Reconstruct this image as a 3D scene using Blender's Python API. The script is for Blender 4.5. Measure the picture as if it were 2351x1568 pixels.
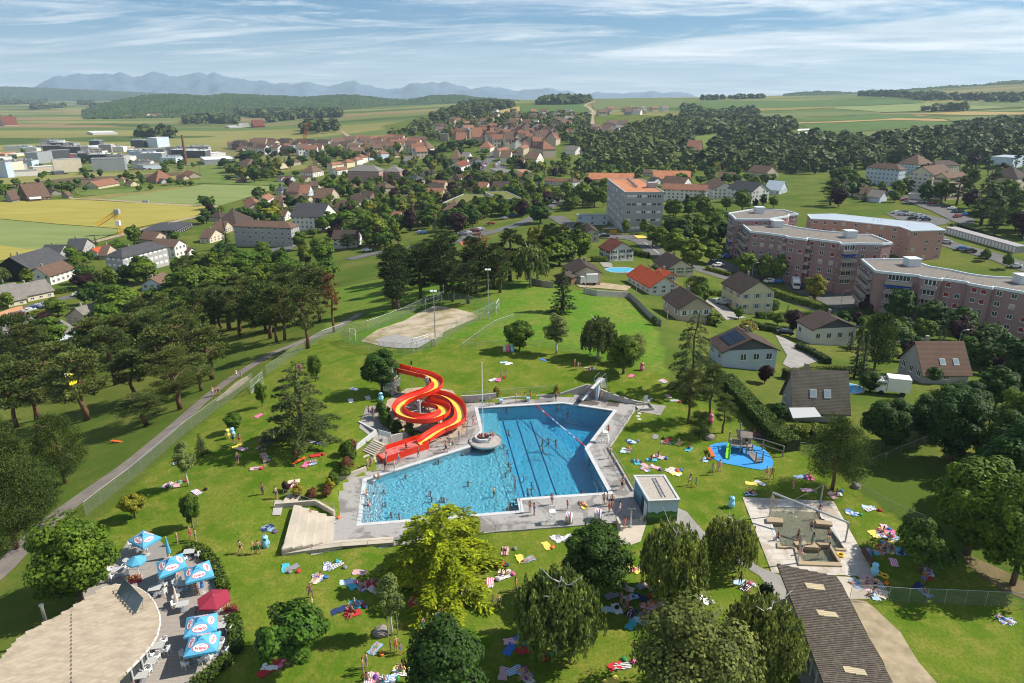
import bpy,bmesh,math,random
import numpy as np
from mathutils import Vector,Matrix,geometry,noise
R=math.radians
rng=random.Random(11)
nrg=np.random.default_rng(11)
scene=bpy.context.scene
COL=scene.collection
for o in list(bpy.data.objects):bpy.data.objects.remove(o)
# camera
FPX,CX,CY,HOR=1567.0,1175.5,784.0,222.0
CAMH=46.0
PITCH=math.atan((CY-HOR)/FPX)
cam_d=bpy.data.cameras.new('camera');cam=bpy.data.objects.new('camera',cam_d);COL.objects.link(cam)
cam_d.sensor_width=36.0;cam_d.lens=36.0*FPX/2351.0
cam_d.clip_start=0.5;cam_d.clip_end=60000
cam.location=(0,0,CAMH);cam.rotation_euler=(math.pi/2-PITCH,0,0)
scene.camera=cam
# sky, sun, exposure
SUN_EL,SUN_AZ=R(43),R(79)
SUN_DIR=Vector((math.sin(SUN_AZ)*math.cos(SUN_EL),math.cos(SUN_AZ)*math.cos(SUN_EL),math.sin(SUN_EL)))
world=bpy.data.worlds.new('World');scene.world=world;world.use_nodes=True
wn=world.node_tree;wn.nodes.clear()
def wnode(t,**k):
 n=wn.nodes.new(t)
 for a,b in k.items():setattr(n,a,b)
 return n
sky=wnode('ShaderNodeTexSky',sky_type='NISHITA');sky.sun_disc=False
sky.sun_elevation=SUN_EL;sky.sun_rotation=SUN_AZ;sky.altitude=500;sky.air_density=1.0;sky.dust_density=0.6;sky.ozone_density=2.5
tc=wnode('ShaderNodeTexCoord');sep=wnode('ShaderNodeSeparateXYZ');wn.links.new(tc.outputs['Generated'],sep.inputs[0])
mx=wnode('ShaderNodeMath',operation='MAXIMUM');wn.links.new(sep.outputs[2],mx.inputs[0]);mx.inputs[1].default_value=0.0
ad=wnode('ShaderNodeMath',operation='ADD');wn.links.new(mx.outputs[0],ad.inputs[0]);ad.inputs[1].default_value=0.07
dx=wnode('ShaderNodeMath',operation='DIVIDE');wn.links.new(sep.outputs[0],dx.inputs[0]);wn.links.new(ad.outputs[0],dx.inputs[1])
dy=wnode('ShaderNodeMath',operation='DIVIDE');wn.links.new(sep.outputs[1],dy.inputs[0]);wn.links.new(ad.outputs[0],dy.inputs[1])
cmb=wnode('ShaderNodeCombineXYZ');wn.links.new(dx.outputs[0],cmb.inputs[0]);wn.links.new(dy.outputs[0],cmb.inputs[1])
def cloud(scale,rot,stretch,lo,hi,detail,rough,dist,amount,off=(0,0,0)):
 mp=wnode('ShaderNodeMapping');mp.inputs['Rotation'].default_value=(0,0,rot);mp.inputs['Scale'].default_value=stretch;mp.inputs['Location'].default_value=off
 wn.links.new(cmb.outputs[0],mp.inputs[0])
 nz=wnode('ShaderNodeTexNoise');nz.inputs['Scale'].default_value=scale;nz.inputs['Detail'].default_value=detail
 nz.inputs['Roughness'].default_value=rough;nz.inputs['Distortion'].default_value=dist
 wn.links.new(mp.outputs[0],nz.inputs[0])
 mr=wnode('ShaderNodeMapRange');mr.interpolation_type='SMOOTHSTEP'
 mr.inputs[1].default_value=lo;mr.inputs[2].default_value=hi;mr.inputs[3].default_value=0;mr.inputs[4].default_value=amount
 wn.links.new(nz.outputs[0],mr.inputs[0])
 return mr.outputs[0]
c1=cloud(0.34,R(24),(0.75,1.0,1),0.45,0.62,11,0.62,1.1,0.92,(5.3,1.7,0))
c2=cloud(1.1,R(-14),(0.6,1.15,1),0.47,0.66,12,0.68,1.0,0.70,(1.2,4,0))
cm=wnode('ShaderNodeMath',operation='MAXIMUM');wn.links.new(c1,cm.inputs[0]);wn.links.new(c2,cm.inputs[1])
veil=wnode('ShaderNodeMapRange');veil.inputs[1].default_value=0.0;veil.inputs[2].default_value=0.085;veil.inputs[3].default_value=0.85;veil.inputs[4].default_value=0.05
wn.links.new(mx.outputs[0],veil.inputs[0])
cm2=wnode('ShaderNodeMath',operation='MAXIMUM');wn.links.new(cm.outputs[0],cm2.inputs[0]);wn.links.new(veil.outputs[0],cm2.inputs[1])
gry=cloud(1.1,R(5),(0.5,1.2,1),0.35,0.75,8,0.6,0.5,1.0,(7,2,0))
ccol=wnode('ShaderNodeMix',data_type='RGBA');ccol.inputs[6].default_value=(6.4,7.4,8.0,1);ccol.inputs[7].default_value=(13.0,13.0,12.8,1)
wn.links.new(gry,ccol.inputs[0])
tint=wnode('ShaderNodeMix',data_type='RGBA',blend_type='MULTIPLY');tint.inputs[0].default_value=1;tint.inputs[7].default_value=(.30,.62,.86,1);wn.links.new(sky.outputs[0],tint.inputs[6])
mixc=wnode('ShaderNodeMix',data_type='RGBA');wn.links.new(cm2.outputs[0],mixc.inputs[0]);wn.links.new(tint.outputs[2],mixc.inputs[6]);wn.links.new(ccol.outputs[2],mixc.inputs[7])
bg=wnode('ShaderNodeBackground');bg.inputs['Strength'].default_value=0.068
wn.links.new(mixc.outputs[2],bg.inputs[0])
wo=wnode('ShaderNodeOutputWorld');wn.links.new(bg.outputs[0],wo.inputs[0])
sd=bpy.data.lights.new('sun','SUN');sd.energy=5.0;sd.angle=R(0.55);sd.color=(1.0,0.93,0.82)
sun=bpy.data.objects.new('sun',sd);COL.objects.link(sun)
sun.rotation_euler=(-SUN_DIR).to_track_quat('-Z','Y').to_euler();sun.location=(60,30,90)
scene.view_settings.view_transform='Standard';scene.view_settings.look='None'
scene.view_settings.exposure=0.68;scene.view_settings.gamma=1.0;scene.view_settings.use_curve_mapping=False
scene.render.engine='CYCLES'
cy=scene.cycles
cy.use_denoising=True;cy.max_bounces=7;cy.diffuse_bounces=3;cy.glossy_bounces=3;cy.transmission_bounces=4
cy.transparent_max_bounces=12;cy.volume_bounces=0;cy.caustics_reflective=False;cy.caustics_refractive=False
cy.use_adaptive_sampling=False;cy.pixel_filter_type='BLACKMAN_HARRIS';cy.filter_width=1.1;cy.denoising_prefilter='FAST';cy.sample_clamp_indirect=6
# materials
MATS={}
def M(name,col,rough=0.7,col2=None,scale=1.0,contrast=(0.35,0.65),bump=0.0,bscale=None,metal=0.0,spec=0.3,rnd=0.0,isl=0.0,coords='P',detail=6,trans=0.0,alpha=1.0,stretch=None,emit=None,coat=0.0,col3=None,scale3=0.1,hue=0.0):
 if name in MATS:return MATS[name]
 m=bpy.data.materials.new(name);m.use_nodes=True;MATS[name]=m
 nt=m.node_tree;nd=nt.nodes;lk=nt.links
 b=nd['Principled BSDF'];out=nd['Material Output']
 b.inputs['Roughness'].default_value=rough;b.inputs['Metallic'].default_value=metal
 b.inputs['Specular IOR Level'].default_value=spec;b.inputs['Coat Weight'].default_value=coat
 c4=lambda c:(c[0],c[1],c[2],1)
 b.inputs['Base Color'].default_value=c4(col)
 src=None
 def coord():
  if coords=='P':
   g=nd.new('ShaderNodeNewGeometry');v=g.outputs['Position']
  else:
   g=nd.new('ShaderNodeTexCoord');v=g.outputs['Object']
  if stretch:
   mp=nd.new('ShaderNodeMapping');mp.inputs['Scale'].default_value=stretch[:3]
   if len(stretch)>3:mp.inputs['Rotation'].default_value=(0,0,stretch[3])
   lk.new(v,mp.inputs[0]);v=mp.outputs[0]
  return v
 if col2 or bump:cv=coord()
 if col2:
  n=nd.new('ShaderNodeTexNoise');n.inputs['Scale'].default_value=scale;n.inputs['Detail'].default_value=detail;n.inputs['Roughness'].default_value=0.62
  lk.new(cv,n.inputs[0])
  mr=nd.new('ShaderNodeMapRange');mr.inputs[1].default_value=contrast[0];mr.inputs[2].default_value=contrast[1];lk.new(n.outputs[0],mr.inputs[0])
  mix=nd.new('ShaderNodeMix');mix.data_type='RGBA';mix.inputs[6].default_value=c4(col);mix.inputs[7].default_value=c4(col2);lk.new(mr.outputs[0],mix.inputs[0])
  src=mix.outputs[2]
  if col3:
   n3=nd.new('ShaderNodeTexNoise');n3.inputs['Scale'].default_value=scale3;n3.inputs['Detail'].default_value=4;lk.new(cv,n3.inputs[0])
   mr3=nd.new('ShaderNodeMapRange');mr3.inputs[1].default_value=0.48;mr3.inputs[2].default_value=0.68;lk.new(n3.outputs[0],mr3.inputs[0])
   mx3=nd.new('ShaderNodeMix');mx3.data_type='RGBA';lk.new(src,mx3.inputs[6]);mx3.inputs[7].default_value=c4(col3);lk.new(mr3.outputs[0],mx3.inputs[0]);src=mx3.outputs[2]
 if rnd or isl:
  hs=nd.new('ShaderNodeHueSaturation')
  if src:lk.new(src,hs.inputs['Color'])
  else:hs.inputs['Color'].default_value=c4(col)
  val=None
  for amt,typ in((rnd,'o'),(isl,'i')):
   if not amt:continue
   if typ=='o':q=nd.new('ShaderNodeObjectInfo');s=q.outputs['Random']
   else:q=nd.new('ShaderNodeNewGeometry');s=q.outputs['Random Per Island']
   mr=nd.new('ShaderNodeMapRange');mr.inputs[3].default_value=1-amt;mr.inputs[4].default_value=1+amt;lk.new(s,mr.inputs[0])
   if val is None:val=mr.outputs[0]
   else:
    mu=nd.new('ShaderNodeMath');mu.operation='MULTIPLY';lk.new(val,mu.inputs[0]);lk.new(mr.outputs[0],mu.inputs[1]);val=mu.outputs[0]
   if typ=='o' and hue:
    w=nd.new('ShaderNodeTexWhiteNoise');w.noise_dimensions='1D';lk.new(s,w.inputs['W'])
    mh=nd.new('ShaderNodeMapRange');mh.inputs[3].default_value=0.5-hue;mh.inputs[4].default_value=0.5+hue;lk.new(w.outputs[0],mh.inputs[0]);lk.new(mh.outputs[0],hs.inputs['Hue'])
  lk.new(val,hs.inputs['Value']);src=hs.outputs[0]
 if src:lk.new(src,b.inputs['Base Color'])
 if bump:
  n=nd.new('ShaderNodeTexNoise');n.inputs['Scale'].default_value=bscale or scale*4;n.inputs['Detail'].default_value=5;lk.new(cv,n.inputs[0])
  bp=nd.new('ShaderNodeBump');bp.inputs['Strength'].default_value=min(1,bump*4);bp.inputs['Distance'].default_value=bump;lk.new(n.outputs[0],bp.inputs['Height']);lk.new(bp.outputs[0],b.inputs['Normal'])
 if emit:b.inputs['Emission Color'].default_value=c4(emit);b.inputs['Emission Strength'].default_value=1
 if trans:
  t=nd.new('ShaderNodeBsdfTranslucent')
  if src:lk.new(src,t.inputs[0])
  else:t.inputs[0].default_value=c4(col)
  mx_=nd.new('ShaderNodeMixShader');mx_.inputs[0].default_value=trans;lk.new(b.outputs[0],mx_.inputs[1]);lk.new(t.outputs[0],mx_.inputs[2]);lk.new(mx_.outputs[0],out.inputs[0])
 if alpha<1:b.inputs['Alpha'].default_value=alpha
 return m
 # objects and meshes
def link(o,parent=None):
 COL.objects.link(o)
 if parent is not None:o.parent=parent
 return o
def tag(o,label=None,cat=None,group=None,kind=None):
 if label:o['label']=label
 if cat:o['category']=cat
 if group:o['group']=group
 if kind:o['kind']=kind
 return o
def empty(name,loc=(0,0,0),rz=0.0,label=None,cat=None,group=None):
 o=bpy.data.objects.new(name,None);o.empty_display_size=0.3;link(o)
 o.location=loc;o.rotation_euler=(0,0,rz)
 return tag(o,label,cat,group)
def mesh_obj(name,me,parent=None,loc=None,rz=None,scale=None):
 o=bpy.data.objects.new(name,me);link(o,parent)
 if loc is not None:o.location=loc
 if rz is not None:o.rotation_euler=(0,0,rz)
 if scale is not None:o.scale=scale
 return o
def setmats(me,mats):
 for m in(mats if isinstance(mats,(list,tuple))else[mats]):me.materials.append(m)
def np_mesh(name,V,F,mats,mi=None,smooth=False):
 """V (n,3), F (m,k) arrays"""
 me=bpy.data.meshes.new(name);V=np.asarray(V,np.float32);F=np.asarray(F,np.int32);m,k=F.shape
 me.vertices.add(len(V));me.vertices.foreach_set('co',V.ravel())
 me.loops.add(m*k);me.loops.foreach_set('vertex_index',F.ravel())
 me.polygons.add(m);me.polygons.foreach_set('loop_start',np.arange(0,m*k,k,dtype=np.int32))
 if mi is not None:me.polygons.foreach_set('material_index',np.asarray(mi,np.int32))
 me.polygons.foreach_set('use_smooth',np.full(m,smooth));setmats(me,mats);me.update(calc_edges=True)
 return me
class MB:
 def __init__(s):s.v=[];s.f=[];s.m=[]
 def add(s,vs,fs,m=0):
  b=len(s.v);s.v+=[tuple(v)for v in vs];s.f+=[tuple(i+b for i in f)for f in fs];s.m+=[m]*len(fs);return s
 def box(s,x0,x1,y0,y1,z0,z1,m=0,T=None):
  vs=[(x0,y0,z0),(x1,y0,z0),(x1,y1,z0),(x0,y1,z0),(x0,y0,z1),(x1,y0,z1),(x1,y1,z1),(x0,y1,z1)]
  if T is not None:vs=[T@Vector(v)for v in vs]
  return s.add(vs,[(0,3,2,1),(4,5,6,7),(0,1,5,4),(1,2,6,5),(2,3,7,6),(3,0,4,7)],m)
 def cyl(s,c,r,z0,z1,n=12,r2=None,m=0,cap=True):
  r2=r if r2 is None else r2;vs=[];
  for i in range(n):
   a=2*math.pi*i/n;vs.append((c[0]+r*math.cos(a),c[1]+r*math.sin(a),z0));vs.append((c[0]+r2*math.cos(a),c[1]+r2*math.sin(a),z1))
  fs=[(2*i,2*((i+1)%n),2*((i+1)%n)+1,2*i+1)for i in range(n)]
  if cap:fs+=[tuple(range(1,2*n,2)),tuple(range(2*n-2,-1,-2))]
  return s.add(vs,fs,m)
 def tube(s,pts,r,n=6,m=0,r2=None):
  pts=[Vector(p)for p in pts];vs=[];k=len(pts)
  for i,p in enumerate(pts):
   d=(pts[min(i+1,k-1)]-pts[max(i-1,0)]).normalized()
   a=d.cross(Vector((0,0,1))if abs(d.z)<0.9 else Vector((1,0,0))).normalized();b=d.cross(a)
   rr=r if r2 is None else r+(r2-r)*i/(k-1)
   for j in range(n):
    t=2*math.pi*j/n;vs.append(p+(a*math.cos(t)+b*math.sin(t))*rr)
  fs=[(i*n+j,i*n+(j+1)%n,(i+1)*n+(j+1)%n,(i+1)*n+j)for i in range(k-1)for j in range(n)]
  fs+=[tuple(range(n-1,-1,-1)),tuple(range((k-1)*n,k*n))]
  return s.add(vs,fs,m)
 def prism(s,poly,z0,z1,m=0,mtop=None):
  n=len(poly);vs=[(p[0],p[1],z0)for p in poly]+[(p[0],p[1],z1)for p in poly]
  if sum(poly[i][0]*poly[(i+1)%n][1]-poly[(i+1)%n][0]*poly[i][1]for i in range(n))<0:
   vs=vs[:n][::-1]+vs[n:][::-1]
  s.add(vs,[(i,(i+1)%n,n+(i+1)%n,n+i)for i in range(n)],m)
  b=len(s.v)-2*n
  s.f+=[tuple(range(b+n,b+2*n)),tuple(range(b+n-1,b-1,-1))];s.m+=[m if mtop is None else mtop,m]
  return s
 def mesh(s,name,mats,smooth=False):
  me=bpy.data.meshes.new(name);me.from_pydata(s.v,[],s.f);setmats(me,mats)
  me.polygons.foreach_set('material_index',s.m)
  if smooth:me.polygons.foreach_set('use_smooth',[True]*len(s.f))
  me.update();return me
 def build(s,name,mats,parent=None,loc=None,rz=None,smooth=False):return mesh_obj(name,s.mesh(name,mats,smooth),parent,loc,rz)
def copy_tree(o,parent=None):
 c=o.copy();COL.objects.link(c)
 if parent is not None:c.parent=parent
 for ch in o.children:copy_tree(ch,c)
 return c
 # picture measurements -> places on the ground
CR={'V':(0,0,1),'K1':(0,114.8,.33349),'K2':(784,114.8,.33349),'K3':(1566.9,114.8,.33349),'K4':(0,516.6,.33349),'K5':(784,516.6,.33349),'K6':(1566.9,516.6,.33349),'F1':(0,1108.9,.33349),'F2':(784,1108.9,.33349),'F3':(1566.9,1108.9,.33349),'M1':(784,803.5,.33349),'M2':(1434.9,803.5,.33349),'M3':(344.4,803.5,.29283),'S1':(803.5,792.0,.20498),'T1':(0,321.4,.19531),'T2':(459.2,321.4,.19531),'T3':(918.3,252.5,.19531),'T4':(1320.1,321.4,.19531),'T5':(1894.1,309.9,.19433),'T6':(0,539.5,.19531),'T7':(1205.3,516.6,.34164)}
def vv(t,x,y):
 a,b,s=CR[t];return a+x*s,b+y*s
FW=Vector((0,math.cos(PITCH),-math.sin(PITCH)));UP=Vector((0,math.sin(PITCH),math.cos(PITCH)));RT=Vector((1,0,0));CAM=Vector((0,0,CAMH))
def ray(t,x,y):
 x,y=vv(t,x,y);return FW+RT*((x-CX)/FPX)-UP*((y-CY)/FPX)
def pl(t,x,y,z=0.0):
 d=ray(t,x,y);k=(z-CAMH)/d.z;return CAM+d*k
TP=[-1500,0,590,1175,1550,1950,2351,3800]
TR={15:[0,0,0,0,0,0,0,0],60:[0,-.5,0,0,0,0,0,0],90:[-3,-2,0,0,0,0,.2,0],115:[-8,-5.5,-1,0,0,-1,-.5,-1],140:[-14,-10.5,-3.5,0,-2,-5,-3,-3],170:[-18,-15.5,-8,-1,-5.5,-11,-8,-6],200:[-20,-19,-13,-3.5,-7.5,-16,-14,-10],240:[-22,-21.5,-18.5,-7,-8,-17,-16,-13],300:[-23,-23,-23,-11.5,-8.5,-11,-11,-10],360:[-24,-24,-24.5,-16,-11,-8,-8,-7],450:[-24.5,-24.5,-25,-19,-15,-8.5,-7,-6],600:[-25,-25,-25.5,-19,-18,-14,-10,-8],720:[-26,-26,-26,-14,-17,-15,-9,-6],850:[-26,-26,-26,-7,-14,-9,-5,-3],1000:[-27,-27,-27,0,-4,-5,-2,0],1300:[-27,-27,-27,9,6,-1,2,5],1700:[-27,-27,-26,17,14,3,8,15],2100:[-26,-26,-24,26,27,18,25,35],2800:[-22,-22,-18,30,45,44,62,80],3600:[-16,-16,-14,24,43,54,95,130],5000:[-2,-2,5,14,34,58,120,180],7500:[8,8,18,14,25,40,110,180],15500:[0]*8}
NA,NR,R0,R1=321,560,14.0,15500.0
A0,A1=R(-84),R(84)
_azc=np.array([math.atan((p-CX)/FPX*math.cos(PITCH))for p in TP]);_rr=np.array(sorted(TR));_tab=np.array([TR[r]for r in sorted(TR)],float)
AZ=np.linspace(A0,A1,NA);LR=np.linspace(math.log(R0),math.log(R1),NR)
_t1=np.array([np.interp(AZ,_azc,row)for row in _tab])
ZG=np.array([np.interp(LR,np.log(_rr),_t1[:,i])for i in range(NA)])
def blur(a,n,ax):
 k=np.hanning(2*n+3)[1:-1];k/=k.sum()
 p=np.pad(a,[(n,n)if i==ax else(0,0)for i in range(2)],mode='edge')
 return np.apply_along_axis(lambda v:np.convolve(v,k,'valid'),ax,p)
ZG=blur(blur(ZG,14,0),9,1)
XG=np.sin(AZ)[:,None]*np.exp(LR)[None];YG=np.cos(AZ)[:,None]*np.exp(LR)[None]
ZG+=0.35*np.sin(XG/37+1.3)*np.sin(YG/29)*np.clip((np.exp(LR)[None]-120)/80,0,1)
ZG+=5.0*np.sin(XG/510+2)*np.sin(YG/430+1)*np.clip((np.exp(LR)[None]-2200)/3000,0,1)
def inpoly(x,y,poly):
 c=False;j=len(poly)-1
 for i in range(len(poly)):
  xi,yi=poly[i][0],poly[i][1];xj,yj=poly[j][0],poly[j][1]
  if(yi>y)!=(yj>y)and x<(xj-xi)*(y-yi)/(yj-yi)+xi:c=not c
  j=i
 return c
def sdist(x,y,poly):
 d=1e9
 for i in range(len(poly)):
  ax,ay=poly[i][0],poly[i][1];bx,by=poly[(i+1)%len(poly)][0],poly[(i+1)%len(poly)][1]
  ex,ey=bx-ax,by-ay;t=max(0,min(1,((x-ax)*ex+(y-ay)*ey)/(ex*ex+ey*ey+1e-9)))
  d=min(d,math.hypot(x-ax-t*ex,y-ay-t*ey))
 return d
def MP(t,pts,z=0.0):return[tuple(pl(t,x,y,z)[:2])for x,y in pts]
DECK=MP('M1',[(-10,905),(175,838),(232,800),(225,720),(420,590),(640,540),(760,500),(862,470),(855,366),(1065,348),(1190,334),(1500,316),(1690,300),(1830,345),(1940,362),(2030,372),(2018,415),(1840,683),(2008,975),(2120,1165),(1890,1190),(1060,1254),(360,1352),(0,1378),(-405,1432),(-290,1165),(-30,1130)])
WADE=MP('F3',[(412,98),(1040,125),(1330,645),(615,618)])
PCEN=(-2.0,82.0)
_wa=np.array([-180,-150,-135,-115,-90,-60,0,25,45,60,90,135,180]);_ww=np.array([1,.9,.7,.2,0,0,0,.1,.6,.9,1,1,1.0])
def local_raise(x,y):
 r=math.hypot(x-PCEN[0],y-PCEN[1])
 if r>90:return 0.0
 w=float(np.interp(math.degrees(math.atan2(y-PCEN[1],x-PCEN[0])),_wa,_ww))
 if w==0:return 0.0
 d=sdist(x,y,DECK);s=min(1,d/9);s=s*s*(3-2*s)
 f=max(0,min(1,(d-20)/35));f=1-f*f*(3-2*f)
 return w*(0.55+0.85*s)*f
INSIDE=np.zeros((NA,NR),bool)
for i in range(NA):
 for j in range(NR):
  x,y=XG[i,j],YG[i,j]
  if 40<y<190 and-95<x<95:
   if inpoly(x,y,DECK)or inpoly(x,y,WADE):INSIDE[i,j]=True;ZG[i,j]=-0.12
   else:ZG[i,j]+=local_raise(x,y)
def _bil(x,y):
 r=math.hypot(x,y);a=math.atan2(x,y)
 u=(a-A0)/(A1-A0)*(NA-1);v=(math.log(max(r,R0))-LR[0])/(LR[-1]-LR[0])*(NR-1)
 u=min(max(u,0),NA-1.001);v=min(max(v,0),NR-1.001);i=int(u);j=int(v);fu=u-i;fv=v-j
 return(ZG[i,j]*(1-fu)+ZG[i+1,j]*fu)*(1-fv)+(ZG[i,j+1]*(1-fu)+ZG[i+1,j+1]*fu)*fv
DZ=0.03
def HT(x,y):
 if 45<y<120 and-45<x<60 and(inpoly(x,y,DECK)or inpoly(x,y,WADE)):return DZ
 return float(_bil(x,y))
def G(t,x,y,h=0.0):
 """where the sight line through this picture point meets the ground (raised by h)"""
 d=ray(t,x,y);d=d/math.hypot(d.x,d.y);r=25.0;pr=r;hit=None
 while r<14000:
  p=CAM+d*r
  if p.z<HT(p.x,p.y)+h:hit=r;break
  pr=r;r*=1.025
 if hit is None:p=CAM+d*6000;return Vector((p.x,p.y,HT(p.x,p.y)+h))
 lo,hi=pr,hit
 for _ in range(16):
  m=(lo+hi)/2;p=CAM+d*m
  if p.z<HT(p.x,p.y)+h:hi=m
  else:lo=m
 p=CAM+d*hi;return Vector((p.x,p.y,p.z))
def depth_at(p):return(Vector(p)-CAM).dot(FW)
def px2m(t,n,p):return n*CR[t][2]*depth_at(p)/FPX
def hgt(t,n,p):
 th=math.atan2(CAMH-p[2],math.hypot(p[0],p[1]));return px2m(t,n,p)*math.cos(th-PITCH)/math.cos(th)if th<1.3 else n
def on(p,dz=0.0):return Vector((p[0],p[1],HT(p[0],p[1])+dz))
def patch(name,poly,mat,lift=None,step=None,kind='structure',z=None,parent=None):
 """a sheet laid over the ground inside a polygon of world points"""
 poly=[Vector((p[0],p[1]))for p in poly];c=sum(poly,Vector((0,0)))/len(poly);rc=c.length
 size=max((p-c).length for p in poly);step=step or max(0.8,size/14)
 lift=lift if lift is not None else 0.03+0.0004*rc
 vs=[];es=[]
 for i in range(len(poly)):
  a,b=poly[i],poly[(i+1)%len(poly)];n=max(1,int((b-a).length/step))
  for k in range(n):vs.append(a+(b-a)*(k/n))
 nb=len(vs);es=[(i,(i+1)%nb)for i in range(nb)]
 if z is None:
  x0,x1=min(p.x for p in poly),max(p.x for p in poly);y0,y1=min(p.y for p in poly),max(p.y for p in poly)
  xx=x0+step/2
  while xx<x1:
   yy=y0+step/2
   while yy<y1:
    if inpoly(xx,yy,poly):vs.append(Vector((xx+rng.uniform(-.1,.1)*step,yy+rng.uniform(-.1,.1)*step)))
    yy+=step
   xx+=step
 r=geometry.delaunay_2d_cdt(vs,es,[list(range(nb))],1,1e-4)
 V=[(p.x,p.y,(HT(p.x,p.y)if z is None else z)+lift)for p in r[0]]
 me=bpy.data.meshes.new(name);me.from_pydata(V,[],[f for f in r[2]]);setmats(me,mat);me.polygons.foreach_set('use_smooth',[True]*len(me.polygons))
 bm=bmesh.new();bm.from_mesh(me);bmesh.ops.recalc_face_normals(bm,faces=bm.faces)
 for f_ in bm.faces:
  if f_.normal.z<0:f_.normal_flip()
 bm.to_mesh(me);bm.free()
 o=mesh_obj(name,me,parent)
 if parent is None:tag(o,kind=kind)
 return o
def smooth_path(pts,step=3.0):
 pts=[Vector((p[0],p[1],0))for p in pts];out=[]
 for i in range(len(pts)-1):
  p0=pts[max(i-1,0)];p1=pts[i];p2=pts[i+1];p3=pts[min(i+2,len(pts)-1)];n=max(1,int((p2-p1).length/step))
  for k in range(n):
   t=k/n;out.append(0.5*((2*p1)+(p2-p0)*t+(2*p0-5*p1+4*p2-p3)*t*t+(3*p1-p0-3*p2+p3)*t**3))
 out.append(pts[-1]);return out
def ribbon(name,pts,w,mat,lift=None,step=None,kind='structure',off=0.0):
 c=smooth_path(pts,step or max(2.0,w*0.7));V=[];F=[]
 for i,p in enumerate(c):
  d=(c[min(i+1,len(c)-1)]-c[max(i-1,0)]).normalized();n=Vector((-d.y,d.x,0))
  lf=lift if lift is not None else 0.04+0.0004*p.length
  for s in(-1,-0.33,0.33,1):
   q=p+n*(s*w/2+off);V.append((q.x,q.y,HT(q.x,q.y)+lf))
 for i in range(len(c)-1):
  for k in range(3):F.append((i*4+k,i*4+4+k,i*4+5+k,i*4+1+k))
 F=[f[::-1]for f in F]
 me=np_mesh(name,V,F,mat,smooth=True);o=mesh_obj(name,me)
 if o.data.polygons[0].normal.z<0:o.data.flip_normals()
 return tag(o,kind=kind)
 # ground
def GP(t,pts):return[tuple(G(t,x,y)[:2])for x,y in pts]
LAWN=GP('V',[(215,1200),(330,1095),(470,965),(560,890),(650,815),(740,778),(860,795),(960,802),(1090,768),(1160,800),(1250,795),(1400,830),(1520,860),(1560,900),(1650,940),(1760,1010),(1880,1060),(1960,1120),(2060,1190),(2200,1270),(2351,1390),(2351,1568),(500,1568),(380,1420),(180,1300)])
MEAD=GP('V',[(765,590),(870,580),(1000,620),(1100,660),(1190,640),(1290,660),(1440,690),(1510,760),(1530,860),(1400,830),(1250,795),(1160,800),(1090,768),(960,802),(860,795),(740,778),(760,700)])
FIELDL=[(-9000,560),(-430,560),(-330,640),(-150,760),(-120,950),(-260,1400),(-150,2000),(100,2500),(500,4000),(0,9000),(-9000,9000)]
fzone=np.zeros((NA,NR,4),np.float32);fzone[...,3]=1
for i in range(NA):
 for j in range(NR):
  x,y=XG[i,j],YG[i,j];r=math.hypot(x,y)
  if r<230:
   if inpoly(x,y,LAWN):fzone[i,j,0]=1
   elif inpoly(x,y,MEAD):fzone[i,j,2]=1
  elif r>560:
   if inpoly(x,y,FIELDL)or(r>900 and x>0.05*y and r>1500)or r>2600:fzone[i,j,1]=1
idx=np.arange(NA*NR).reshape(NA,NR)
quad=np.stack([idx[:-1,:-1],idx[:-1,1:],idx[1:,1:],idx[1:,:-1]],-1).reshape(-1,4)
keep=~INSIDE.reshape(-1)[quad].all(1)
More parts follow.
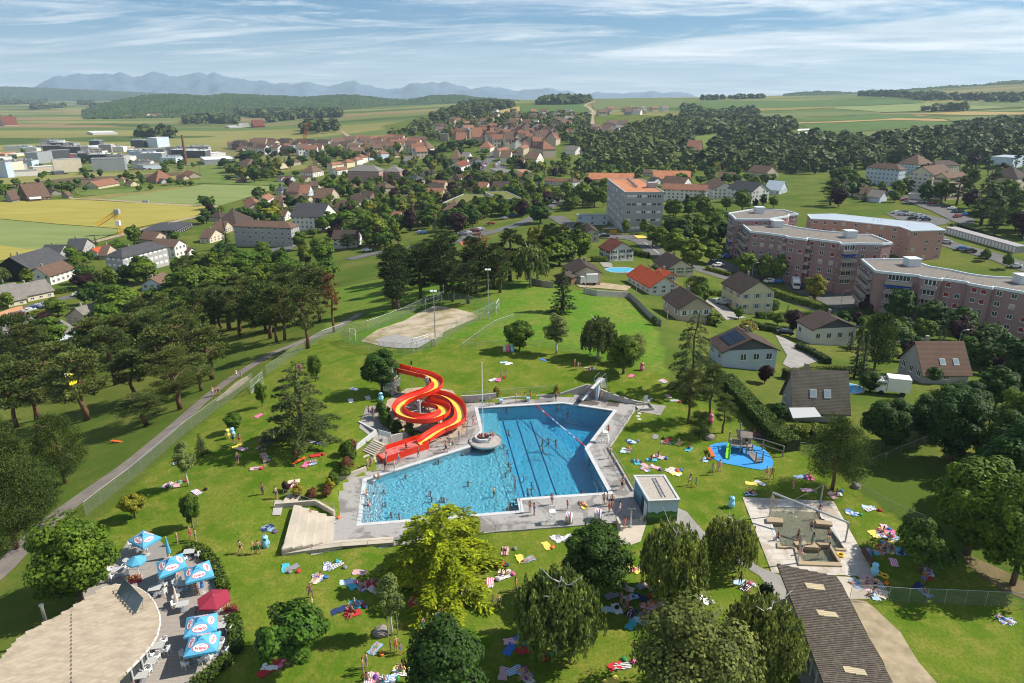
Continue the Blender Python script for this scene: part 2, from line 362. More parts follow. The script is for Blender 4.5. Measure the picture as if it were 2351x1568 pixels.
def land_mat():
 m=bpy.data.materials.new('land');m.use_nodes=True;nt=m.node_tree;nd=nt.nodes;lk=nt.links;b=nd['Principled BSDF']
 b.inputs['Roughness'].default_value=0.9;b.inputs['Specular IOR Level'].default_value=0.03
 g=nd.new('ShaderNodeNewGeometry');at=nd.new('ShaderNodeVertexColor');at.layer_name='zone';sp=nd.new('ShaderNodeSeparateColor');lk.new(at.outputs[0],sp.inputs[0])
 def noise_(sc,lo,hi,det=6,st=None,rot=0):
  v=g.outputs['Position']
  if st:
   mp=nd.new('ShaderNodeMapping');mp.inputs['Scale'].default_value=st;mp.inputs['Rotation'].default_value=(0,0,rot);lk.new(v,mp.inputs[0]);v=mp.outputs[0]
  n=nd.new('ShaderNodeTexNoise');n.inputs['Scale'].default_value=sc;n.inputs['Detail'].default_value=det;n.inputs['Roughness'].default_value=.65;lk.new(v,n.inputs[0])
  r=nd.new('ShaderNodeMapRange');r.inputs[1].default_value=lo;r.inputs[2].default_value=hi;lk.new(n.outputs[0],r.inputs[0]);return r.outputs[0]
 def mix(f,a,c):
  x=nd.new('ShaderNodeMix');x.data_type='RGBA'
  for s,k in((f,0),(a,6),(c,7)):
   if isinstance(s,tuple):x.inputs[k].default_value=(*s,1)
   elif isinstance(s,float):x.inputs[k].default_value=s
   else:lk.new(s,x.inputs[k])
  return x.outputs[2]
 meadow=mix(noise_(0.05,.40,.64),(.070,.110,.016),(.150,.150,.035))
 meadow=mix(noise_(1.3,.4,.75),meadow,(.06,.105,.016))
 lawn=mix(noise_(0.12,.40,.62),(.074,.138,.009),(.142,.178,.022))
 lawn=mix(noise_(0.45,.47,.68,8),lawn,(.21,.20,.04))
 lawn=mix(noise_(3.0,.40,.8,4),lawn,(.060,.115,.010))
 bright=mix(noise_(0.09,.4,.62),(.085,.18,.016),(.16,.185,.035))
 bright=mix(noise_(1.0,.45,.7),bright,(.055,.13,.012))
 mp=nd.new('ShaderNodeMapping');mp.inputs['Rotation'].default_value=(0,0,R(24));mp.inputs['Scale'].default_value=(1/420,1/150,0.0001);lk.new(g.outputs['Position'],mp.inputs[0])
 vo=nd.new('ShaderNodeTexVoronoi');vo.inputs['Scale'].default_value=1.0;vo.inputs['Randomness'].default_value=.75;vo.distance='CHEBYCHEV';lk.new(mp.outputs[0],vo.inputs[0])
 rp=nd.new('ShaderNodeValToRGB');rp.color_ramp.interpolation='CONSTANT';sc_=nd.new('ShaderNodeSeparateColor');lk.new(vo.outputs['Color'],sc_.inputs[0]);lk.new(sc_.outputs[0],rp.inputs[0])
 el=rp.color_ramp.elements;cols=[(.085,.125,.030),(.20,.185,.060),(.060,.115,.025),(.14,.155,.045),(.24,.165,.085),(.10,.14,.04),(.22,.21,.07),(.055,.09,.02),(.16,.15,.06)]
 el[0].color=(*cols[0],1);el[1].position=1/9;el[1].color=(*cols[1],1)
 for k in range(2,9):e=el.new(k/9);e.color=(*cols[k],1)
 fields=mix(noise_(0.02,.4,.7),rp.outputs[0],(.13,.15,.05));
 fm=nd.new('ShaderNodeMix');fm.data_type='RGBA';fm.inputs[0].default_value=.55;lk.new(fields,fm.inputs[6]);lk.new(rp.outputs[0],fm.inputs[7])
 c=mix(sp.outputs[0],meadow,lawn);c=mix(sp.outputs[2],c,bright);c=mix(sp.outputs[1],c,fm.outputs[2])
 lk.new(c,b.inputs['Base Color'])
 n=nd.new('ShaderNodeTexNoise');n.inputs['Scale'].default_value=4;n.inputs['Detail'].default_value=6;lk.new(g.outputs['Position'],n.inputs[0])
 bp=nd.new('ShaderNodeBump');bp.inputs['Strength'].default_value=.7;bp.inputs['Distance'].default_value=.12;lk.new(n.outputs[0],bp.inputs['Height']);lk.new(bp.outputs[0],b.inputs['Normal'])
 return m
me=np_mesh('ground',np.stack([XG,YG,ZG],-1).reshape(-1,3),quad[keep][:,::-1],land_mat(),smooth=True)
ca=me.color_attributes.new('zone','FLOAT_COLOR','POINT');ca.data.foreach_set('color',fzone.reshape(-1))
ground=mesh_obj('ground',me);tag(ground,kind='structure')
if me.polygons[1000].normal.z<0:me.flip_normals()
# far hills and the Alps
def ridge(name,pts,dist,base,depth,mat,rough=0.0,step=60.0,rows=24,fbm=0.0,rscale=400.0,snow=None):
 P_=[]
 for t,x,y in pts:
  d=ray(t,x,y);h=math.hypot(d.x,d.y);P_.append((math.atan2(d.x,d.y),CAMH+d.z/h*dist))
 P_.sort();az=np.array([p[0]for p in P_]);zz=np.array([p[1]for p in P_])
 n=max(8,int((az[-1]-az[0])*dist/step));A=np.linspace(az[0],az[-1],n);Z=np.interp(A,az,zz)
 if fbm:Z=Z+np.array([55*noise.fractal(Vector((q*dist/420,0,7)),.8,2.1,5)for q in A])
 ts=np.concatenate([np.linspace(0,1,rows),1+np.linspace(0.15,1,5)]);V=np.zeros((n,len(ts),3))
 for i in range(n):
  for k,t in enumerate(ts):
   s=t if t<=1 else 2-t;rr=dist+depth*(t-1)if t<=1 else dist+depth*0.7*(t-1)
   x,y=math.sin(A[i])*rr,math.cos(A[i])*rr;z=base+(Z[i]-base)*s**0.85
   if fbm and 0<s:z+=fbm*(Z[i]-base)*(1-0.8*s*s)*(noise.fractal(Vector((x/rscale,y/rscale,3.3)),1,2,6)+(-abs(noise.noise(Vector((x/rscale*1.6,y/rscale*.5,1))))*.8+.3))*min(1,s*3)
   if rough and t<=1:z+=rough*rng.random()*(0.4+0.6*rng.random())
   V[i,k]=(x,y,z)
 id_=np.arange(n*len(ts)).reshape(n,len(ts));q=np.stack([id_[:-1,:-1],id_[1:,:-1],id_[1:,1:],id_[:-1,1:]],-1).reshape(-1,4)
 o=mesh_obj(name,np_mesh(name,V.reshape(-1,3),q,mat,smooth=not rough));return tag(o,kind='structure')
def rock_mat():
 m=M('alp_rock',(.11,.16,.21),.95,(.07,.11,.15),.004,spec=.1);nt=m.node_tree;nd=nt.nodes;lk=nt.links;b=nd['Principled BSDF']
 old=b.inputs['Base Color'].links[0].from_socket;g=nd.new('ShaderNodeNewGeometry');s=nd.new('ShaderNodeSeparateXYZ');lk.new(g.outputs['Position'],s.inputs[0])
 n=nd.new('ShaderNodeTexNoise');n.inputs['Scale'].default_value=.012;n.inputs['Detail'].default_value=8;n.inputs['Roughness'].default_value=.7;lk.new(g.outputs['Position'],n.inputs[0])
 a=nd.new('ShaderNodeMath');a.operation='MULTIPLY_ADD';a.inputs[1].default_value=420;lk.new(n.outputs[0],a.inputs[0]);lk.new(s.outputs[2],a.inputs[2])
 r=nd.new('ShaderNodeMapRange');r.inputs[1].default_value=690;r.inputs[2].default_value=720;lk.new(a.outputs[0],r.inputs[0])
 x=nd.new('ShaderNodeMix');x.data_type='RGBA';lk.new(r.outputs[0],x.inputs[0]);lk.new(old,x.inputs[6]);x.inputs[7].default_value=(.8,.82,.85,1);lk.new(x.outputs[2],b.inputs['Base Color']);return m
alps=[('K1',x,y)for x,y in[(-700,300),(-200,280),(100,268),(225,250),(300,205),(380,183),(440,186),(490,172),(540,160),(590,170),(640,155),(690,162),(720,158),(770,166),(850,153),(900,172),(930,175),(980,160),(1050,138),(1110,147),(1170,185),(1230,187),(1290,170),(1370,158),(1420,175),(1470,152),(1540,185),(1600,196),(1680,205),(1800,215),(1900,235),(1980,228),(2050,220),(2130,213),(2200,232),(2250,247),(2300,238)]]
alps+=[('K2',x,y)for x,y in[(0,235),(50,225),(100,213),(160,240),(250,262),(330,258),(420,247),(470,232),(520,218),(570,226),(625,213),(660,230),(720,224),(800,250),(900,259),(940,250),(1050,267),(1170,276),(1260,266),(1330,270),(1400,261),(1450,266),(1560,296),(1700,300),(1850,292),(1950,301),(2060,284),(2150,300),(2300,286)]]+[('K3',0,288),('K3',40,305),('K3',150,325),('K3',900,345),('K3',2300,380)]
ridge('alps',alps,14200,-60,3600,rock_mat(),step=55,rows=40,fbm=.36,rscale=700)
far_wood=M('far_woodland',(.020,.042,.012),.95,(.05,.075,.02),.012,spec=.05,detail=8)
ridge('wooded_hill',[('K1',x,y)for x,y in[(-900,268),(-300,240),(0,252),(150,255),(300,262),(600,276),(900,290),(1150,302),(1300,315)]],8600,-10,1500,far_wood,rough=10,step=12,rows=40)
ridge('wooded_hill',[('K1',x,y)for x,y in[(560,420),(700,375),(800,350),(880,335),(950,320),(1100,305),(1250,308),(1450,318),(1540,303),(1650,306),(1750,312),(1900,318),(2100,325),(2300,312)]]+[('K2',x,y)for x,y in[(0,310),(90,312),(150,318),(300,335),(450,345),(530,330),(620,315),(760,310),(830,312),(900,325),(1100,340),(1300,357),(1500,385)]],3900,-24,1250,far_wood,rough=9,step=8,rows=60)
ridge('wooded_hill',[('K3',x,y)for x,y in[(690,310),(800,295),(920,287),(1080,292),(1200,297),(1290,282),(1450,280),(1560,272),(1700,262),(1850,250),(2060,242),(2200,220),(2351,212),(2700,200),(3200,190)]],4300,40,700,far_wood,rough=10,step=8,rows=40)
# fields, roads and paths
wheat=M('wheat_field',(.26,.23,.045),.9,(.32,.28,.07),.03,bump=.05,bscale=2,stretch=(1,6,1,R(20)),spec=.1)
barley=M('barley_field',(.155,.20,.062),.9,(.20,.235,.085),.02,bump=.05,bscale=2,stretch=(1,5,1,R(20)),spec=.1)
crop=M('green_crop',(.055,.105,.018),.9,(.085,.135,.03),.02,stretch=(1,5,1,R(-15)),spec=.1)
crop2=M('pale_crop',(.13,.155,.045),.9,(.10,.135,.04),.02,stretch=(1,5,1,R(-15)),spec=.1)
straw=M('straw_field',(.36,.25,.09),.9,(.28,.22,.08),.02,spec=.1)
soil=M('ploughed_soil',(.13,.095,.062),.95,(.10,.075,.05),.05,stretch=(1,8,1,R(10)),spec=.05)
dry=M('dry_grass',(.26,.20,.075),.95,(.14,.16,.04),.15,spec=.05)
hay=M('mown_meadow',(.09,.15,.025),.9,(.15,.17,.05),.05,spec=.1)
def field(t,pts,mat,lift=None):return patch('field',GP(t,pts),mat,lift)
field('K1',[(-500,1040),(0,1045),(500,1030),(1000,1058),(1490,1083),(1330,1150),(880,1236),(400,1200),(0,1163),(-500,1120)],wheat)
field('K1',[(-500,1125),(0,1166),(400,1203),(872,1239),(660,1308),(350,1378),(180,1372),(0,1345),(-500,1280)],barley)
field('K4',[(-500,60),(0,137),(180,163),(300,168),(150,222),(0,246),(-500,300)],wheat)
field('K1',[(680,1032),(1400,927),(1800,935),(1925,945),(1880,960),(1510,1076),(1000,1048)],barley)
field('K1',[(520,1024),(800,985),(1000,960),(1385,923),(1200,960),(670,1032)],dry)
field('T1',[(-300,560),(150,520),(900,440),(1500,425),(2100,380),(2300,400),(1650,450),(1100,480),(900,560),(450,560),(200,575),(-300,600)],soil)
field('T1',[(880,600),(1500,575),(1900,560),(2351,470),(2351,510),(1700,610),(1000,660),(900,640)],hay)
field('T2',[(0,300),(380,320),(420,470),(900,500),(1250,510),(1200,550),(700,535),(0,510)],hay)
field('K3',[(60,375),(180,347),(800,350),(1480,336),(1680,365),(1050,388),(200,410)],crop)
field('K3',[(170,414),(620,399),(1060,389),(1050,398),(300,427)],dry)
field('K3',[(1060,391),(1680,367),(2300,395),(2000,410),(1400,430),(1040,405)],barley)
field('K3',[(530,440),(1050,427),(1370,425),(1350,440),(545,462)],crop2)
field('K3',[(500,472),(1300,443),(1560,441),(1690,468),(1480,470),(790,496),(560,484)],crop)
field('K3',[(785,499),(1480,470),(1800,479),(1830,493),(1450,483),(790,509)],straw)
field('K3',[(790,512),(1450,486),(1860,503),(1880,516),(1250,560),(1000,590),(880,550)],crop)
field('K3',[(1000,592),(1250,563),(1880,520),(1820,590),(1500,630),(1260,640),(1080,620)],crop2)
field('K3',[(1570,440),(1950,425),(2351,432),(2700,440),(2700,452),(2351,446),(1950,450)],straw)
field('K3',[(1700,470),(2351,462),(2700,460),(2700,540),(2351,520),(1900,513),(1830,478)],hay)
field('K3',[(1700,367),(2000,362),(2351,368),(2351,395),(2310,394)],crop2)
field('K2',[(1235,388),(1450,376),(1690,372),(1712,436),(1500,432),(1240,428)],crop)
field('K2',[(1722,378),(1800,345),(2000,332),(2351,342),(2330,400),(1745,413)],crop2)
field('K2',[(1030,440),(1060,425),(1180,395),(1225,390),(1230,420),(1150,440)],straw)
field('K2',[(600,520),(700,490),(850,460),(900,470),(800,500),(620,545)],hay)
field('K2',[(20,610),(340,600),(360,625),(60,640)],straw)
field('K3',[(40,690),(80,595),(250,580),(310,640),(190,670)],hay)
field('K3',[(500,665),(620,600),(760,585),(980,560),(1010,600),(900,625),(780,645)],hay)
fleece=M('garden_fleece',(.75,.76,.78),.6)
for p in[[(795,548),(875,545),(870,555),(790,560)],[(795,575),(820,570),(815,600),(785,618)],[(830,568),(870,568),(860,605),(832,612)],[(905,562),(915,560),(932,580),(915,602),(910,595),(920,580)],[(776,620),(790,618),(785,640),(770,640)],[(828,615),(836,615),(832,655),(820,655)]]:
 patch('fleece_strip',GP('K3',p),fleece,lift=.9)
asph=M('asphalt',(.135,.132,.128),.9,(.10,.10,.10),.25,bump=.01,bscale=6,spec=.2)
path_m=M('worn_path',(.22,.19,.16),.95,(.16,.145,.13),.5,bump=.02,bscale=5,spec=.1)
gravel=M('gravel',(.38,.31,.21),.95,(.24,.20,.13),.7,bump=.03,bscale=9,spec=.1)
paving=M('paving',(.30,.285,.26),.9,(.22,.21,.20),.35,bump=.01,bscale=6,spec=.2)
paint_w=M('road_paint',(.75,.75,.72),.6);paint_y=M('yellow_paint',(.70,.50,.08),.6)
def road(t,pts,w,mat=asph,name='road',lift=None):return ribbon(name,GP(t,pts),w,mat,lift)
road('V',[(-60,1365),(0,1312),(60,1250),(150,1170),(300,1062),(420,962),(500,893),(560,852),(620,815),(680,790),(760,758),(830,720)],2.6,path_m,'footpath')
patch('worn_ground',GP('K4',[(1480,1215),(1560,1140),(1620,1085),(1700,1040),(1720,1060),(1660,1110),(1580,1170),(1500,1215)]),gravel,lift=.06,step=.8)
road('V',[(1330,405),(1318,425),(1290,452),(1255,480),(1215,505),(1160,525),(1105,540),(1040,556),(960,566),(880,578),(800,596)],8)
road('V',[(1275,497),(1320,522),(1380,540),(1470,552),(1513,585),(1598,616),(1680,640),(1760,668),(1850,700),(1960,735),(2100,790)],8)
for a,b in[((1480,558),(1513,583)),((1530,594),(1590,612))]:
 ribbon('lane_line',GP('V',[a,b]),.25,paint_w,lift=.22)
road('T3',[(1000,770),(960,700),(1010,630),(1080,560),(1130,480),(1180,430)],9)
road('K2',[(1728,530),(1720,470),(1735,430),(1700,395),(1680,382),(1750,350)],9,gravel,'country_road')
road('T1',[(830,690),(1300,712),(1700,740),(2351,776),(2600,790)],5,gravel,'country_road')
road('T1',[(2450,880),(2280,912),(2100,950),(1480,1105),(1130,1195),(900,1250)],5,gravel,'country_road')
road('K2',[(0,560),(40,590),(110,640),(130,670)],7,gravel,'country_road')
road('T6',[(-200,1060),(0,985),(250,880),(520,810),(780,740),(1080,695)],6)
road('K6',[(1700,60),(1820,130),(2000,180),(2200,235),(2351,290),(2500,340)],9)
patch('car_park',GP('T5',[(700,925),(880,915),(1150,930),(1480,1010),(1420,1060),(1280,1075),(1050,1040),(850,1000)]),asph,lift=.2)
patch('car_park',GP('T5',[(780,740),(1000,720),(1170,770),(1400,860),(1600,900),(1800,1030),(1650,1080),(1480,1010),(1250,900),(1000,800)]),asph,lift=.26)
patch('car_park',GP('K6',[(690,380),(860,400),(1000,430),(1190,480),(1260,570),(1050,580),(930,520),(720,440)]),asph,lift=.2)
patch('car_park',GP('K6',[(160,270),(260,240),(400,290),(560,360),(520,390),(360,330),(190,300)]),asph,lift=.2)
patch('car_park',GP('K2',[(790,1260),(960,1215),(1010,1240),(970,1270),(830,1300)]),asph,lift=.2)
patch('car_park',GP('T3',[(1090,660),(1130,600),(1230,640),(1260,690),(1150,700)]),asph,lift=.4)
patch('car_park',GP('T4',[(260,1105),(640,1120),(850,1130),(860,1160),(560,1170),(300,1160)]),asph,lift=.26)
patch('driveway',GP('K6',[(150,520),(240,500),(330,590),(440,640),(300,655),(250,600)]),paving,lift=.12)
patch('driveway',GP('K6',[(640,760),(700,780),(900,880),(960,930),(760,1000),(690,960),(720,900)]),paving,lift=.12)
patch('driveway',GP('K5',[(1770,250),(1860,265),(1870,300),(1800,290)]),paving,lift=.15)
patch('driveway',GP('K5',[(1600,400),(1800,400),(2000,425),(1960,455),(1800,440),(1640,430)]),gravel,lift=.15)
patch('bus_lane',GP('T4',[(690,1130),(800,1132),(860,1160),(740,1165)]),paint_y,lift=.34)
patch('driveway',GP('V',[(690,560),(640,590),(560,600),(540,585)]),asph,lift=.2)
court=M('sandy_ground',(.44,.37,.28),.95,(.23,.20,.10),.22,(.42,.62),bump=.03,bscale=3,spec=.05,detail=8)
patch('sand_court',GP('K5',[(640,558),(720,562),(900,605),(940,635),(820,690),(700,740),(690,770),(610,795),(540,830),(400,850),(270,835),(130,800),(250,720),(430,660),(560,590)]),court,lift=.06,step=1.0)
grey_sand=M('grey_sand',(.33,.32,.30),.95,(.26,.25,.24),.8,bump=.02,spec=.1)
patch('grey_sand_court',GP('K5',[(230,790),(370,755),(480,775),(600,778),(620,800),(520,850),(400,852),(270,838)]),grey_sand,lift=.10,step=1.0)
patch('worn_ground',GP('F3',[(1150,800),(1260,815),(1330,870),(1500,1030),(1620,1230),(1760,1390),(1800,1500),(1480,1500),(1380,1230),(1280,1060),(1200,900)]),gravel,lift=.05,step=.9)
bark=M('bare_earth',(.20,.15,.09),.95,(.11,.10,.04),.4,bump=.03,spec=.05)
patch('worn_ground',GP('F3',[(1880,470),(1980,500),(2200,600),(2420,720),(2420,830),(2200,740),(2050,640),(1960,560)]),bark,lift=.05,step=1)
clay=M('clay_court',(.42,.15,.07),.95,(.34,.13,.07),.6)
for q in([(800,108),(990,118),(1010,150),(830,142)],[(870,190),(1000,190),(990,265),(860,250)]):patch('clay_court',GP('K5',q),clay,lift=.12,step=2)
# haze: the air of the whole place
hz=MB().box(-16200,16200,-350,16400,-80,660).build('haze',M('haze_air',(1,1,1)))
hm=MATS['haze_air'];hm.node_tree.nodes.clear();ho=hm.node_tree.nodes.new('ShaderNodeOutputMaterial');pv=hm.node_tree.nodes.new('ShaderNodeVolumePrincipled')
pv.inputs['Color'].default_value=(.62,.82,1.0,1);pv.inputs['Density'].default_value=0.000075;pv.inputs['Anisotropy'].default_value=0.1
hm.node_tree.links.new(pv.outputs[0],ho.inputs['Volume']);tag(hz,kind='stuff')
# vegetation prototypes
def unit(n):
 v=nrg.normal(size=(n,3));return v/(np.linalg.norm(v,axis=1,keepdims=True)+1e-9)
def nrm(v):return v/(np.linalg.norm(v,axis=-1,keepdims=True)+1e-9)
def cards(C,N,s,asp=1.6,T=None):
 """diamond shaped leaf faces"""
 n=len(C);N=nrm(N);s=np.broadcast_to(np.asarray(s,float),(n,))[:,None]
 T=nrm(np.cross(N,unit(n)))if T is None else nrm(T-N*(T*N).sum(1,keepdims=True));B=np.cross(N,T)
 V=np.stack([C-T*s*asp,C-B*s,C+T*s*asp,C+B*s],1).reshape(-1,3)
 return V,np.arange(4*n).reshape(n,4)
def merge(parts):
 V=[];F=[];k=0
 for v,f in parts:V.append(v);F.append(f+k);k+=len(v)
 return np.concatenate(V),np.concatenate(F)
def fol(name,col,isl=.5,rnd=.16,trans=.25,hue=.012):return M('leaf_'+name,(col[0]*.95,col[1]*.9,col[2]*.9),.6,(min(1,col[0]*1.9),min(1,col[1]*1.6),col[2]*1.4),.5,(.38,.66),rnd=rnd,isl=isl,trans=trans,spec=.15,hue=hue,coords='O',detail=2)
barkm=M('tree_bark',(.085,.062,.045),.95,(.14,.11,.08),3.0,coords='O',bump=.02,spec=.1)
pinebark=M('pine_bark',(.19,.10,.055),.95,(.10,.07,.05),2.0,coords='O',spec=.1)
birchbark=M('birch_bark',(.55,.53,.49),.9,(.22,.20,.18),2.5,(.45,.7),coords='O',spec=.1)
def trunk_mesh(name,h,r,mat,limbs=6,spread=2.5,h0=.35,lean=.15,topk=.8,lr=.35,up=.9):
 b=MB();p=[Vector((lean*math.sin(k*1.3)*k/3,lean*math.cos(k*1.7)*k/3,h*topk*k/6))for k in range(7)]
 b.tube(p,r,7,r2=r*.3)
 for i in range(limbs):
  t=h0+(topk-h0)*(i+.5)/limbs;q=p[min(5,int(t/topk*6))].lerp(p[min(6,int(t/topk*6)+1)],t/topk*6%1);a=i*2.4+rng.random();L=spread*(1-.5*(t-h0))*rng.uniform(.6,1)
  e=q+Vector((math.cos(a)*L,math.sin(a)*L,L*up*rng.uniform(.5,1)));m=q.lerp(e,.5)+Vector((0,0,-.12*L))
  b.tube([q,m,e],r*lr,5,r2=r*.08)
 return b.mesh(name,mat,True)
LODK={0:(1.42,.71),1:(.34,1.52),2:(.09,3.0)}
def broad(h,w,leaves=15000,size=.15,h0=.10,clumps=80,cr=.165,top=1.0,flat=1.0,seed=1,lod=0,droop=0.0):
 nrg_s=np.random.default_rng(seed);k,sz=LODK[lod];n=int(leaves*k);nc=max(14,int(clumps*(1 if lod==0 else .7 if lod==1 else .45)))
 zc=h*(h0+1)/2;rz=h*(1-h0)/2;rx=w/2
 d=nrg_s.normal(size=(nc,3));d/=np.linalg.norm(d,axis=1,keepdims=True);rad=nrg_s.uniform(.35,1,nc)**.6*nrg_s.uniform(.80,1.10,nc)*(.80+.42*np.array([noise.noise(Vector(q)*1.7+Vector((seed,0,0)))*.5+.5 for q in d]))
 rc=cr*w*nrg_s.uniform(.55,1.2,nc)
 hole=np.array([noise.noise(Vector(q)*2.6+Vector((0,seed*.7,0)))for q in d])<-.22;rad[hole]*=.55;rc[hole]*=.7
 sh=np.ones(nc);up=d[:,2]>0;sh[up]=1-(1-top)*d[up,2]
 C=d*rad[:,None];C[:,:2]*=(rx-rc*.75)[:,None]*sh[:,None];C[:,2]=C[:,2]*(rz-rc*.6)+zc
 ci=nrg_s.integers(0,nc,n);u=unit(n);u[:,2]=np.where(nrg_s.random(n)<.3,np.abs(u[:,2]),u[:,2])
 P_=C[ci]+u*(rc[ci]*nrg_s.uniform(.72,1.05,n))[:,None]*np.array([1,1,.75*flat]);out=nrm(P_-np.array([0,0,zc-.2*rz]))
 N=u*.9+out*.5+np.array([0,0,.35])+unit(n)*.55
 return cards(P_,N,size*sz*nrg_s.uniform(.6,1.3,n),1.35)
def pine(h,w,clumps=46,leaves=12000,size=.12,h0=.42,seed=1,lod=0,flat=.42,top=.35):
 g=np.random.default_rng(seed);k,sz=LODK[lod];n=int(leaves*k);nc=clumps if lod<2 else clumps//2
 z=h0+(1-h0)*g.random(nc)**.8;prof=np.sin(np.clip((z-h0)/(1-h0),0,1)*2.2+.55);prof=np.clip(prof,top,1)
 a=g.random(nc)*6.283;rr=g.uniform(.1,.85,nc)**.6*prof*w/2;rc=w*g.uniform(.11,.19,nc)
 C=np.stack([np.cos(a)*rr,np.sin(a)*rr,z*(h-rc*.5)],1);ci=g.integers(0,nc,n);u=unit(n)
 P_=C[ci]+u*(rc[ci]*g.uniform(.3,1.05,n))[:,None]*np.array([1,1,flat])
 T=u+np.array([0,0,.5])+unit(n)*.4;N=np.cross(T,unit(n))
 return cards(P_,N,size*sz*g.uniform(.5,1.1,n)*.55,2.8,T)
def tiers(h,w,nb=70,h0=.06,seed=1,lod=0,size=.16,droop=.25,dens=1.0,prof=1.0,rise=.1,gap=.1,twig=.4):
 g=np.random.default_rng(seed);k,sz=LODK[lod];parts_c=[];parts_n=[];parts_t=[]
 for i in range(nb):
  t=(i+g.random())/nb;z=h*(h0+(1-h0)*t);L=w/2*(1-t)**prof*g.uniform(.72,1.08)+.25;a=i*2.399+g.normal()*.3
  da=np.array([math.cos(a),math.sin(a),0]);la=np.array([-da[1],da[0],0]);m=int(max(6,L*L*9*dens+L*14*dens)*(k if lod else 1))
  s=g.uniform(gap,1,m)**.75;off=g.uniform(-1,1,m)*(1.05-s)*L*twig+g.normal(size=m)*.05*L
  zz=z+rise*L*s-droop*L*s**2.2-.10*np.abs(off)+g.normal(size=m)*.03*L-g.random(m)*.06*L
  parts_c.append(da*(s*L)[:,None]+la*off[:,None]+np.stack([0*zz,0*zz,zz],1))
  T=da*.8+la*(np.sign(off)*.7)[:,None]+np.array([0,0,-.3])+unit(m)*.35;parts_t.append(T);parts_n.append(np.array([0,0,1.0])+unit(m)*.45)
 C=np.concatenate(parts_c);n=len(C)
 return cards(C,np.concatenate(parts_n),size*sz*.55*g.uniform(.6,1.3,n),2.6,np.concatenate(parts_t))
def weeping(h,w,strands=420,seed=1,lod=0,size=.10,h0=.12,hang=.38):
 g=np.random.default_rng(seed);k,sz=LODK[lod];ns=int(strands*(1 if lod==0 else .5));C=[];T=[]
 for i in range(ns):
  d=unit(1)[0];d[2]=abs(d[2])*.9-.12;r=g.uniform(.45,1)**.5*g.uniform(.8,1.05)
  p=np.array([d[0]*w/2*r,d[1]*w/2*r,h*(.52+.46*d[2]*r)]);L=h*hang*g.uniform(.3,1);L=min(L,p[2]-h*h0)
  if L<.2:continue
  m=int(max(5,L*16*(1 if lod==0 else .45)));s=g.random(m);o=np.array([d[0],d[1],0])*.25
  C.append(p+o*np.sin(s*2)[:,None]*.6+np.stack([g.normal(size=m)*.10,g.normal(size=m)*.10,-s*L],1));T.append(np.tile([0,0,-1.0],(m,1))+unit(m)*.5)
 C=np.concatenate(C);T=np.concatenate(T);n=len(C);N=nrm(np.cross(T,unit(n)))+unit(n)*.2
 return cards(C,N,size*(1 if lod==0 else 1.6)*g.uniform(.6,1.3,n),1.9,T)
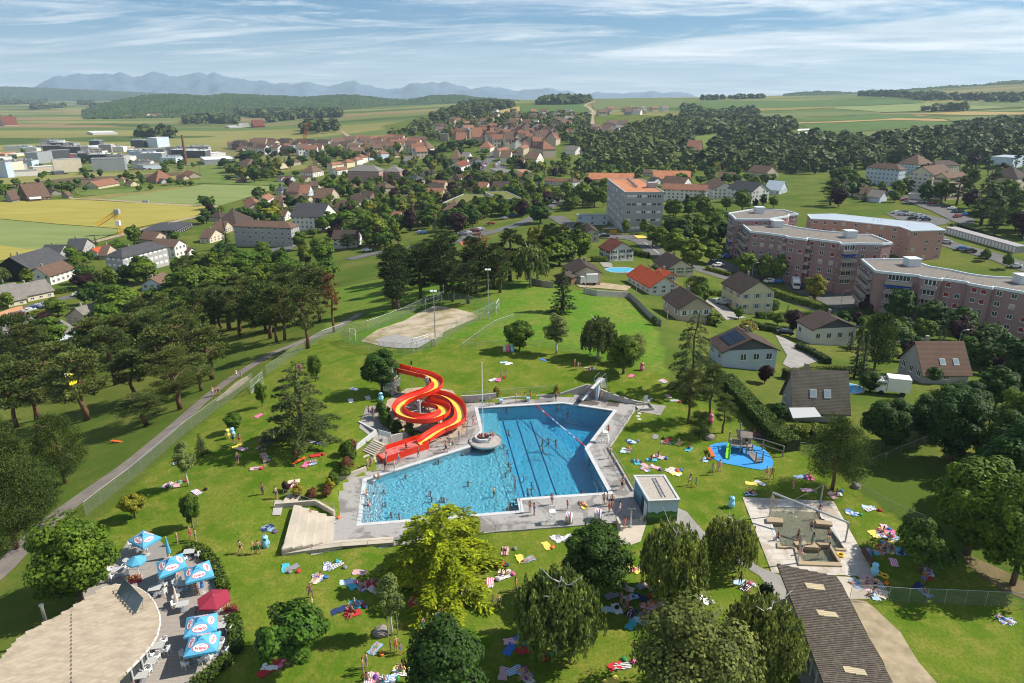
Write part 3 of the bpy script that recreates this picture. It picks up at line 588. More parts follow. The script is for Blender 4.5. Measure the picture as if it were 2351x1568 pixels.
TK={'maple':(9.0,7.0,lambda s,l:broad(9,7,seed=s,lod=l,leaves=17000,h0=.12),(.060,.115,.010),barkm,dict(limbs=7,spread=2.6),'broad green maple tree'),'darkmaple':(9.0,7.0,lambda s,l:broad(9,7,seed=s+40,lod=l,leaves=19000,top=.6,h0=.15),(.026,.064,.009),barkm,dict(limbs=7,spread=2.6),'dense dark green broadleaf tree'),'linden':(9.0,6.5,lambda s,l:broad(9,6.5,seed=s+7,lod=l,leaves=16000,top=.75),(.082,.135,.012),barkm,dict(limbs=6,spread=2.4),'light green linden tree'),'yellowgreen':(8.0,6.5,lambda s,l:broad(8,6.5,seed=s+9,lod=l,leaves=14000),(.135,.155,.015),barkm,dict(limbs=6,spread=2.4),'yellowish green leafy tree'),'greygreen':(9.0,8.0,lambda s,l:broad(9,8,seed=s+17,lod=l,leaves=20000,size=.12,cr=.16,clumps=110),(.105,.145,.034),barkm,dict(limbs=8,spread=3),'grey green willow-like tree'),'cherry':(5.5,6.5,lambda s,l:broad(5.5,6.5,seed=s+23,lod=l,leaves=7000,size=.17,cr=.14,clumps=46,h0=.2),(.040,.088,.010),barkm,dict(limbs=8,spread=2.6),'open dark green cherry tree'),'round':(5.0,4.4,lambda s,l:broad(5,4.4,seed=s+31,lod=l,leaves=11000,size=.13,h0=.16,clumps=60),(.050,.105,.010),barkm,dict(limbs=6,spread=1.6),'round-headed green tree'),'purple':(6.0,5.0,lambda s,l:broad(6,5,seed=s+3,lod=l,leaves=11000),(.026,.012,.014),barkm,dict(limbs=6,spread=2),'dark purple plum tree'),'column':(9.0,2.6,lambda s,l:broad(9,2.6,seed=s+5,lod=l,leaves=8000,h0=.05,clumps=60,cr=.32,top=.5),(.030,.060,.014),barkm,dict(limbs=3,spread=.7),'slim columnar dark green tree'),'birch':(9.0,4.0,lambda s,l:broad(9,4,seed=s+13,lod=l,leaves=6500,size=.11,cr=.17,clumps=70,top=.5,h0=.25),(.105,.150,.042),birchbark,dict(limbs=7,spread=1.5,lean=.1),'airy birch tree with pale trunk'),'weeping':(7.5,7.5,lambda s,l:weeping(7.5,7.5,seed=s,lod=l,strands=520,hang=.42,h0=.2),(.135,.190,.045),birchbark,dict(limbs=11,spread=3.4,h0=.35,lr=.42,topk=.85,up=.45),'weeping birch with hanging twigs'),'willow':(9.0,6.0,lambda s,l:weeping(9,6,seed=s+3,lod=l,strands=560,hang=.34),(.105,.150,.045),birchbark,dict(limbs=8,spread=2,h0=.3),'tall drooping birch'),'pine':(12.0,6.5,lambda s,l:pine(12,6.5,seed=s,lod=l,h0=.30,clumps=58,leaves=13500),(.068,.102,.025),pinebark,dict(limbs=11,spread=2.6,h0=.4,topk=.95,up=.35,lean=.5),'tall pine with bare reddish trunk'),'darkpine':(13.0,6.0,lambda s,l:pine(13,6,seed=s+50,lod=l,h0=.24,clumps=70,leaves=15000,top=.2),(.036,.061,.018),barkm,dict(limbs=11,spread=2.2,h0=.3,topk=.95,up=.3),'tall dark pine'),'bushpine':(9.0,8.0,lambda s,l:pine(9,8,seed=s+70,lod=l,h0=.18,clumps=95,leaves=19000,flat=.6),(.048,.082,.018),pinebark,dict(limbs=11,spread=3,h0=.25,topk=.9,up=.5),'broad bushy pine'),'spruce':(12.0,5.0,lambda s,l:tiers(12,5,seed=s,lod=l,nb=100,dens=.8),(.026,.048,.016),barkm,dict(limbs=2,spread=.5,topk=.98),'pointed dark spruce'),'deadpine':(11.0,4.5,lambda s,l:pine(11,4.5,seed=s+90,lod=l,h0=.3,clumps=40,leaves=4500),(.15,.070,.030),pinebark,dict(limbs=12,spread=1.8,h0=.3,topk=.96,up=.3),'rust brown dying pine'),'cedar':(10.0,9.5,lambda s,l:tiers(10,9.5,seed=s+2,lod=l,nb=66,prof=.55,dens=1.4,droop=.24,size=.17,rise=.08,twig=.28,gap=.2),(.062,.100,.030),barkm,dict(limbs=9,spread=3,h0=.15,topk=.98,up=.3),'large spreading cedar with layered branches'),'goldcedar':(8.5,9.5,lambda s,l:tiers(8.5,9.5,seed=s+4,lod=l,nb=58,prof=.45,dens=1.6,droop=.26,size=.17,rise=.06,twig=.26,gap=.1),(.155,.230,.010),barkm,dict(limbs=9,spread=3,h0=.15,topk=.98,up=.2),'golden yellow-green cedar with layered branches'),}
_tp={}
def tree_meshes(kind,var,lod):
 key=(kind,var,lod)
 if key not in _tp:
  h,w,gen,col,bark_,to,ph=TK[kind]
  V,F=gen(var*101+1,lod);cm=np_mesh('crown',V,F,fol(kind,col))
  _tp[key]=(cm,trunk_mesh('trunk',h,.028*h if kind not in('birch','weeping')else .02*h,bark_,**to))
 return _tp[key]
TREES=[]
def tree_at(kind,p,h,w,where,rz=None,cat='tree',lod=None,var=None):
 H0,W0=TK[kind][0],TK[kind][1];d=math.hypot(p[0],p[1])
 lod=(0 if d<125 else 1 if d<420 else 2)if lod is None else lod
 cm,tm=tree_meshes(kind,var if var is not None else rng.randrange(2 if lod<2 else 3),lod)
 nm={'maple':'maple_tree','darkmaple':'dark_leafy_tree','linden':'linden_tree','cherry':'cherry_tree','purple':'plum_tree','column':'poplar_tree','greygreen':'willow_tree','round':'round_tree','spruce':'spruce_tree','cedar':'cedar_tree','goldcedar':'cedar_tree','birch':'birch_tree','weeping':'birch_tree','willow':'birch_tree','deadpine':'pine_tree','pine':'pine_tree','darkpine':'pine_tree','bushpine':'pine_tree'}.get(kind,'leafy_tree')
 lab=f'{TK[kind][6]} {where}'
 e=empty(nm,p,rng.random()*6.28 if rz is None else rz,lab,cat,f'{kind}: {where}')
 e.scale=(w/W0,w/W0,h/H0)
 mesh_obj('trunk',tm,e);mesh_obj('crown',cm,e);TREES.append((p[0],p[1],w/2));return e
def tree(kind,t,bx,by,ty,wpx,where,**k):
 p=G(t,bx,by);h=max(1.5,hgt(t,by-ty,p));w=px2m(t,wpx,p)
 tv=k.pop('hk',1.0);return tree_at(kind,p,h*tv,w,where,**k)
SK={'green':(.050,.095,.012),'light':(.10,.15,.016),'dark':(.026,.055,.010),'red':(.10,.045,.022),'yellow':(.17,.17,.015),'purple':(.030,.014,.016)}
_sp={}
def shrub(col,p,w,h,label,group=None,lod=None):
 d=math.hypot(p[0],p[1]);lod=(0 if d<110 else 1 if d<260 else 2)if lod is None else lod;v=rng.randrange(2);key=(col,v,lod)
 if key not in _sp:
  V,F=broad(2,2,seed=v+5,lod=0,leaves=(2600,1100,350)[lod],size=(.085,.13,.22)[lod],h0=-.05,clumps=26,cr=.24);fm=np_mesh('foliage',V,F,fol('shrub_'+col,SK[col]))
  b=MB()
  for i in range(5):a=i*1.3;b.tube([(0,0,-.05),(.3*math.cos(a),.3*math.sin(a),.6),(.55*math.cos(a),.55*math.sin(a),1.2)],.035,4,r2=.01)
  _sp[key]=(fm,b.mesh('stem',barkm))
 e=empty('shrub',p,rng.random()*6.28,label,'shrub',group or label);e.scale=(w/2,w/2,h/2)
 mesh_obj('foliage',_sp[key][0],e);mesh_obj('stem',_sp[key][1],e);return e
def shr(col,t,x,y,wpx,hpx,label,group=None):
 p=G(t,x,y);return shrub(col,p,px2m(t,wpx,p),max(.5,hgt(t,hpx,p)),label,group)
def hedge(pts,w,h,col,label,group=None):
 """clipped hedge along world points"""
 c=[on(p)for p in pts];C=[];N=[];L=sum((c[i+1]-c[i]).length for i in range(len(c)-1));d=c[0].length;dens=60 if d<130 else 22;s=.1 if d<130 else .17
 b=MB()
 for i in range(len(c)-1):
  a,e=c[i],c[i+1];l=(e-a).length;u=(e-a).normalized();n=Vector((-u.y,u.x,0));m=int(l*(2*h+w)*dens)
  if m<3:continue
  t=nrg.random(m);f=nrg.random(m)*(2*h+w);A=np.array(a);E=np.array(e);nn=np.array(n)
  side=np.where(f<h,-w/2,np.where(f>h+w,w/2,f-h-w/2));zz=np.where(f<h,f,np.where(f>h+w,2*h+w-f,h))
  P_=A+(E-A)*t[:,None]+nn*side[:,None]+np.array([0,0,1])*zz[:,None]+nrg.normal(size=(m,3))*.09
  C.append(P_);N.append(nn*np.where(f<h,-1,np.where(f>h+w,1,0))[:,None]+np.array([0,0,1])*((f>=h)&(f<=h+w))[:,None]+unit(m)*.7)
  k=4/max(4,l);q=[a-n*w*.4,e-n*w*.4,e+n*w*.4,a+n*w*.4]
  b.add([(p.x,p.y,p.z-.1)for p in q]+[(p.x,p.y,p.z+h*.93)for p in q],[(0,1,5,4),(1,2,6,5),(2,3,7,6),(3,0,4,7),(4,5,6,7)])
 o=empty('hedge',c[0],0,label,'hedge',group or label);V,F=cards(np.concatenate(C)-np.array(c[0]),np.concatenate(N),s,1.3)
 mesh_obj('foliage',np_mesh('foliage',V,F,fol('shrub_'+col,SK[col])),o)
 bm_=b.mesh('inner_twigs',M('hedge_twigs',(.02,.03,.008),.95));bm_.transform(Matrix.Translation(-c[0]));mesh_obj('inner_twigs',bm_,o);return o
 # trees of the pool park (nearest)
W='on the pool lawn'
tree('goldcedar','F2',700,690,105,900,W,var=0,hk=.86)
tree('goldcedar','F2',860,560,180,420,'behind another cedar at the pool edge',var=1)
tree('darkmaple','F2',1745,790,290,540,'below the pool deck',var=0)
tree('weeping','F2',1480,1165,560,600,'with bare white boughs on the lawn below the pool',var=0)
tree('birch','F2',350,1045,605,200,'held by two stakes')
tree('darkmaple','F2',740,1560,985,660,'at the lowest edge of the lawn',var=1)
tree('weeping','F2',2260,800,225,470,'beside the pool showers',var=1)
tree('weeping','F3',310,600,185,360,'by the path to the wading pool',var=0)
tree('weeping','F3',520,1330,740,560,'beside the changing-room building',var=1)
tree('greygreen','F3',20,1560,860,930,'at the foot of the lawn',var=0)
tree('maple','F2',2330,900,700,260,'between two weeping birches')
tree('maple','F1',560,830,215,630,'shading the restaurant terrace',var=0)
tree('cherry','F1',2010,1260,850,560,'beside the restaurant terrace',var=0)
tree('yellowgreen','F1',930,240,55,180,'on the lawn near the fence')
tree('round','F1',1325,300,60,140,'staked with a wooden frame')
tree('birch','M3',300,1065,690,180,'by the fence beside the footpath')
tree('spruce','M3',408,825,650,130,'standing small on the pool lawn')
tree('round','M3',668,632,490,150,'on the lawn by the waste bins')
tree('cedar','M3',1200,730,110,690,'on the lawn left of the slide',var=0)
tree('maple','M3',1300,245,20,125,'standing small near the fence')
tree('maple','M3',880,440,230,95,'growing close behind the big cedar')
tree('darkmaple','K5',280,1155,850,295,'beside the slide tower',var=0)
tree('round','K5',1225,862,655,220,'on the lawn by three waste bins')
tree('birch','K5',1478,888,600,205,'on the upper lawn',var=0)
tree('willow','K5',1765,920,590,255,'on the upper lawn',var=0)
tree('linden','K5',1940,1025,745,250,'on the upper lawn')
tree('greygreen','K5',2010,960,740,200,'behind the linden on the upper lawn')
tree('spruce','K5',1520,605,285,215,'alone in the bright meadow')
tree('cedar','V',1585,900,715,120,'beside the solar-roofed house',var=1)
tree('pine','M2',430,508,135,185,'on the lawn by the playground')
tree('pine','M2',580,482,95,180,'on the lawn by the playground')
tree('pine','M2',670,572,300,160,'on the lawn by the playground')
tree('bushpine','M2',510,612,420,175,'on the lawn by the playground')
tree('bushpine','M2',1425,960,485,420,'above the wading pool',var=0)
Wd='in the dark thicket by the meadow'
for a in[(1780,700,315,370),(2020,640,300,290),(2160,590,240,300),(2310,560,240,280)]:tree('darkmaple','M2',*a,Wd)
for a in[(1930,1340,1060,330),(2140,1290,950,330),(2300,1120,760,330),(2390,1300,900,300)]:tree('darkmaple','K6',*a,Wd)
tree('maple','F3',1960,490,-190,620,'shading the lawn above the bare earth',var=0)
tree('maple','F3',2270,700,-60,560,'rooted in the bare earth by the fence',var=1)
tree('darkmaple','F3',2330,330,-330,330,'at the meadow edge')
tree('cherry','F3',1640,620,250,420,'over the bathers beside the wading pool')
# pine grove left of the footpath
Wp='in the grove beside the footpath'
for a in[(600,1345,870,420),(255,1345,930,360),(120,1390,960,300),(1240,1270,850,340),(1385,1142,890,230),(1460,1062,700,310),(800,1100,700,340),(1010,1380,1150,350),(1190,1150,700,400),(470,1140,800,310),(700,1010,640,310),(960,900,620,300),(1100,820,560,270),(1330,940,620,280),(300,1130,820,280),(930,1190,860,280),(60,1180,900,280)]:tree('pine','K4',*a,Wp)
for a in[(1520,712,420,230),(1585,727,430,230),(1860,782,400,270),(1903,802,430,210),(1960,792,420,230),(2120,850,420,270),(2010,700,330,250),(2200,660,300,240),(2150,610,280,250),(1750,690,360,240),(1680,640,330,230)]:tree('pine','K4',*a,Wp)
tree('deadpine','K4',2300,738,330,140,Wp)
for a in[(40,1260,1000,180),(150,1110,955,120),(-30,1150,930,170),(90,1190,1060,130),(15,1130,960,120)]:tree('bushpine','V',*a,'at the dark end of the grove')
for a in[(830,640,400,310),(1170,540,400,230),(1450,470,280,260),(1300,520,270,260),(1560,450,290,230),(1700,330,165,260),(1830,320,170,220),(2000,420,230,250),(2250,420,230,200),(1010,400,210,210),(330,960,830,250),(1950,350,150,160)]:tree('maple','K4',*a,'behind the pine grove')
# pines above the bare court
for a in[(360,578,165,250),(390,592,260,200),(545,528,135,230),(690,505,100,230),(765,528,250,160),(870,542,260,210),(930,470,90,210),(720,440,60,260),(1160,385,30,240),(1050,440,130,200)]:tree('darkpine','K5',*a,'above the bare court')
tree('pine','K5',1090,467,175,210,'above the bare court');tree('deadpine','K5',950,330,60,150,'behind the dark pines')
tree('willow','K5',1300,418,90,240,'beside the old barn wall')
for a in[(1420,285,70,270),(1500,275,50,260),(1640,245,20,200)]:tree('maple','K5',*a,'in the dense row above the barn')
tree('yellowgreen','K5',1340,180,0,160,'in the dense row above the barn')
# street and garden trees by the houses
for a in[(430,350,185,170),(555,380,190,120),(650,400,200,130)]:tree('linden','K6',*a,'before the pink apartment block')
for a in[(1480,690,410,240),(1690,745,500,240),(1900,800,540,260),(2110,830,660,230)]:tree('darkmaple','K6',*a,'before the pink apartment block')
tree('yellowgreen','K6',910,520,330,170,'beside the apartment car park')
for a in[(60,300,90,220),(190,270,100,170),(-60,230,20,200)]:tree('linden','K6',*a,'along the street by the pink apartments')
for a in[(590,1110,935,130),(810,1100,920,140),(910,1250,990,220),(1010,1270,1010,200),(1230,1050,900,190),(1200,1240,1060,250),(1340,1250,1060,220),(1440,1110,870,260),(1600,1120,880,230),(1500,1250,1130,220),(1640,1270,1130,200),(1740,1100,900,180),(1080,1120,930,160)]:tree('linden','T4',*a,'lining the street by the school')
for a in[(1155,920,680,230),(1780,830,650,160),(1960,850,560,240),(2330,800,650,130)]:tree('maple','T4',*a,'on the green behind the school')
tree('column','T4',2210,765,620,90,'on the green behind the school');tree('cedar','T4',1475,840,580,150,'on the green behind the school')
tree('purple','T4',1315,840,650,130,'on the green behind the school');tree('purple','T4',2115,800,690,80,'on the green behind the school')
for a in[(90,760,500,240),(230,790,520,200),(330,790,560,120),(-40,830,650,160)]:tree('maple','T4',*a,'left of the school')
tree('cedar','T3',1990,1160,950,230,'across the road from the school');tree('darkmaple','T3',1650,1330,1080,340,'on the verge by the road junction')
for a in[(1345,1010,800,170),(1535,1020,790,190)]:tree('linden','T3',*a,'in front of the long farmhouse')
tree('linden','T3',2150,1080,850,260,'across the road from the school')
for a in[(650,940,590,170),(600,700,540,150),(500,520,390,140),(530,720,550,110),(330,660,530,150),(610,480,340,150),(440,640,520,150)]:tree('spruce' if a[0]in(650,600)else 'darkmaple','T3',*a,'among the villas below the castle')
for a in[(820,440,330,180),(690,450,350,170),(880,420,340,100)]:tree('darkmaple','T3',*a,'below the castle wall')
for a in[(890,850,700,190),(1080,850,750,160),(1030,880,790,90),(860,900,810,140),(1000,520,450,120),(1260,800,760,80),(1350,680,510,100),(1530,680,560,100)]:tree('maple','T3',*a,'along the road up to the old town')
tree('linden','T3',1075,1250,1020,190,'beside the white flat-roofed flats');tree('yellowgreen','T3',870,1270,1150,190,'beside the white flat-roofed flats')
for a in[(270,1120,930,190),(250,1250,1040,230),(70,1060,880,160),(560,1080,880,130),(380,1110,890,130),(480,960,850,140),(170,960,860,160)]:tree('maple' if a[0]%20 else 'spruce','T3',*a,'in the gardens by the white flats')
for a in[(2060,1230,860,340),(1550,1060,830,300),(1750,1050,810,280),(1900,1010,790,240),(2250,1160,900,200),(1330,1140,1030,160),(1520,610,440,220),(2230,830,720,200),(2080,700,600,200),(1700,630,400,130),(2110,500,420,130)]:tree('maple' if a[0]!=2060 else 'linden','T2',*a,'among the houses beside the fields')
for a in[(320,1290,960,160),(1740,1290,1100,200)]:tree('spruce' if a[0]==320 else 'darkpine','T2',*a,'beside the grey apartment house')
tree('yellowgreen','T2',850,950,780,270,'beside the dark-roofed house');tree('yellowgreen','T2',640,930,840,160,'beside the dark-roofed house')
for a in[(560,260,110,280),(300,330,210,200),(470,440,280,220),(640,500,300,180),(730,350,205,50),(800,340,210,60),(820,430,340,150),(330,470,410,110),(1130,430,350,110),(1200,280,170,170),(1480,340,240,130),(1590,220,120,160),(940,430,360,130)]:tree('column' if a[3]<70 else 'darkmaple','T2',*a,'around the villas by the factory')
for a in[(80,640,510,200),(0,680,480,170),(390,560,500,130),(590,560,475,110),(730,610,485,150),(840,630,470,150),(1560,480,390,110),(1680,530,430,70),(1640,605,530,80),(1775,590,520,80),(2010,530,440,120),(2110,530,460,110),(1940,400,310,110),(2130,360,300,80),(2250,540,470,80)]:tree('maple','T1',*a,'around the farmhouses by the fields')
for a in[(1590,1250,985,190),(860,1430,1230,170),(1370,1290,1170,190),(2060,1190,1060,150)]:tree('maple','T1',*a,'at the edge of the wheat field')
for a in[(980,640,440,280)]:tree('purple','T6',*a,'in the gardens of the left houses')
tree('purple','T6',540,1040,900,230,'in the gardens of the left houses');tree('willow','T6',40,570,340,180,'beside the black timber house')
for a in[(1700,580,230,330),(920,400,230,260),(900,290,190,150),(170,1400,1200,290),(690,960,720,300),(1440,900,570,480),(2080,800,560,300),(640,500,440,130)]:tree('maple','T6',*a,'in the gardens of the left houses')
for a in[(1130,120,0,60),(140,290,205,50),(290,990,880,50),(130,1010,940,40)]:tree('spruce','T6',*a,'standing slim by the left houses')
for a in[(1420,780,560,150),(1550,830,480,230),(1680,820,390,150),(1840,1060,740,330),(2010,1160,850,230),(1980,700,420,130),(2300,640,420,120),(2340,760,500,150)]:tree('darkpine','T5',*a,'around the hillside flats')
for a in[(850,690,530,190),(230,500,350,200),(1700,330,250,150),(1960,400,330,170),(2200,780,560,260),(2280,900,650,240)]:tree('maple','T5',*a,'around the hillside flats')
tree('purple','T5',160,850,600,200,'around the hillside flats');tree('purple','T5',690,700,620,110,'around the hillside flats');tree('purple','T5',960,680,570,70,'around the hillside flats')
tree('darkpine','T5',60,830,530,230,'around the hillside flats')
for a in[(2080,245,155,75),(2230,300,190,80)]:tree('round','K6',*a,'beside the garage drive')
for a in[(1180,1050,690,130),(1230,1060,760,110)]:tree('spruce','K6',*a,'between the hillside houses')
tree('bushpine','K6',1320,990,610,260,'between the hillside houses');tree('bushpine','K6',90,500,350,190,'between the hillside houses')
tree('yellowgreen','K6',1440,800,640,170,'between the hillside houses');tree('maple','K6',650,690,600,100,'between the hillside houses');tree('purple','K6',565,1090,960,120,'between the hillside houses')
for a in[(1250,650,570,180),(1120,660,580,150),(1560,900,740,180),(2050,960,700,280),(2180,1000,740,240),(1290,1150,1000,200),(1720,1090,960,130),(660,1330,1220,130)]:tree('darkmaple','K6',*a,'between the hillside houses')
for a in[('K5',1075,1175,72,70),('K5',1485,1165,62,72)]:shr('yellow',*a,'round variegated shrub behind the pool wall')
for c,x,y,w_,h_ in[('red',60,690,110,80),('green',60,790,120,130),('red',40,830,120,90),('green',20,870,110,70)]:shr(c,'M1',x,y,w_,h_,f'{"reddish" if c == "red" else "green"} shrub on the bank above the pool steps')
for c,x,y,w_,h_ in[('green',1540,830,120,130),('red',1540,930,130,90),('green',1440,1060,110,110),('yellow',1420,1100,90,90),('red',1380,1150,90,90),('red',1270,1160,100,80),('yellow',1150,1150,110,110),('purple',1070,1110,90,80)]:shr(c,'M3',x,y,w_,h_,f'{dict(green="green", red="reddish", yellow="yellow-green", purple="dark purple")[c]} shrub on the bank by the lower stairs')
for c,x,y,w_,h_ in[('green',290,480,110,130),('green',320,530,110,110),('dark',380,570,100,100),('green',460,600,110,110),('dark',520,610,80,60),('green',270,420,80,70)]:shr(c,'M1',x,y,w_,h_,'leafy shrub on the bank under the slide')
shr('light','K6',220,690,140,100,'round clipped light green bush by the pale house');shr('yellow','K6',450,740,140,80,'yellow-green bush above the solar-roofed house')
shr('green','K5',2150,690,60,70,'green bush against the meadow wall');shr('light','K6',910,480,110,60,'light bush by the apartment car park')
# the swimming pool
def part(mb,name,mats,e,smooth=False):
 me=mb.mesh(name,mats,smooth)if isinstance(mb,MB)else mb
 me.transform(Matrix.Translation(-Vector(e.location)));return mesh_obj(name,me,e)
def sub(mb,name,mats,p,e,smooth=False):
 me=mb.mesh(name,mats,smooth);me.transform(Matrix.Translation(-Vector(e.location)));return mesh_obj(name,me,p)
def slab(name,outer,holes,z,mat,kind='structure',thick=0,parent=None):
 vs=[];es=[];
 for lp in[outer]+holes:
  b=len(vs);vs+=[Vector(p[:2])for p in lp];es+=[(b+i,b+(i+1)%len(lp))for i in range(len(lp))]
 r=geometry.delaunay_2d_cdt(vs,es,[],0,1e-4);F=[]
 for f in r[2]:
  c=sum((r[0][i]for i in f),Vector((0,0)))/len(f)
  if inpoly(c.x,c.y,outer)and not any(inpoly(c.x,c.y,h)for h in holes):F.append(f)
 V=[(p.x,p.y,z)for p in r[0]];b=MB();b.add(V,F)
 if thick:
  for lp in[outer]+holes:
   n=len(lp);k=len(b.v);b.v+=[(p[0],p[1],z)for p in lp]+[(p[0],p[1],z-thick)for p in lp];b.f+=[(k+i,k+(i+1)%n,k+n+(i+1)%n,k+n+i)for i in range(n)];b.m+=[0]*n
 me=b.mesh(name,mat);bm=bmesh.new();bm.from_mesh(me)
 for f in bm.faces:
  f.normal_update()
  if f.normal.z<-.5:f.normal_flip()
 bm.to_mesh(me);bm.free();o=mesh_obj(name,me,parent)
 if parent is None:tag(o,kind=kind)
 return o
def inset(poly,d):
 n=len(poly);a=sum(poly[i][0]*poly[(i+1)%n][1]-poly[(i+1)%n][0]*poly[i][1]for i in range(n));s=1 if a>0 else-1;out=[]
 for i in range(n):
  p0,p1,p2=Vector(poly[i-1][:2]),Vector(poly[i][:2]),Vector(poly[(i+1)%n][:2]);u=(p1-p0).normalized();v=(p2-p1).normalized()
  n1=Vector((-u.y,u.x))*s;n2=Vector((-v.y,v.x))*s;m=(n1+n2);m=m.normalized();k=d/max(.35,m.dot(n1));out.append(tuple(p1+m*k))
 return out
def tiles_mat(name,c1,c2,c3,sc,wet=None):
 m=bpy.data.materials.new(name);m.use_nodes=True;MATS[name]=m;nt=m.node_tree;nd=nt.nodes;lk=nt.links;b=nd['Principled BSDF'];b.inputs['Roughness'].default_value=.75;b.inputs['Specular IOR Level'].default_value=.3
 g=nd.new('ShaderNodeNewGeometry');br=nd.new('ShaderNodeTexBrick');br.inputs['Scale'].default_value=sc;br.inputs['Color1'].default_value=(*c1,1);br.inputs['Color2'].default_value=(*c2,1);br.inputs['Mortar'].default_value=(*c3,1);br.inputs['Mortar Size'].default_value=.018;br.inputs['Bias'].default_value=-.2
 lk.new(g.outputs['Position'],br.inputs['Vector']);col=br.outputs[0]
 n=nd.new('ShaderNodeTexNoise');n.inputs['Scale'].default_value=.28;n.inputs['Detail'].default_value=9;n.inputs['Roughness'].default_value=.7;n.inputs['Distortion'].default_value=.6;lk.new(g.outputs['Position'],n.inputs[0])
 if wet:
  r=nd.new('ShaderNodeMapRange');r.inputs[1].default_value=.50;r.inputs[2].default_value=.56;r.inputs[4].default_value=.72;lk.new(n.outputs[0],r.inputs[0]);x=nd.new('ShaderNodeMix');x.data_type='RGBA';lk.new(r.outputs[0],x.inputs[0]);lk.new(col,x.inputs[6]);x.inputs[7].default_value=(*wet,1);col=x.outputs[2]
  r2=nd.new('ShaderNodeMapRange');r2.inputs[1].default_value=.50;r2.inputs[2].default_value=.56;r2.inputs[3].default_value=.8;r2.inputs[4].default_value=.35;lk.new(n.outputs[0],r2.inputs[0]);lk.new(r2.outputs[0],b.inputs['Roughness'])
 lk.new(col,b.inputs['Base Color']);return m
concrete=M('concrete',(.42,.40,.37),.85,(.33,.32,.30),.8,bump=.006,bscale=8,spec=.25)
palestone=M('pale_concrete',(.50,.44,.35),.85,(.40,.355,.29),.5,bump=.005,bscale=8,spec=.25)
white_st=M('white_stone',(.52,.53,.53),.6,(.42,.44,.45),1.2,spec=.3)
steel=M('brushed_steel',(.55,.56,.57),.35,metal=.9);galv=M('galvanised_steel',(.42,.44,.46),.5,metal=.6)
deckm=tiles_mat('deck_tiles',(.36,.345,.33),(.29,.28,.27),(.22,.21,.20),2.2,(.16,.145,.13))
WAT=MP('M1',[(918,395),(1525,360),(1895,415),(1697,680),(1868,992),(1235,1035),(1253,1120),(105,1212),(150,890),(868,662),(955,560)])
WIN=inset(WAT,.45)
WTOP=-.06
isl_c=pl('M1',992,622,0.2);isl_r=px2m('M1',112,isl_c)
slab('pool_deck',DECK,[WIN],DZ,deckm)
cop=slab('pool_coping',inset(WAT,-.08),[WIN],DZ+.035,white_st,thick=.30)
basin=M('pool_paint',(.30,.80,.92),.5,(.24,.73,.88),.6,spec=.3)
DIV=[pl('M1',1108,560),pl('M1',1228,1036)];ROPE=[pl('M1',1333,374),pl('M1',1688,672)]
def clip_half(poly,a,b,keep_left):
 out=[];f=lambda p:((b[0]-a[0])*(p[1]-a[1])-(b[1]-a[1])*(p[0]-a[0]))*(1 if keep_left else-1)
 for i in range(len(poly)):
  p,q=poly[i],poly[(i+1)%len(poly)];fp,fq=f(p),f(q)
  if fp>=0:out.append(p)
  if fp*fq<0:t=fp/(fp-fq);out.append((p[0]+(q[0]-p[0])*t,p[1]+(q[1]-p[1])*t))
 return out
W0=inset(WIN,-.02);shallow=clip_half(W0,DIV[0],DIV[1],False);rest=clip_half(W0,DIV[0],DIV[1],True)
divep=clip_half(rest,ROPE[0],ROPE[1],True);lanep=clip_half(rest,ROPE[0],ROPE[1],False)
b=MB();n=len(W0)
b.add([(p[0],p[1],DZ)for p in W0]+[(p[0],p[1],-3.9)for p in W0],[(i,(i+1)%n,n+(i+1)%n,n+i)for i in range(n)])
for(a,c),z0,z1 in(((DIV[0],DIV[1]),-2.3,-.9),((ROPE[0],ROPE[1]),-3.3,-2.3)):
 d=(c-a).normalized()*1.5;b.add([(a.x-d.x,a.y-d.y,z0),(c.x+d.x,c.y+d.y,z0),(c.x+d.x,c.y+d.y,z1),(a.x-d.x,a.y-d.y,z1)],[(0,1,2,3)])
b.build('basin_wall',basin);tag(bpy.data.objects['basin_wall'],kind='structure')
for pg,z in((shallow,-.9),(lanep,-2.3),(divep,-3.3)):
 MB().add([(p[0],p[1],z)for p in pg],[tuple(range(len(pg)))]).build('basin_floor',basin);
for o in bpy.data.objects:
 if o.name.startswith('basin_floor'):tag(o,kind='structure')
darkline=M('lane_marking',(.03,.12,.26),.6)
for x0,y0,x1,y1 in[(1110,440,1275,1005),(1205,435,1390,1000),(1300,440,1500,990)]:
 a,c=pl('M1',x0,y0,-1.0),pl('M1',x1,y1,-1.0);d=(c-a).normalized();s=Vector((-d.y,d.x,0))*.10
 tag(MB().add([(p.x,p.y,-2.285)for p in(a-s,c-s,c+s,a+s)],[(0,1,2,3)]).build('lane_marking',darkline),kind='structure')
 for q in(a+d*.4,c-d*.4):pass
wm=bpy.data.materials.new('pool_water');wm.use_nodes=True;nt=wm.node_tree;nd=nt.nodes;nd.clear();lk=nt.links
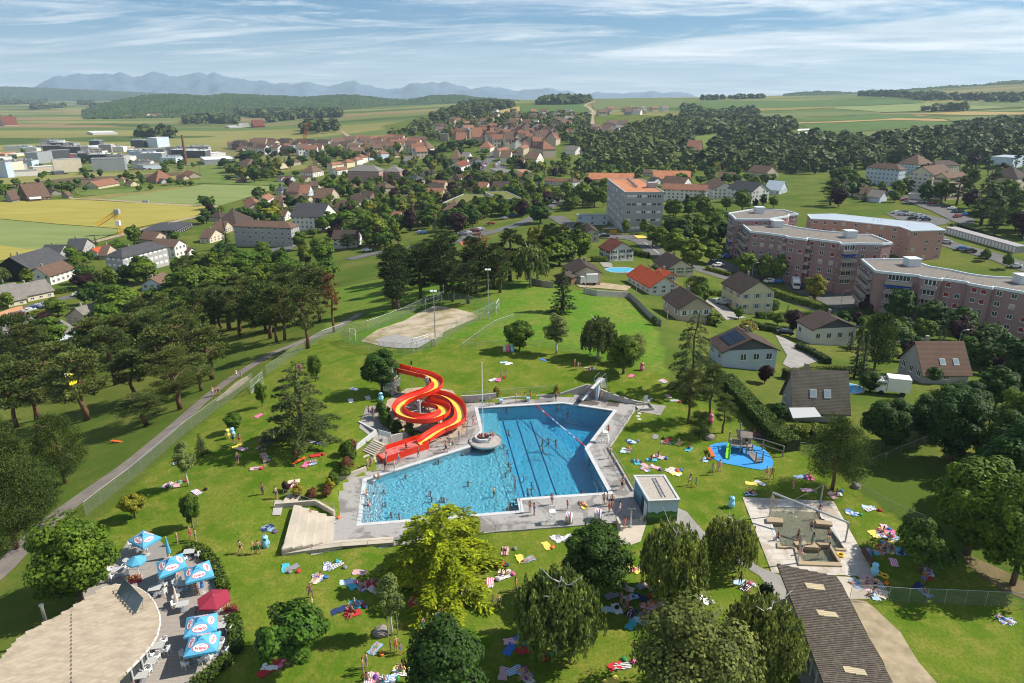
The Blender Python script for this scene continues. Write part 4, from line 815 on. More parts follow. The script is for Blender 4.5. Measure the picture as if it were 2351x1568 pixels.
def water_nodes(nd,lk,tint,dens,vcol,sc):
 o_=nd.new('ShaderNodeOutputMaterial');tr=nd.new('ShaderNodeBsdfTransparent');tr.inputs[0].default_value=(*tint,1);gl=nd.new('ShaderNodeBsdfGlossy');gl.inputs['Roughness'].default_value=.04
 g=nd.new('ShaderNodeNewGeometry');n1=nd.new('ShaderNodeTexVoronoi');n1.feature='SMOOTH_F1';n1.inputs['Scale'].default_value=sc;n1.inputs['Smoothness'].default_value=.5
 nz=nd.new('ShaderNodeTexNoise');nz.inputs['Scale'].default_value=sc*.9;nz.inputs['Detail'].default_value=3;nz.inputs['Distortion'].default_value=1.2;lk.new(g.outputs['Position'],nz.inputs[0])
 ad_=nd.new('ShaderNodeVectorMath');ad_.operation='ADD';lk.new(g.outputs['Position'],ad_.inputs[0]);lk.new(nz.outputs[1],ad_.inputs[1]);lk.new(ad_.outputs[0],n1.inputs[0])
 mth=nd.new('ShaderNodeMath');mth.operation='MULTIPLY_ADD';mth.inputs[1].default_value=.8;lk.new(nz.outputs[0],mth.inputs[0]);lk.new(n1.outputs[0],mth.inputs[2])
 bp=nd.new('ShaderNodeBump');bp.inputs['Strength'].default_value=1.0;bp.inputs['Distance'].default_value=.10;lk.new(mth.outputs[0],bp.inputs['Height']);lk.new(bp.outputs[0],gl.inputs['Normal'])
 fr=nd.new('ShaderNodeFresnel');fr.inputs[0].default_value=1.33;lk.new(bp.outputs[0],fr.inputs[1]);ms=nd.new('ShaderNodeMixShader');lk.new(fr.outputs[0],ms.inputs[0]);lk.new(tr.outputs[0],ms.inputs[1]);lk.new(gl.outputs[0],ms.inputs[2]);lk.new(ms.outputs[0],o_.inputs[0])
 va=nd.new('ShaderNodeVolumeAbsorption');va.inputs[0].default_value=(*vcol,1);va.inputs[1].default_value=dens;lk.new(va.outputs[0],o_.inputs['Volume'])
water_nodes(nd,lk,(.97,.99,1),.155,(.0,.72,.93),2.6)
Wn=inset(WIN,.0);wb=MB();wb.prism(Wn,-3.85,WTOP);wb.build('pool_water',wm);tag(bpy.data.objects['pool_water'],kind='structure')
# retaining walls round the deck
def wallstrip(name,pts,label,mat=concrete,th=.28,cat='wall',top=None):
 """pts: (x, y, height) in world"""
 e=empty(name,(pts[0][0],pts[0][1],0),0,label,cat);
 for i in range(len(pts)-1):
  a,c=Vector(pts[i][:2]),Vector(pts[i+1][:2]);d=(c-a).normalized();nn=Vector((-d.y,d.x))*th/2;bb=MB();ha,hc=pts[i][2],pts[i+1][2];z=-.2
  q=[a-nn,c-nn,c+nn,a+nn];hs=[ha,hc,hc,ha];zz=[HT(*a)if False else 0]*4
  bb.add([(p.x,p.y,z)for p in q]+[(p.x,p.y,h)for p,h in zip(q,hs)],[(0,1,5,4),(1,2,6,5),(2,3,7,6),(3,0,4,7),(4,5,6,7)]);part(bb,'wall_panel',mat,e)
 return e
def mpt(x,y,h):p=pl('M1',x,y);return(p.x,p.y,h)
wallstrip('retaining_wall',[mpt(825,364,1.25),mpt(940,360,1.3),mpt(1065,346,1.3)],'grey concrete retaining wall behind the slide side of the pool')
wallstrip('low_wall',[mpt(1066,348,.35),mpt(1190,334,.35),mpt(1340,325,.35),mpt(1500,316,.35)],'low concrete kerb wall along the far pool deck')
wallstrip('retaining_wall',[mpt(1502,316,.45),mpt(1600,308,1.1),mpt(1690,300,1.7),mpt(1760,322,1.65),mpt(1830,345,1.4),mpt(1940,362,.9),mpt(2030,372,.55),mpt(2085,380,.5),mpt(2140,350,.5)],'rising concrete wall behind the diving boards')
wallstrip('low_wall',[mpt(2018,418,.28),mpt(1925,555,.28),mpt(1840,683,.28),mpt(1920,820,.28),mpt(2008,975,.28)],'low kerb wall between pool deck and sunny lawn',th=.2)
wallstrip('low_wall',[mpt(1890,1190,.15),mpt(1480,1222,.15),mpt(1060,1254,.15),mpt(700,1302,.15)],'kerb along the lower edge of the pool deck',th=.2)
wallstrip('retaining_wall',[mpt(-12,908,.8),mpt(80,876,.8),mpt(172,842,.85)],'pale concrete wall under the shrub bank',palestone)
wallstrip('retaining_wall',[mpt(100,720,1.3),mpt(240,610,1.4)],'white wall beside the slide stairs',white_st)
wallstrip('retaining_wall',[mpt(240,608,1.3),mpt(125,545,1.3)],'white wall along the upper landing',white_st)
def posts_fence(name,pts,h,label,step=2.5,rail=True,mat=galv,r=.025,mesh=None,cat='fence',zoff=0.0):
 P_=[Vector(p)for p in pts];e=empty(name,on(P_[0],zoff),0,label,cat);pm=None;rails=MB();pan=MB()
 tot=[];
 for i in range(len(P_)-1):
  a,c=P_[i].to_2d(),P_[i+1].to_2d();k=max(1,round((c-a).length/step))
  for j in range(k+(i==len(P_)-2)):q=a.lerp(c,j/k);tot.append(on(q,zoff))
 pme=MB().cyl((0,0),r,-.15,h,6).mesh('post',mat)
 for q in tot:mesh_obj('post',pme,e,q-e.location)
 for i in range(len(tot)-1):
  u,v=tot[i],tot[i+1]
  if rail:rails.tube([u+Vector((0,0,h)),v+Vector((0,0,h))],r*.8,5)
  if rail==2:rails.tube([u+Vector((0,0,h*.5)),v+Vector((0,0,h*.5))],r*.6,5)
  if mesh:pan.add([u+Vector((0,0,.04)),v+Vector((0,0,.04)),v+Vector((0,0,h-.02)),u+Vector((0,0,h-.02))],[(0,1,2,3)])
 if rail:part(rails,'rail',mat,e)
 if mesh:part(pan,'wire_mesh',mesh,e)
 return e
def wire_mat(name,col,a):return M(name,col,.5,metal=.3,alpha=a)
chain=wire_mat('chain_link',(.25,.30,.26),.22);chain_w=wire_mat('fine_wire',(.3,.33,.3),.12)
P2=lambda t,L:[G(t,x,y)for x,y in L]
posts_fence('fence',[pl('M1',x,y)for x,y in[(830,350),(1065,335),(1190,322),(1490,300)]],1.0,'thin wire fence along the far edge of the pool deck',3.2,True,mesh=chain_w)
posts_fence('railing',[pl('M1',x,y)for x,y in[(2024,415),(1845,683),(2012,972)]],.95,'steel railing along the kerb beside the sunny lawn',2.2,True,mesh=chain_w)
posts_fence('fence',[pl('M1',x,y)for x,y in[(1890,1186),(1480,1220),(1060,1252),(360,1350),(0,1376),(-405,1430),(-290,1170)]],.9,'thin post fence round the lower deck and terrace',2.8,True,mesh=chain_w)
# island with mast
e=empty('pool_island',(isl_c.x,isl_c.y,0),0,'round concrete island with a flower planter at the pool edge','planter')
bb=MB().cyl((isl_c.x,isl_c.y),isl_r,-.04,.20,40).cyl((isl_c.x,isl_c.y),isl_r*.6,-2.4,-.03,24);part(bb,'base_disc',M('dark_paving',(.40,.37,.34),.7,(.30,.28,.26),1.5),e)
bb=MB().cyl((isl_c.x,isl_c.y),isl_r+.03,.06,.24,40,cap=False).cyl((isl_c.x,isl_c.y),isl_r-.1,.24,.06,40,cap=False);part(bb,'steel_rim',steel,e,True)
pc=pl('M1',975,610,.3);pr=px2m('M1',57,pc);bb=MB().cyl((pc.x,pc.y),pr,.19,.66,36);bb.cyl((pc.x,pc.y),pr*.72,.662,.68,30);part(bb,'planter_ring',white_st,e)
bb=MB().cyl((pc.x,pc.y),pr*.7,.67,.71,30);part(bb,'soil',M('planter_soil',(.06,.04,.03),.95),e)
for i in range(60):
 pass
fl=[]
for i in range(260):
 a=rng.random()*6.28;rr_=pr*.66*math.sqrt(rng.random());fl.append((pc.x+rr_*math.cos(a),pc.y+rr_*math.sin(a),.74+rng.random()*.12))
V,F=cards(np.array(fl),np.array([0,0,1.0])+unit(len(fl))*.6,.07,1.1);part(np_mesh('flowers',V,F,M('red_flowers',(.30,.02,.06),.6,(.05,.10,.02),6,isl=.4)),'flowers',None,e)
pm=pl('S1',1490,1030,.9);mh=hgt('S1',1030-235,pm)
e2=empty('mast',(pm.x,pm.y,.9),0,'tall white mast rising from the flower planter','mast');part(MB().cyl((pm.x,pm.y),.07,.9,.9+mh,10,r2=.05),'pole',M('white_metal',(.72,.73,.74),.4),e2)
part(MB().cyl((pm.x,pm.y),.09,.9+mh,.9+mh+.08,10),'cap',white_st,e2)
for s in(-1,1):
 bb=MB().cyl((0,0),.07,0,.3,10,r2=.18);me_=bb.mesh('loudspeaker',M('dark_grey',(.06,.06,.065),.5));mesh_obj('loudspeaker',me_,e2,(.12*s,0,mh*.50)).rotation_euler=(0,s*1.3,0)
red=M('red_plastic',(.62,.03,.02),.35,spec=.5);whitep=M('white_plastic',(.78,.78,.77),.4,spec=.5);bluep=M('blue_plastic',(.05,.22,.55),.4,spec=.5)
e=empty('lane_rope',(ROPE[0].x,ROPE[0].y,WTOP),0,'red and white float rope across the pool','rope');d=ROPE[1]-ROPE[0];L=d.length;part(MB().tube([ROPE[0]+Vector((0,0,WTOP+.02)),ROPE[1]+Vector((0,0,WTOP+.02))],.02,5),'cable',steel,e)
fm={}
for c_,m_ in(('r',red),('w',whitep),('b',bluep)):me_=MB().cyl((0,0),.085,-.28,.28,8).mesh('float',m_);me_.transform(Matrix.Rotation(math.pi/2,4,'Y'));fm[c_]=me_
nf=int(L/.62);ang=math.atan2(d.y,d.x)
for i in range(nf):
 c_='r' if i<nf*.32 or i>nf*.78 else('w' if i%2 else 'b');c_='w' if i%5==4 else c_
 mesh_obj('float',fm[c_],e,d*((i+.5)/nf)+Vector((0,0,.03)),ang)
e=empty('divider_rail',(DIV[0].x,DIV[0].y,WTOP),0,'steel divider rail between the shallow and the deep water','rail');a,c=pl('M1',1112,650),DIV[1];k=9
part(MB().tube([a+Vector((0,0,.25)),c+Vector((0,0,.25))],.03,6),'handrail',steel,e);
for i in range(k+1):q=a.lerp(c,i/k);part(MB().cyl((q.x,q.y),.025,-1.2,.25,6),'post',steel,e)
def handrail(t,L,h,label,z=0.0):
 pts=[pl(t,x,y,z)for x,y in L];e=empty('handrail',pts[0],0,label,'handrail');up=Vector((0,0,h));part(MB().tube([pts[0]]+[p+up for p in pts]+[pts[-1]],.03,6),'rail',steel,e);return e
for x0,y0,x1,y1 in[(155,890,215,912),(150,1010,210,1030),(140,1040,205,1058),(120,1135,200,1155),(115,1160,190,1178)]:tag(handrail('M1',[(x0,y0),(x1,y1)],.75,'curved steel handrail over the pool entry steps'),group='entry step handrails')
for x0,y0,x1,y1 in[(1140,1000,1150,1110),(1225,1040,1232,1110),(1735,935,1760,985),(1770,930,1800,985)]:tag(handrail('M1',[(x0,y0),(x1,y1)],.6,'steel handrail at the corner stairs of the pool'),group='corner stair handrails')
st=M('pool_step',(.40,.66,.76),.6)
A,Bq=Vector(WIN[7]),Vector(WIN[8]);dd=(Bq-A).normalized();nn=Vector((dd.y,-dd.x));nn=nn if inpoly(*((A+Bq)/2+nn),WIN)else-nn
e=empty('entry_steps',(A.x,A.y,-1.1),0,'wide submerged entry steps at the shallow end','steps')
for i in range(5):
 p0=A+nn*(.45*i)+dd*.1;p1=Bq+nn*(.45*i)-dd*.1;bb=MB().prism([p0,p1,p1+nn*.45,p0+nn*.45],-.895,-.14-.14*i);part(bb,'step',st,e)
for x,y in[(1100,368),(1285,354)]:
 p=pl('M1',x,y,DZ);e=empty('starting_block',p,R(4),'blue and white starting block at the far pool edge','starting block','starting blocks at the far pool edge')
 mesh_obj('pedestal',MB().box(-.14,.14,-.18,.18,0,.6).mesh('pedestal',white_st),e);mesh_obj('top_plate',MB().box(-.28,.28,-.32,.3,.602,.68).mesh('top_plate',M('light_blue',(.25,.55,.8),.5)),e);mesh_obj('step',MB().box(-.2,.2,.18,.42,0,.28).mesh('step',white_st),e)
 # red and yellow water slide
redp=M('slide_red',(.66,.035,.012),.28,(.58,.028,.01),.8,spec=.5);redi=M('slide_red_inside',(.60,.022,.012),.3,spec=.5);yel=M('slide_yellow',(.80,.47,.02),.3,(.85,.62,.14),2.0,spec=.5)
SP=[(520,268,4.7),(640,298,4.6),(770,330,4.45),(880,358,4.3),(960,402,4.1),(978,450,3.95),(938,500,3.8),(840,548,3.6),(715,590,3.4),(600,645,3.2),(545,718,3.0),(592,792,2.85),(720,836,2.7),(868,840,2.55),(998,806,2.4),(1058,750,2.3),(1025,697,2.2),(930,668,2.1),(852,655,2.02),(806,628,1.96),(824,592,1.9),(900,574,1.84),(1000,572,1.78),(1100,600,1.7),(1188,660,1.6),(1234,750,1.5),(1228,838,1.38),(1150,900,1.24),(1042,946,1.08),(932,1010,.9),(842,1074,.7),(778,1110,.52)]
sw=[pl('S1',x,y,z)for x,y,z in SP];sp=[]
for i in range(len(sw)-1):
 p0,p1,p2,p3=sw[max(i-1,0)],sw[i],sw[i+1],sw[min(i+2,len(sw)-1)]
 for k in range(6):t=k/6;sp.append(.5*((2*p1)+(p2-p0)*t+(2*p0-5*p1+4*p2-p3)*t*t+(3*p1-p0-3*p2+p3)*t**3))
sp.append(sw[-1])
fr=[]
for i,p in enumerate(sp):d=(sp[min(i+1,len(sp)-1)]-sp[max(i-1,0)]);d.z=0;d.normalize();fr.append(Vector((-d.y,d.x,0)))
inn=[(-.86,.62),(-.84,.28),(-.70,.06),(-.42,-.06),(.42,-.06),(.70,.06),(.84,.28),(.86,.62)];outr=[(.92,.62),(.92,.0),(.70,-.22),(-.70,-.22),(-.92,.0),(-.92,.62)]
prof=inn+outr;npz=len(prof)
slide=empty('water_slide',(sp[0].x,sp[0].y,0),0,'long red water slide with a yellow stripe winding down to the pool','water slide')
SECT=12
for s0 in range(0,len(sp)-1,SECT):
 s1=min(s0+SECT,len(sp)-1);vs=[];
 for i in range(s0,s1+1):vs+=[sp[i]+fr[i]*a_+Vector((0,0,h_))for a_,h_ in prof]
 fs=[];mi=[]
 for i in range(s1-s0):
  for k in range(npz):fs.append((i*npz+k,i*npz+(k+1)%npz,(i+1)*npz+(k+1)%npz,(i+1)*npz+k));mi.append(1 if k<len(inn)-1 else 0)
 bb=MB();bb.v=[tuple(v)for v in vs];bb.f=fs;bb.m=mi;sec=part(bb,'trough_section',[redp,redi],slide)
 vs=[];
 for i in range(s0,s1+1):vs+=[sp[i]+fr[i]*a_+Vector((0,0,-.045))for a_ in(-.47,.47)]
 sub(MB().add(vs,[(2*i,2*i+2,2*i+3,2*i+1)for i in range(s1-s0)]),'yellow_stripe',yel,sec,slide)
 p=sp[s0];f_=fr[s0];dr=Vector((f_.y,-f_.x,0))*.05;bb=MB();q=[(-.99,.66),(-.99,-.08),(-.72,-.30),(.72,-.30),(.99,-.08),(.99,.66),(.93,.66),(.93,0),(.70,-.23),(-.70,-.23),(-.93,0),(-.93,.66)]
 vs=[p+f_*a_+Vector((0,0,h_))-dr for a_,h_ in q]+[p+f_*a_+Vector((0,0,h_))+dr for a_,h_ in q];k=len(q)
 bb.add(vs,[(i,(i+1)%k,k+(i+1)%k,k+i)for i in range(k)]+[(j,j+1,10-j,11-j)for j in range(5)]+[(k+11-j,k+10-j,k+j+1,k+j)for j in range(5)]);sub(bb,'flange',redp,sec,slide)
a,c=pl('S1',800,1105,.3),pl('S1',330,1262,.25);d=(c-a);d.z=0;L=d.length;d.normalize();n_=Vector((-d.y,d.x,0));wd=1.35
bb=MB()
def obox(bb,o,u,v,l0,l1,w0,w1,z0,z1,m=0):
 vs=[o+u*l+v*w+Vector((0,0,z))for z in(z0,z1)for l,w in((l0,w0),(l1,w0),(l1,w1),(l0,w1))]
 return bb.add(vs,[(0,3,2,1),(4,5,6,7),(0,1,5,4),(1,2,6,5),(2,3,7,6),(3,0,4,7)],m)
a.z=0;obox(bb,a,d,n_,0,L,-wd,wd,.02,.30,1);obox(bb,a,d,n_,-.4,L,-wd-.14,-wd,.0,.95);obox(bb,a,d,n_,-.4,L*.98,wd,wd+.14,.0,.95);obox(bb,a,d,n_,L-.1,L+.1,-wd,wd,.0,.62);obox(bb,a,d,n_,-.4,0.0,-wd,wd,.0,.45)
ro=part(bb,'run_out_basin',[redp,redi],slide);sub(obox(MB(),a,d,n_,0,L*.8,wd-.32,wd-.002,.30,.42),'yellow_stripe',yel,ro,slide)
sub(obox(MB(),a,d,n_,.05,L-.15,-wd+.02,wd-.34,.30,.34),'shallow_water',M('slide_water',(.42,.06,.05),.1,(.62,.25,.22),3,spec=.8),ro,slide)
colm=M('grey_column',(.34,.36,.37),.5,spec=.3)
for x,y,r_,zt,yb in[(862,360,.26,4.95,640),(768,620,.27,3.6,925),(872,590,.22,2.2,660)]:
 p=pl('S1',x,yb,.2)if False else pl('S1',x,y,zt);part(MB().cyl((p.x,p.y),r_,-.1,zt,16),'support_column',colm,slide)
 for i in range(0,len(sp),7):
  q=sp[i];dd_=math.hypot(q.x-p.x,q.y-p.y)
  if 1.0<dd_<4.2 and q.z-.3<zt:part(MB().tube([Vector((p.x,p.y,max(.6,q.z-.9))),Vector((q.x,q.y,q.z-.25))],.06,6),'support_arm',colm,slide)
for i in range(6,len(sp),13):
 q=sp[i]
 if q.z<3.2:part(MB().cyl((q.x,q.y),.07,-.1,q.z-.2,8),'support_post',colm,slide)
tp=pl('S1',470,350,4.35);tw=empty('slide_tower',(tp.x,tp.y,0),0,'grey slide tower with spiral stair and railed platform','tower')
part(MB().cyl((tp.x,tp.y-.1),.30,0,5.9,16),'central_column',colm,tw);part(MB().cyl((tp.x-.55,tp.y+.5),.24,0,4.3,14),'rear_column',colm,tw)
part(MB().box(tp.x-1.25,tp.x+.9,tp.y-.75,tp.y+1.45,4.25,4.4),'platform',galv,tw)
gm=M('grating',(.32,.34,.36),.5,metal=.5,alpha=.45)
for i in range(20):
 a=R(-60+i*27);z=.35+i*.2;bb=MB();c0,s0=math.cos(a),math.sin(a);c1,s1=math.cos(a+.42),math.sin(a+.42);cx_,cy_=tp.x,tp.y-.1
 bb.prism([(cx_+.3*c0,cy_+.3*s0),(cx_+1.35*c0,cy_+1.35*s0),(cx_+1.35*c1,cy_+1.35*s1),(cx_+.3*c1,cy_+.3*s1)],z-.05,z);part(bb,'stair_tread',galv,tw)
hel=[Vector((tp.x+1.36*math.cos(R(-60+i*13.5)),tp.y-.1+1.36*math.sin(R(-60+i*13.5)),1.35+i*.1))for i in range(40)]
part(MB().tube(hel,.035,6),'stair_handrail',steel,tw);bb=MB()
for i in range(39):bb.add([hel[i],hel[i+1],hel[i+1]-Vector((0,0,1.0)),hel[i]-Vector((0,0,1.0))],[(0,1,2,3)])
part(bb,'stair_guard',gm,tw);x0,x1,y0,y1=tp.x-1.25,tp.x+.9,tp.y-.75,tp.y+1.45
bb=MB()
for u,v in(((x0,y0),(x0,y1)),((x0,y1),(x1,y1)),((x0,y0),(x1-.9,y0))):
 for z in(4.9,5.4):bb.tube([(u[0],u[1],z),(v[0],v[1],z)],.03,5)
 for k in range(4):t=k/3;bb.cyl((u[0]+(v[0]-u[0])*t,u[1]+(v[1]-u[1])*t),.03,4.4,5.4,6)
part(bb,'platform_railing',steel,tw);bb=MB()
for u,v in(((x0,y0),(x0,y1)),((x0,y1),(x1,y1))):bb.add([(*u,4.42),(*v,4.42),(*v,6.3),(*u,6.3)],[(0,1,2,3)]);bb.tube([(*u,6.3),(*v,6.3)],.03,5)
part(bb,'wind_screen',gm,tw)
tl=sp[8]+Vector((0,.9,0));e=empty('slide_signal',(tl.x,tl.y,0),0,'thin traffic-light post beside the top of the slide','signal');part(MB().cyl((tl.x,tl.y),.035,0,6.0,8),'post',steel,e);part(MB().box(tl.x-.13,tl.x+.13,tl.y-.1,tl.y+.1,5.5,6.2),'lamp_box',M('dark_grey',(.06,.06,.065),.5),e)
rockbed=M('rock_bed',(.46,.36,.26),.95,(.30,.24,.18),1.6,bump=.06,bscale=5,spec=.1);rb=MP('S1',[(420,700),(640,560),(900,540),(1150,560),(1290,700),(1310,900),(1290,1010),(1000,1090),(760,1080),(560,980),(380,880)]);patch('rock_bed',rb,rockbed,z=None,lift=.06,step=.7)
for i in range(46):
 q=sp[rng.randrange(50,len(sp)-14)];r_=rng.uniform(.18,.5);p=(q.x+rng.uniform(-1.6,1.6),q.y+rng.uniform(-1.6,1.6));bm=bmesh.new();bmesh.ops.create_icosphere(bm,subdivisions=1,radius=r_)
 for v in bm.verts:v.co*=rng.uniform(.7,1.2);v.co.z*=.7
 me_=bpy.data.meshes.new('rock');bm.to_mesh(me_);bm.free();setmats(me_,rockbed);tag(mesh_obj('rock',me_,None,on(p,.1)),'pale sandstone boulder on the bed under the slide','rock','boulders under the slide')
def stairs(name,a,bq,w,n,z0,z1,mat,label):
 a,bq=Vector(a).to_2d(),Vector(bq).to_2d();d=(bq-a);L=d.length;d.normalize();nn=Vector((-d.y,d.x));e=empty(name,(a.x,a.y,0),0,label,'stairs')
 for i in range(n):p0=a+d*(L*i/n);p1=bq+d*.05;part(MB().prism([p0-nn*w/2,p0+nn*w/2,p1+nn*w/2,p1-nn*w/2],min(0,z0)-.1+.001*i,z0+(z1-z0)*(i+1)/n),'step',mat,e)
 return e
stairs('stairs',pl('S1',300,1310,0),pl('S1',215,1225,.5),2.6,4,0,.6,palestone,'short flight of pale steps up from the pool deck')
stairs('stairs',pl('S1',200,1215,.6),pl('S1',330,1090,1.4),2.3,7,.6,1.5,palestone,'flight of steps climbing beside the slide run-out')
e=empty('seating_terrace',(pl('F1',2290,405).x,pl('F1',2290,405).y,0),0,'pale stone spectator terrace of broad steps','terrace')
tl_,tr_,br_,bl_=[pl('F1',x,y).to_2d()for x,y in((2030,200),(2305,240),(2292,408),(1950,512))]
for i in range(5):
 t0=i/5;q=[tr_.lerp(tl_,t0),tl_,bl_,br_.lerp(bl_,t0)];part(MB().prism(q,-.1+.001*i,.20+.2*i),'step',palestone,e)
q=[pl('F1',x,y).to_2d()for x,y in((1950,514),(2292,410),(2700,385),(2990,355),(2990,470),(2351,492))]
part(MB().prism([pl('M1',x,y).to_2d()for x,y in((-402,1428),(-110,1332),(0,1318),(360,1296),(360,1346),(0,1372))],-.1,.22),'landing',palestone,e);part(MB().prism([pl('M1',x,y).to_2d()for x,y in((-402,1429),(-110,1360),(0,1346),(360,1322),(360,1350),(0,1376))],.1,.46),'landing',palestone,e)
stairs('stairs',pl('F1',2145,165,0),pl('F1',1965,110,.9),1.9,7,.05,1.0,palestone,'flight of pale steps with rails above the terrace')
wallstrip('stair_wall',[(*pl('F1',1900,195).to_2d(),1.1),(*pl('F1',2180,175).to_2d(),1.15),(*pl('F1',2305,232).to_2d(),.8)],'pale concrete stair wall above the terrace',palestone)
patch('stair_landing',MP('F1',[(1890,105),(1955,105),(1930,195),(1870,195)],1.0),concrete,lift=.08)
posts_fence('railing',[pl('F1',x,y,1)for x,y in[(1955,80),(2130,130),(2300,165)]],1.0,'steel railing beside the upper terrace steps',1.2,2,zoff=0)
posts_fence('railing',[pl('S1',x,y,.9)for x,y in[(360,1090),(410,1060),(590,1010)]],1.1,'steel guard rail above the slide run-out',.8,2)
wallstrip('retaining_wall',[(*pl('S1',300,1180).to_2d(),1.3),(*pl('S1',420,1120).to_2d(),1.35),(*pl('S1',590,1075).to_2d(),1.3),(*pl('S1',870,960).to_2d(),1.1)],'concrete wall carrying the path above the slide run-out')
patch('upper_path',MP('S1',[(100,920),(180,690),(300,680),(330,830),(420,900),(560,1010),(420,1060),(300,1040)],1.2),paving,lift=.07,step=.8)
p=pl('S1',395,1110,.5);e=empty('slide_sign',(p.x,p.y,0),0,'large blank light-blue board on posts at the slide run-out','sign')
for s in(-.9,.9):part(MB().cyl((p.x+s,p.y-s*.45),.04,0,2.6,8),'post',galv,e)
bb=MB();obox(bb,Vector((p.x,p.y,0)),Vector((.894,-.447,0)),Vector((.447,.894,0)),-1.1,1.1,-.03,.03,1.7,2.5);part(bb,'board',M('pale_board',(.62,.72,.74),.4),e)
# diving boards
dp=pl('M1',1770,330);e=empty('diving_tower',(dp.x,dp.y,0),0,'steel diving tower with inclined ladder and high board','diving tower');wd_=pl('M1',1640,480)-dp;wd_.z=0;wd_.normalize();sd_=Vector((-wd_.y,wd_.x,0));o_=Vector((dp.x,dp.y,0))
part(obox(MB(),o_,wd_,sd_,-1.4,.6,-.55,.55,2.85,3.0),'platform',galv,e);part(obox(MB(),o_,wd_,sd_,-1.2,3.6,-.26,.26,3.02,3.09),'high_board',white_st,e);part(obox(MB(),o_,wd_,sd_,.4,.9,-.22,.22,0,2.84),'front_pillar',M('light_blue_pillar',(.42,.52,.6),.5),e)
for s in(-.5,.5):
 q=o_+sd_*s;part(MB().tube([q-wd_*3.3,q-wd_*1.4+Vector((0,0,2.9))],.05,6),'ladder_rail',steel,e);part(MB().tube([q-wd_*3.3+Vector((0,0,.9)),q-wd_*1.4+Vector((0,0,3.9)),q+wd_*.9+Vector((0,0,3.9)),q+wd_*.9+Vector((0,0,3.0))],.035,6),'handrail',steel,e)
for i in range(11):t=(i+.5)/11;q=o_-wd_*(3.3-1.9*t)+Vector((0,0,2.9*t));part(obox(MB(),q,wd_,sd_,-.1,.1,-.48,.48,-.02,.02),'rung',galv,e)
q=pl('M1',1690,345);o2=Vector((q.x,q.y,0));e=empty('springboard',(q.x,q.y,0),0,'low springboard on a short frame beside the diving tower','springboard')
part(obox(MB(),o2,wd_,sd_,-1.6,2.6,-.25,.25,1.0,1.07),'board',white_st,e);part(obox(MB(),o2,wd_,sd_,-.2,.2,-.3,.3,0,.99),'frame',galv,e)
for s in(-.32,.32):part(MB().tube([o2-wd_*2.2+sd_*s,o2-wd_*1.4+sd_*s+Vector((0,0,1.0)),o2-wd_*1.4+sd_*s+Vector((0,0,1.9)),o2+wd_*.3+sd_*s+Vector((0,0,1.9)),o2+wd_*.3+sd_*s+Vector((0,0,1.0))],.03,6),'handrail',steel,e)
for x,y in[(1660,355),(1730,365),(1870,375)]:
 p=pl('M1',x,y,DZ);tag(MB().box(-.9,.9,-.6,.6,0,.03).build('rubber_mat',M('dark_mat',(.10,.08,.07),.9),None,p,R(-20)),'dark rubber mat on the deck by the diving boards','mat','mats by the diving boards')
patch('foot_bath_slab',GP('M1',[(2045,400),(2130,375),(2235,385),(2195,452),(2030,425)]),paving,lift=.04)
p=G('M1',2085,400);e=empty('foot_bath',p,R(8),'concrete foot bath with a shower screen at the diving corner','foot bath')
mesh_obj('basin',MB().box(-1.1,1.1,-.9,.9,0,.06).box(-1.1,1.1,-1.0,-.9,0,.4).box(-1.1,1.1,.9,1.0,0,.4).box(1.1,1.2,-1,1,0,.4).mesh('basin',concrete),e);mesh_obj('post',MB().cyl((-.2,0),.05,0,2.1,8).mesh('post',galv),e);mesh_obj('screen',MB().box(-.25,.45,-.03,.03,1.1,2.1).mesh('screen',M('pale_board',(.62,.72,.74),.4)),e)
for x,y in[(2050,438),(2040,457),(2050,478)]:tag(MB().cyl((0,0),.3,0,.06,14).build('stepping_stone',white_st,None,G('M1',x,y)),'round pale stepping stone in the grass by the foot bath','stone','stepping stones')
# plant room with painted walls
rp_=[pl('M1',x,y,2.9)for x,y in((2018,868),(2222,866),(2322,1030),(2118,1038))];e=empty('plant_room',(rp_[3].x,rp_[3].y,0),0,'flat-roofed plant room with painted mural walls beside the pool','building')
def mural(name,sky_,low,zc,sc):
 m=bpy.data.materials.new(name);m.use_nodes=True;nt=m.node_tree;nd=nt.nodes;lk=nt.links;b_=nd['Principled BSDF'];b_.inputs['Roughness'].default_value=.7;g=nd.new('ShaderNodeNewGeometry');s=nd.new('ShaderNodeSeparateXYZ');lk.new(g.outputs['Position'],s.inputs[0])
 n=nd.new('ShaderNodeTexNoise');n.inputs['Scale'].default_value=sc;n.inputs['Detail'].default_value=4;lk.new(g.outputs['Position'],n.inputs[0]);a=nd.new('ShaderNodeMath');a.operation='MULTIPLY_ADD';a.inputs[1].default_value=-1.4;lk.new(n.outputs[0],a.inputs[0]);lk.new(s.outputs[2],a.inputs[2])
 rp=nd.new('ShaderNodeValToRGB');mr=nd.new('ShaderNodeMapRange');mr.inputs[1].default_value=-1.0;mr.inputs[2].default_value=2.4;lk.new(a.outputs[0],mr.inputs[0]);lk.new(mr.outputs[0],rp.inputs[0]);rp.color_ramp.interpolation='CONSTANT'
 for i,(ps,c)in enumerate(low+[(zc,sky_)]):
  el=rp.color_ramp.elements[i]if i<2 else rp.color_ramp.elements.new(ps);el.position=ps;el.color=(*c,1)
 lk.new(rp.outputs[0],b_.inputs['Base Color']);return m
mur1=mural('mural_meadow',(.42,.56,.72),[(0,(.04,.10,.02)),(.28,(.09,.20,.04)),(.38,(.05,.14,.03))],.46,.8);mur2=mural('mural_water',(.04,.22,.32),[(0,(.02,.08,.12)),(.3,(.03,.14,.20)),(.5,(.08,.28,.36))],.7,1.6)
wn_=['wall_back','wall_right','wall_front','wall_left'];th=.25
